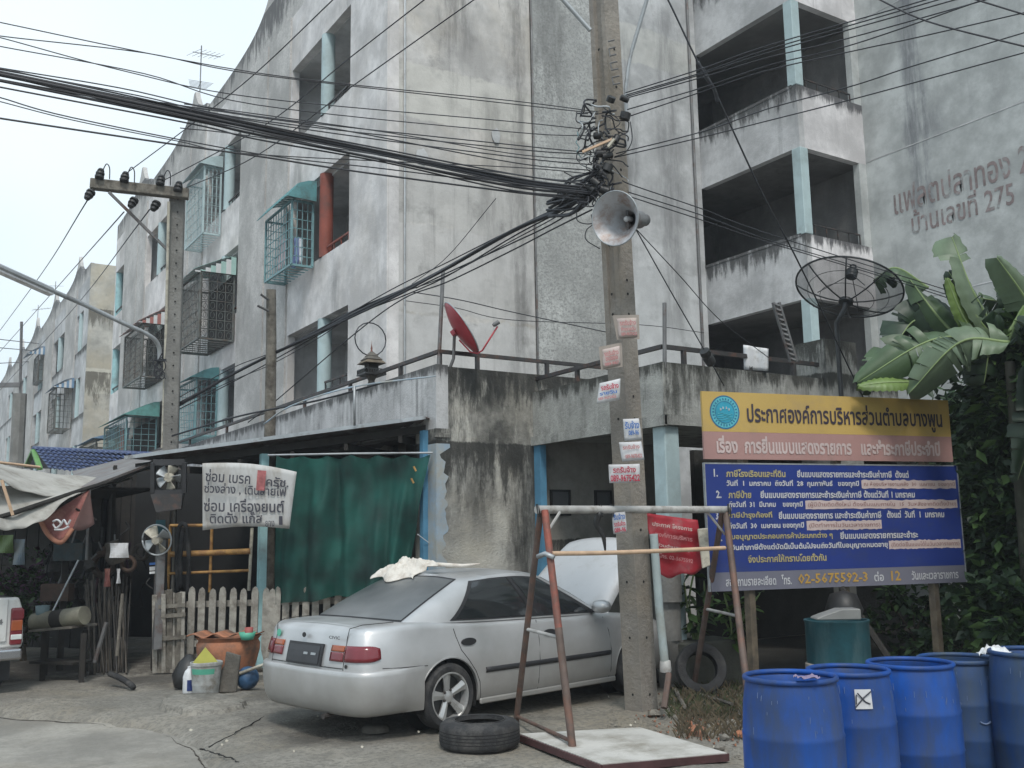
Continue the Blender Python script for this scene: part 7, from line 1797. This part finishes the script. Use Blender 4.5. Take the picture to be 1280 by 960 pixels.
for k, row in enumerate(rows):
    for (tx, u0, u1, m__) in row:
        v0 = ln(k) + (.0 if k < 8 else -.002)
        if m__ == 'note':
            nu = 40; mb = MB(); rnd = random.Random(k)
            top = [bp_(u0 - .004 + (u1 - u0 + .006) * i / nu, v0 + .041 + rnd.uniform(-.003, .004), .0022) for i in range(nu + 1)]; bot = [bp_(u0 - .004 + (u1 - u0 + .006) * i / nu, v0 - .004 + rnd.uniform(-.003, .003), .0022) for i in range(nu + 1)]
            mb.add(bot + top, [(i, i + 1, nu + 2 + i, nu + 1 + i) for i in range(nu)]); mb.build('pale_outline', M['binkpale'], t)
            bt(tx, u0 + .004, u1 - .004, v0 + .003, v0 + .034, 'binkred', bold=.0, off=.005)
        else: bt(tx, u0, u1, v0, v0 + .040, m__, bold=.03)
for (tx, u0, u1, m__, h_) in (('สอบถามรายละเอียด   โทร.', .055, .30, 'binkwhite', .05), ('02-5675592-3', .325, .60, 'binkgold', .052), ('ต่อ', .625, .665, 'binkwhite', .05), ('12', .695, .735, 'binkgold', .052), ('วันและเวลาราชการ', .78, .98, 'binkwhite', .048)):
    bt(tx, u0, u1, .022, .022 + h_, m__, bold=.02)
# round municipal emblem
def bdisc(nm, u, v, r0, r1, m__, off, n=40):
    c_ = bp_(u, v, off); mb = MB(); mb.add([c_ + (BU * math.cos(2*PI*k/n) + V((0, 0, 1)) * math.sin(2*PI*k/n)) * r for r in (r0, r1) for k in range(n)], [(k, (k+1) % n, (k+1) % n + n, k + n) for k in range(n)]); return mb.build(nm, m__, t)
me_ = [mat('emblem_blue', (.02, .14, .26), .5), mat('emblem_aqua', (.10, .42, .48), .5), mat('emblem_cyan', (.03, .30, .42), .5)]
bdisc('emblem_ring', .082, .895, .165, .180, me_[0], .003); bdisc('emblem_ring', .082, .895, .115, .1645, me_[1], .003); bdisc('emblem_disc', .082, .895, .001, .1145, me_[2], .004)
bdisc('emblem_ring', .082, .895, .112, .119, me_[0], .006)
for k in range(26):
    a_ = 2*PI*k/26; c_ = bp_(.082, .895, .006) + (BU * math.cos(a_) + V((0, 0, 1)) * math.sin(a_)) * .140
    tv = (BU * -math.sin(a_) + V((0, 0, 1)) * math.cos(a_)); MB().beam(c_ - tv * .007, c_ + tv * .007, .022, .001, up=tuple(BN)).build('emblem_letter', me_[0], t)
for k in range(4): MB().tube(catmull([bp_(.082, .895, .006) + BU * (x * .09) + V((0, 0, -.02 - k * .02 + .008 * math.sin(x * 9 + k))) for x in (-1, -.5, 0, .5, 1)], 4), .003, 4).build('emblem_wave', me_[1], t)
for (x, z_) in ((-.05, .03), (-.02, .045), (.02, .045), (.05, .03)): MB().tube([bp_(.082, .895, .006) + BU * x + V((0, 0, z_ - .012)), bp_(.082, .895, .006) + BU * x + V((0, 0, z_ + .012))], .007, 5).build('emblem_star', M['binkwhite'], t)
for u in (.155, .52, .89):
    q = bp_(u, 0, -.075); MB().box(q.x - .04, q.x + .04, q.y - .04, q.y + .04, 0, zt_ - .05).build('post', M['postwood'], t)
for v in (.15, .5, .75, .93): MB().beam(bp_(.03, v, -.045), bp_(.97, v, -.045), .03, .06).build('back_rail', M['postwood'], t)

# ================================================================== blue drums
def drum(label, px, d, zt, R_, m__, tilt=0, extra=None):
    c_ = at(px, 840, d); c_.z = 0
    t = thing('plastic_drum', label, 'drum', c_, 'open blue drums along the lower right edge')
    h = zt
    prof = [(.001, .01), (R_ * .9, .0), (R_ * 1.0, .03), (R_ * 1.05, h * .18), (R_ * 1.07, h * .33), (R_ * 1.085, h * .345), (R_ * 1.07, h * .36), (R_ * 1.07, h * .62), (R_ * 1.08, h * .635), (R_ * 1.06, h * .65), (R_ * 1.03, h * .82), (R_ * .965, h * .955)]
    mb = MB(); mb.lathe(prof + [(R_ * .955, h * .965), (R_ * .94, h * .96), (R_ * .99, h * .8), (R_ * 1.0, .1), (.001, .08)], 56, c_); mb.build('drum_body', M[m__], t, smooth=50)
    mb = MB(); mb.lathe([(R_ * .97 + .014 * math.cos(a), h - .014 + .016 * math.sin(a)) for a in [2*PI*k/8 for k in range(8)]], 56, c_, close=True); mb.build('rim', M[m__], t, smooth=True)
    rn = random.Random(int(px))
    for k in range(16):
        a = rn.uniform(-1.2, 1.2); z = h * rn.uniform(.55, .92); dr = (cB.xy.to_3d().normalized() * math.cos(a) + rgt * math.sin(a)); rr = R_ * (1.06 if z < h * .66 else 1.072 - .13 * ((z / h) - .62))
        l_ = rn.uniform(.01, .045); MB().tube([c_ + dr * rr + V((0, 0, z)), c_ + dr * (rr - l_ * .1) + V((rn.uniform(-.004, .004), 0, z + l_))], .0016, 4).build('scratch', M['scuff'], t)
    return t, c_
M['drumwarn'] = M['drumblue']
d1, c1_ = drum('nearest blue drum at the left end of the row, with pink scrap on its rim', 987, 5.65, .87, .262, 'drumblue')
d2_, c2_ = drum('brighter blue drum with a torn white label, second from the left', 1060, 6.1, .84, .247, 'drumwarn')
d3_, c3_ = drum('clean dark blue drum in the middle of the row', 1138, 6.5, .823, .272, 'drumblue')
d4_, c4_ = drum('faded greyish blue drum with a moulded handle, second from the right', 1199, 6.95, .79, .272, 'drumdull')
d5_, c5_ = drum('blue drum cut by the right edge of the picture', 1292, 6.6, .87, .268, 'drumdull')
def onrim(c_, a, z, R_): dr = (cB.xy.to_3d().normalized() * math.cos(a) + rgt * math.sin(a)); return c_ + dr * R_ + V((0, 0, z)), dr
mb = MB()
mb.grid(lambda u, v: onrim(c2_, -.20 + .38 * u, .64 + .11 * v, .2655 - .012 * v)[0], 8, 3); lbl = mb.build('torn_label', M['paperwhite'], d2_, solid=.002)
for pts_ in (((.0, 0), (.5, .6), (1, 1)), ((.15, .9), (.6, .35), (.9, .2)), ((.05, .2), (.08, .8))): MB().tube([onrim(c2_, -.20 + .36 * p[0], .65 + .09 * p[1], .268)[0] for p in pts_], .004, 4).build('label_mark', M['ink'], lbl)
p_, _ = onrim(c4_, .05, .42, .285); MB().tube(catmull([onrim(c4_, -.05 + .25 * k / 6, .40 - .015 * math.sin(PI * k / 6), .296)[0] for k in range(7)], 3), .006, 5).build('handle', M['scuff'], d4_)
mb = MB(); q = onrim(c1_, .1, .88, .25)[0]; mb.grid(lambda a, c: q + rgt * (a - .5) * .12 + fwd * (c - .5) * .10 + V((0, 0, .012 + .02 * mnoise.noise(V((a * 5, c * 5, 0))))), 8, 8); tagp(mb.build('plastic_scrap', mat('pinkish_plastic', (.25, .2, .3), .4), smooth=True), 'scrap of pinkish plastic lying on the rim of the nearest drum', 'scrap')
mb = MB(); q = (c4_ + c5_) / 2; q = at(1243, 812, 6.8); q.z = .83; mb.grid(lambda a, c: q + rgt * (a - .5) * .20 + fwd * (c - .5) * .14 + V((0, 0, .05 * (1 - (2*a-1)**2) * (1 - (2*c-1)**2) + .04 * mnoise.noise(V((a * 6, c * 6, 3))))), 16, 12); tagp(mb.build('plastic_bag', M['white'], smooth=True), 'crumpled white plastic bag on the rims of the right-hand drums', 'bag')
t = thing('metal_drum', 'short teal metal drum on a concrete ring behind the blue drums', 'drum', at(1049, 830, 9.3)); c_ = at(1049, 830, 9.3); c_.z = 0
mb = MB(); mb.lathe([(.001, 0), (.31, 0), (.31, .45), (.29, .46), (.001, .46)], 40, c_); mb.build('concrete_ring', M['pole'], t, smooth=40)
mb = MB(); mb.lathe([(.29, .46), (.292, .48), (.292, .83), (.30, .84), (.30, .855), (.28, .855), (.275, .81), (.001, .80)], 40, c_); mb.build('drum_body', M['drumteal'], t, smooth=40)
q = V((c_.x, c_.y, .857)); mb = MB(); mb.prism([(-.22, 0), (.20, 0), (.20, .10), (.02, .10), (-.14, .05), (-.22, .02)], q - fwd * .12 , rgt, (0, 0, 1), .22); tagp(mb.build('scrap_box', mat('grey_plastic_box', (.20, .20, .19), .6, var=.2), bevel=.012), 'grey plastic casing lying on top of the teal drum', 'casing')
mb = MB(); mb.lathe([(.001, -.2), (.16, -.16), (.20, 0), (.14, .16), (.001, .2)], 14, at(1055, 762, 10.4)); tagp(mb.build('rubbish_bag', M['black'], smooth=True), 'black bag of rubbish in the dark behind the teal drum', 'bag')
MB_ = MB(); MB_.tube([at(1052, 735, 10.6), at(1110, 822, 10.0)], .035, 6); tagp(MB_.build('dark_prop', M['darkwood']), 'dark slanting prop behind the blue drums under the board', 'prop')

# ================================================================== concrete block with tyre, concrete pipes, plants behind the frame
q = at(880, 850, 10.9); q.z = 0
mb = MB(); mb.beam(at(842, 850, 10.9).xy.to_3d() + V((0, 0, .25)), at(912, 850, 11.3).xy.to_3d() + V((0, 0, .25)), .5, .50); tagp(mb.build('planter_block', conc('mossy_block', (.12, .12, .10), dark=(.03, .035, .02), streak=.5, blot=.7, seedv=130, bump=.6), bevel=.02), 'dark mossy concrete planter block beside the utility pole', 'planter')
def vtyre(label, c_, ax_, R_=.30, cat='tyre'):
    t = thing('old_tyre', label, cat, c_); mb = MB(); mb.lathe([(R_ * .62, -.06), (R_ * .8, -.085), (R_ * .95, -.08), (R_, -.04), (R_, .04), (R_ * .95, .08), (R_ * .8, .085), (R_ * .62, .06), (R_ * .66, 0)], 44, c_, ax_, close=True); mb.build('carcass', M['rubber'], t, smooth=40)
    mb = MB(); mb.lathe([(R_ * .62 + .008 * math.cos(a), -.06 + .008 * math.sin(a)) for a in [2*PI*k/6 for k in range(6)]], 40, c_, ax_, close=True); mb.build('bead', M['rubber'], t, smooth=True)
vtyre('old tyre standing on edge against the mossy planter block', at(876, 836, 10.45), cB.xy.to_3d() + V((0, 0, .3)), .27)
for (x, y0, y1, r_, lb) in ((838, 712, 752, .13, 'upper grey concrete pipe section standing behind the red banner'), (838, 752, 800, .125, 'lower grey concrete pipe section standing on the planter block')):
    a_, b_ = at(x, y1, 10.95), at(x, y0, 10.95); mb = MB(); mb.lathe([(r_ * .7, 0), (r_, .0), (r_, (b_ - a_).length - .02), (r_ * .96, (b_ - a_).length - .005), (r_ * .7, (b_ - a_).length - .005)], 24, V((a_.x, a_.y, a_.z))); tagp(mb.build('concrete_pipe', M['polegrey'], smooth=50), lb, 'concrete pipe')
MB_ = MB(); q = at(838, 800, 10.95); MB_.box(q.x - .1, q.x + .1, q.y - .1, q.y + .1, 0, q.z); tagp(MB_.build('pipe_footing', M['polegrey']), 'short concrete footing under the standing pipe sections', 'footing')
M['weedgreen'] = mat('weed_green', (.055, .065, .03), .9, var=.4, vs=9)
M['leafbright'] = mat('leaf_bright', (.11, .19, .05), .5, var=.4, vs=5)
def leafplant(label, base, tips, size, mts, seed, nl=26):
    """a broad-leaved shrub: stems carrying separate pointed leaves"""
    t = thing('leafy_plant', label, 'plant', base); rn = random.Random(seed)
    proto = {}
    for tip in tips:
        st = catmull([base + V((rn.uniform(-.05, .05), rn.uniform(-.05, .05), 0)), base.lerp(tip, .5) + V((rn.uniform(-.08, .08), rn.uniform(-.08, .08), .05)), tip], 5)
        MB().tube(st, [.012] * (len(st) - 1) + [.005], 5).build('stem', M['stemgreen'], t)
        for k in range(nl):
            p = st[rn.randrange(len(st) // 4, len(st))]; a_ = rn.uniform(0, 2 * PI); m__ = rn.choice(mts)
            if m__.name not in proto:
                mb = MB(); mb.grid(lambda u, v: V((u, (v - .5) * .42 * math.sin(PI * min(1, u * .95 + .05)) ** .8, -.25 * u * u + .12 * abs(v - .5))), 6, 2)
                me = bpy.data.meshes.new('leaf'); me.from_pydata([tuple(q) for q in mb.v], [], mb.f); me.materials.append(m__); me.polygons.foreach_set('use_smooth', [True] * len(me.polygons)); proto[m__.name] = me
            o = bpy.data.objects.new('leaf', proto[m__.name]); COL.objects.link(o); o.parent = t
            o.location = p - ORG[t.name]; s_ = size * rn.uniform(.65, 1.25); o.scale = (s_, s_, s_); o.rotation_euler = (rn.uniform(-.5, .5), rn.uniform(-.5, .7), a_)
    return t
b0 = at(870, 795, 11.2)
leafplant('bright leafy shrub growing on the planter between the pipes and the A-frame', V((b0.x, b0.y, .45)), [at(x, y, 11.1 + (i % 3) * .15) for i, (x, y) in enumerate(((855, 728), (868, 712), (880, 726), (892, 745), (862, 745), (885, 700)))], .17, [M['leaf'], M['leafbright'], M['leafdark']], 3, 12)
b0 = at(915, 800, 11.2)
leafplant('leafy shrub under the lower left corner of the notice board', V((b0.x, b0.y, .3)), [at(x, y, 10.9 + (i % 3) * .15) for i, (x, y) in enumerate(((905, 742), (918, 750), (935, 738), (950, 742), (900, 765), (925, 768)))], .19, [M['leafbright'], M['leaf']], 6, 12)
bush('green creeper on the wall below the middle of the notice board', at(1140, 775, 13.2), (.7, .4, .5), 900, .13, [M['leafdark'], M['leaf'], M['leafdark']], 31)
bush('low green weeds in front of the wall behind the right-hand drums', at(1200, 795, 12.4), (.8, .4, .35), 800, .12, [M['leafdark'], M['leaf']], 32)
# weeds, rubble
def stuffblob(nm, label, fn, mt):
    mb = MB(); fn(mb); o = mb.build(nm, mt); tagp(o, label, nm.replace('_', ' '), kind='stuff')
rn = random.Random(40)
def wz_(mb, n_, xs0, xs1, ys0, ys1, h0, h1, w_):
    for k in range(n_):
        p = onp(rn.uniform(xs0, xs1), rn.uniform(ys0, ys1), 2, 0); h_ = rn.uniform(h0, h1); d = V((rn.uniform(-.5, .5), rn.uniform(-.5, .5), 1)).normalized() * h_; s_ = V((rn.uniform(-1, 1), rn.uniform(-1, 1), 0)).normalized() * w_
        mb.add([p - s_, p + s_, p + d * .6 + s_ * .6 + V((0, 0, 0)), p + d + V((d.x * .5, d.y * .5, -.1 * h_))], [(0, 1, 2), (0, 2, 3)])
stuffblob('dry_weeds', 'dry brown weeds between the pole and the blue drums', lambda mb: wz_(mb, 900, 846, 930, 858, 925, .03, .17, .005), M['dry'])
stuffblob('green_weeds', 'short green weeds around the foot of the planter', lambda mb: wz_(mb, 1100, 835, 935, 848, 900, .02, .14, .006), M['weedgreen'])
stuffblob('green_weeds', 'small tufts of grass at the front leg of the pipe frame', lambda mb: wz_(mb, 120, 712, 732, 940, 952, .02, .07, .004), M['leaf'])
def pebbles(mb, n_, x0, x1, y0, y1, s0, s1):
    for k in range(n_):
        p = onp(rn.uniform(x0, x1), rn.uniform(y0, y1), 2, 0); s_ = rn.uniform(s0, s1)
        q = [V((rn.uniform(-1, 1), rn.uniform(-1, 1), rn.uniform(-.3, .8))).normalized() * s_ * rn.uniform(.6, 1) for _ in range(4)] + [V((0, 0, s_ * .8))]
        a = [V((s_ * math.cos(i * PI / 2 + k), s_ * math.sin(i * PI / 2 + k), -.2 * s_)) * rn.uniform(.6, 1.2) for i in range(4)]
        mb.add([p + x for x in a] + [p + V((rn.uniform(-.3, .3) * s_, rn.uniform(-.3, .3) * s_, s_ * .8))], [(0, 1, 4), (1, 2, 4), (2, 3, 4), (3, 0, 4)])
stuffblob('gravel', 'crumbs of grey rubble round the foot of the utility pole', lambda mb: pebbles(mb, 900, 760, 935, 880, 950, .004, .02), M['yard'])
stuffblob('gravel', 'loose grit scattered on the yard pavement', lambda mb: pebbles(mb, 1400, 230, 940, 880, 1000, .002, .008), M['yard'])
stuffblob('dry_leaves', 'fallen orange-brown leaves around the foot of the pole and planter', lambda mb: [mb.add([p + V((math.cos(a) * s_, math.sin(a) * s_, .012 + .012 * math.cos(2 * a))) for a in (0, 1.2, 2.4, 3.6, 4.8)], [(0, 1, 2, 3, 4)]) for _ in range(160) for p, s_ in [(onp(rn.uniform(790, 930), rn.uniform(868, 935), 2, .005), rn.uniform(.008, .022))]], M['terra'])
stuffblob('litter', 'pale scraps of litter scattered on the yard pavement', lambda mb: [mb.add([p + V((math.cos(a) * s_, math.sin(a) * s_ * .6, .01 + .01 * math.sin(a))) for a in (0, 1.5, 3.1, 4.6)], [(0, 1, 2, 3)]) for _ in range(26) for p, s_ in [(onp(rn.uniform(200, 930), rn.uniform(862, 950), 2, .004), rn.uniform(.006, .02))]], M['cream'])
for k in range(9):
    p = onp(*[(872, 915), (905, 922), (890, 908), (860, 905), (915, 905), (818, 893), (925, 918), (845, 897), (900, 935)][k], 2, .02); s_ = [.09, .05, .04, .05, .06, .07, .05, .04, .05][k]
    rr = random.Random(k); mb = MB(); mb.lathe([(.001, -.3 * s_), (s_ * rr.uniform(.8, 1.1), -.2 * s_), (s_ * rr.uniform(.7, 1), .3 * s_), (s_ * .4, .6 * s_), (.001, .65 * s_)], 7, p, (rr.uniform(-.3, .3), rr.uniform(-.3, .3), 1))
    tagp(mb.build('rubble_stone', M['yard'] if k % 3 else M['terra']), 'broken lump of rubble in the weeds beside the blue drums', 'rubble', 'rubble lumps in the weeds')
for k, (x, y, x2, y2) in enumerate(((870, 866, 915, 880), (838, 850, 856, 884), (826, 880, 838, 852))):
    a_, b_ = onp(x, y, 2, .03), onp(x2, y2, 2, .10); MB_ = MB(); MB_.tube([a_, b_], .018, 5); tagp(MB_.build('broken_stick', M['oldwood']), ['broken stick lying across the weeds', 'dark stick leaning at the foot of the planter', 'short brown stick by the foot of the leaning pipe'][k], 'stick')

# ================================================================== banana plants at the right
def bleaf(parent, base, mid, tip, w_, mt, nrm=(0, 0, 1), cuts=0, seed=0, droop=.12, foldk=.25):
    cur = catmull([base, mid, tip], 12); n_ = len(cur) - 1; nrm = V(nrm).normalized(); rn = random.Random(seed)
    cutp = sorted(rn.uniform(.12, .95) for _ in range(int(cuts * 1.7)))
    for side in (1, -1):
        mb = MB(); segs = [0] + [c for c in cutp if rn.random() < .8] + [1]
        for si in range(len(segs) - 1):
            a0, a1 = segs[si], segs[si + 1]; ga = .014 if si else 0; sag = rn.uniform(-.08, .22) if cuts else 0
            m_ = max(3, int((a1 - a0) * 26))
            def fn(u, v):
                s = a0 + (a1 - a0) * u + ga * v * (1 if u == 0 else 0); k = min(n_ - 1e-6, s * n_); i = int(k); p = cur[i].lerp(cur[i + 1], k - i); t_ = (cur[i + 1] - cur[i]).normalized()
                sv = t_.cross(nrm).normalized(); up_ = sv.cross(t_)
                wd = w_ * (math.sin(PI * min(1, .04 + .93 * s ** .75)) ** .55) if s < .985 else w_ * .12
                lag = -.18 * v * w_
                return p + sv * side * wd * v + t_ * lag * -1 + up_ * (foldk * w_ * v - (droop + foldk * .9) * w_ * v * v * 1.4 - sag * v) + up_ * .012 * math.sin(s * 60) * v
            mb.grid(fn, m_, 5)
        mb.build('leaf_blade', mt, parent, smooth=True)
    MB().tube(cur, [.022 * (1 - .8 * i / n_) for i in range(n_ + 1)], 6).build('midrib', M['stemgreen'], parent, smooth=True)
def bplant(label, base, stems, leaves, grp='banana plants against the teal wall'):
    t = thing('banana_plant', label, 'banana plant', base, grp)
    for (a_, b_, r_) in stems: MB().tube(catmull([a_, a_.lerp(b_, .5), b_], 4), [r_ * (1 - .35 * i / 8) for i in range(9)], 10).build('trunk', mat('banana_trunk', (.045, .048, .03), .7, var=.4, vs=6, dirt=(.05, .04, .03)), t, smooth=True)
    for i, lf in enumerate(leaves):
        l_ = bpy.data.objects.new('leaf', None); COL.objects.link(l_); l_.parent = t; ORG[l_.name] = ORG[t.name]
        bleaf(l_, *lf[:5], **lf[5])
    return t
A = lambda x, y, d: at(x, y, d)
cu = A(1255, 425, 11.0)
bplant('tall banana plant with the large pale leaf standing up against the painted wall', V((cu.x, cu.y, 0)), [(V((cu.x + .5, cu.y + .2, 0)), A(1262, 440, 11.2), .09)], [
    (A(1250, 425, 11.0), A(1215, 362, 11.0), A(1190, 296, 11.2), .26, M['bananapale'], dict(nrm=tuple(cB + cR * .5), cuts=2, seed=1)),
    (A(1246, 428, 10.95), A(1218, 392, 10.9), A(1186, 340, 11.0), .17, M['bananadark'], dict(nrm=tuple(cB - cR * .3), cuts=9, seed=2)),
    (A(1236, 446, 11.0), A(1204, 396, 10.9), A(1184, 348, 10.9), .09, M['bananayel'], dict(nrm=tuple(cB), cuts=0, seed=3)),
    (A(1262, 425, 10.8), A(1262, 380, 10.7), A(1232, 326, 10.7), .16, M['bananapale'], dict(nrm=tuple(cB), cuts=1, seed=4)) if 0 else (A(1300, 410, 10.6), A(1280, 370, 10.6), A(1246, 322, 10.6), .14, M['bananapale'], dict(nrm=tuple(cB), cuts=2, seed=4)),
    (A(1256, 420, 11.1), A(1240, 425, 11.0), A(1230, 480, 11.0), .24, M['bananadark'], dict(nrm=tuple(cB), cuts=5, seed=5)),
    (A(1262, 415, 10.6), A(1290, 375, 10.5), A(1330, 395, 10.4), .24, M['bananayel'], dict(nrm=tuple(cU), cuts=4, seed=6)),
    (A(1262, 425, 10.5), A(1282, 395, 10.3), A(1320, 440, 10.2), .25, M['bananadark'], dict(nrm=tuple(cU + cB * .5), cuts=5, seed=7))])
cu = A(1245, 450, 10.4)
bplant('banana plant whose broad grey-green leaves droop over the top of the notice board', V((cu.x, cu.y, 0)), [(V((cu.x + .7, cu.y + .3, 0)), A(1262, 452, 10.8), .08)], [
    (A(1262, 428, 10.3), A(1200, 428, 10.4), A(1136, 492, 10.6), .24, M['bananapale'], dict(nrm=tuple(cU * .55 + cB * .9), cuts=8, seed=11)),
    (A(1240, 425, 10.8), A(1165, 425, 10.8), A(1072, 478, 10.9), .25, M['banana'], dict(nrm=tuple(cU * .6 + cB), cuts=8, seed=12)),
    (A(1230, 445, 11.2), A(1165, 395, 11.4), A(1140, 372, 11.5), .26, M['bananadark'], dict(nrm=tuple(cB + cU * .2), cuts=3, seed=13)),
    (A(1200, 440, 11.3), A(1150, 400, 11.5), A(1122, 425, 11.4), .27, M['bananadark'], dict(nrm=tuple(cB), cuts=4, seed=14)),
    (A(1215, 440, 11.2), A(1172, 395, 11.3), A(1138, 350, 11.5), .16, M['banana'], dict(nrm=tuple(cB), cuts=3, seed=15)),
    (A(1145, 478, 10.9), A(1110, 478, 10.8), A(1074, 482, 10.8), .11, M['bananayel'], dict(nrm=tuple(cU + cB), cuts=0, seed=16)),
    (A(1180, 470, 10.9), A(1120, 440, 11.1), A(1085, 480, 11.0), .22, M['banana'], dict(nrm=tuple(cB + cU * .4), cuts=5, seed=17)),
    (A(1290, 450, 10.6), A(1295, 520, 10.5), A(1272, 600, 10.4), .22, M['bananadark'], dict(nrm=tuple(cB), cuts=4, seed=19)),
    (A(1160, 360, 12.4), A(1120, 335, 12.4), A(1092, 350, 12.6), .17, M['banana'], dict(nrm=tuple(cU + cB * .6), cuts=3, seed=20))])
cu = A(1300, 460, 11.6)
rn3 = random.Random(63)
bplant('dense dark clump of banana leaves filling the right edge above the drums', V((cu.x, cu.y, 0)), [(V((cu.x + .1, cu.y, 0)), A(1300, 460, 11.6), .10)],
    [(A(1290 + rn3.uniform(-12, 12), 440 + rn3.uniform(-15, 25), 11.5), A((1290 + tx) / 2, (440 + ty) / 2 - 22, 11.4 + rn3.uniform(-.2, .2)), A(tx, ty, 11.3 + rn3.uniform(-.3, .3)), rn3.uniform(.17, .25), M[m__], dict(nrm=tuple(cB + cU * rn3.uniform(.1, .6)), cuts=5, seed=70 + i_))
     for i_, (tx, ty, m__) in enumerate(((1225, 372, 'banana'), (1262, 350, 'bananadark'), (1300, 330, 'banana'), (1218, 420, 'bananadark'), (1228, 470, 'bananadark'), (1250, 520, 'bananadark'), (1285, 545, 'bananadark'), (1215, 520, 'banana'), (1275, 380, 'bananapale'), (1245, 405, 'banana'), (1240, 600, 'bananadark'), (1300, 470, 'banana')))])
def tree(label, base, crownc, r3, n_, size, mts, seed, grp='dark trees at the right edge'):
    t = thing('shade_tree', label, 'tree', base, grp); rn = random.Random(seed)
    MB().tube(catmull([base, base.lerp(crownc, .5) + V((.1, .1, 0)), crownc], 5), [.12 - .006 * i for i in range(11)], 9).build('trunk', M['postwood'], t, smooth=True)
    for k in range(7): MB().tube(catmull([base.lerp(crownc, .55 + .05 * k), crownc + V((rn.uniform(-.6, .6) * r3[0], rn.uniform(-.6, .6) * r3[1], rn.uniform(-.3, .6) * r3[2]))], 4) if 0 else [base.lerp(crownc, .55 + .05 * k), crownc + V((rn.uniform(-.7, .7) * r3[0], rn.uniform(-.7, .7) * r3[1], rn.uniform(-.4, .7) * r3[2]))], [.05, .015], 6).build('limb', M['postwood'], t)
    leafblob(t, 'crown', crownc, r3, n_, size, mts, seed)
    return t
cD = [M['leafdark'], M['leaf'], M['leafdark'], M['bananadark']]
q = at(1268, 600, 11.2); tree('dense dark tree filling the right edge beside the notice board', V((q.x, q.y, 0)), q, (.42, .6, 1.7), 10000, .15, cD, 51)
q = at(1245, 610, 13.2); tree('darker tree in the shade behind the notice board', V((q.x, q.y, 0)), q, (.8, .9, 1.7), 9000, .2, [M['leafdark'], M['bananadark'], M['leafdark']], 52)
q = at(1300, 462, 11.0); tree('bright green tree top leaning in at the right edge above the drums', V((q.x, q.y, 0)), q, (.5, .8, .7), 4500, .17, [M['leaf'], M['leafbright'], M['leafdark']], 53)
q = at(1560, 560, 8.6); tree('large leafy tree standing just outside the right edge', V((q.x, q.y, 0)), q + V((0, 0, .8)), (1.3, 1.5, 1.8), 7000, .22, cD, 54)
q = at(1275, 770, 10.8); bush('dark leafy undergrowth behind the right-hand drums', q, (.6, .8, .5), 3500, .16, cD, 55)

# ================================================================== thin grey air
def hazemat():
    m = bpy.data.materials.new('haze'); m.use_nodes = True; n = m.node_tree; n.nodes.clear()
    o = n.nodes.new('ShaderNodeOutputMaterial'); v = n.nodes.new('ShaderNodeVolumePrincipled')
    v.inputs['Color'].default_value = (.86, .90, .95, 1); v.inputs['Density'].default_value = .0018; v.inputs['Anisotropy'].default_value = .2
    n.links.new(v.outputs['Volume'], o.inputs['Volume']); return m
hz = MB(); hz.box(-225, 265, -125, 335, -2.2, 17.5); hzo = hz.build('haze', hazemat()); hzo['kind'] = 'stuff'
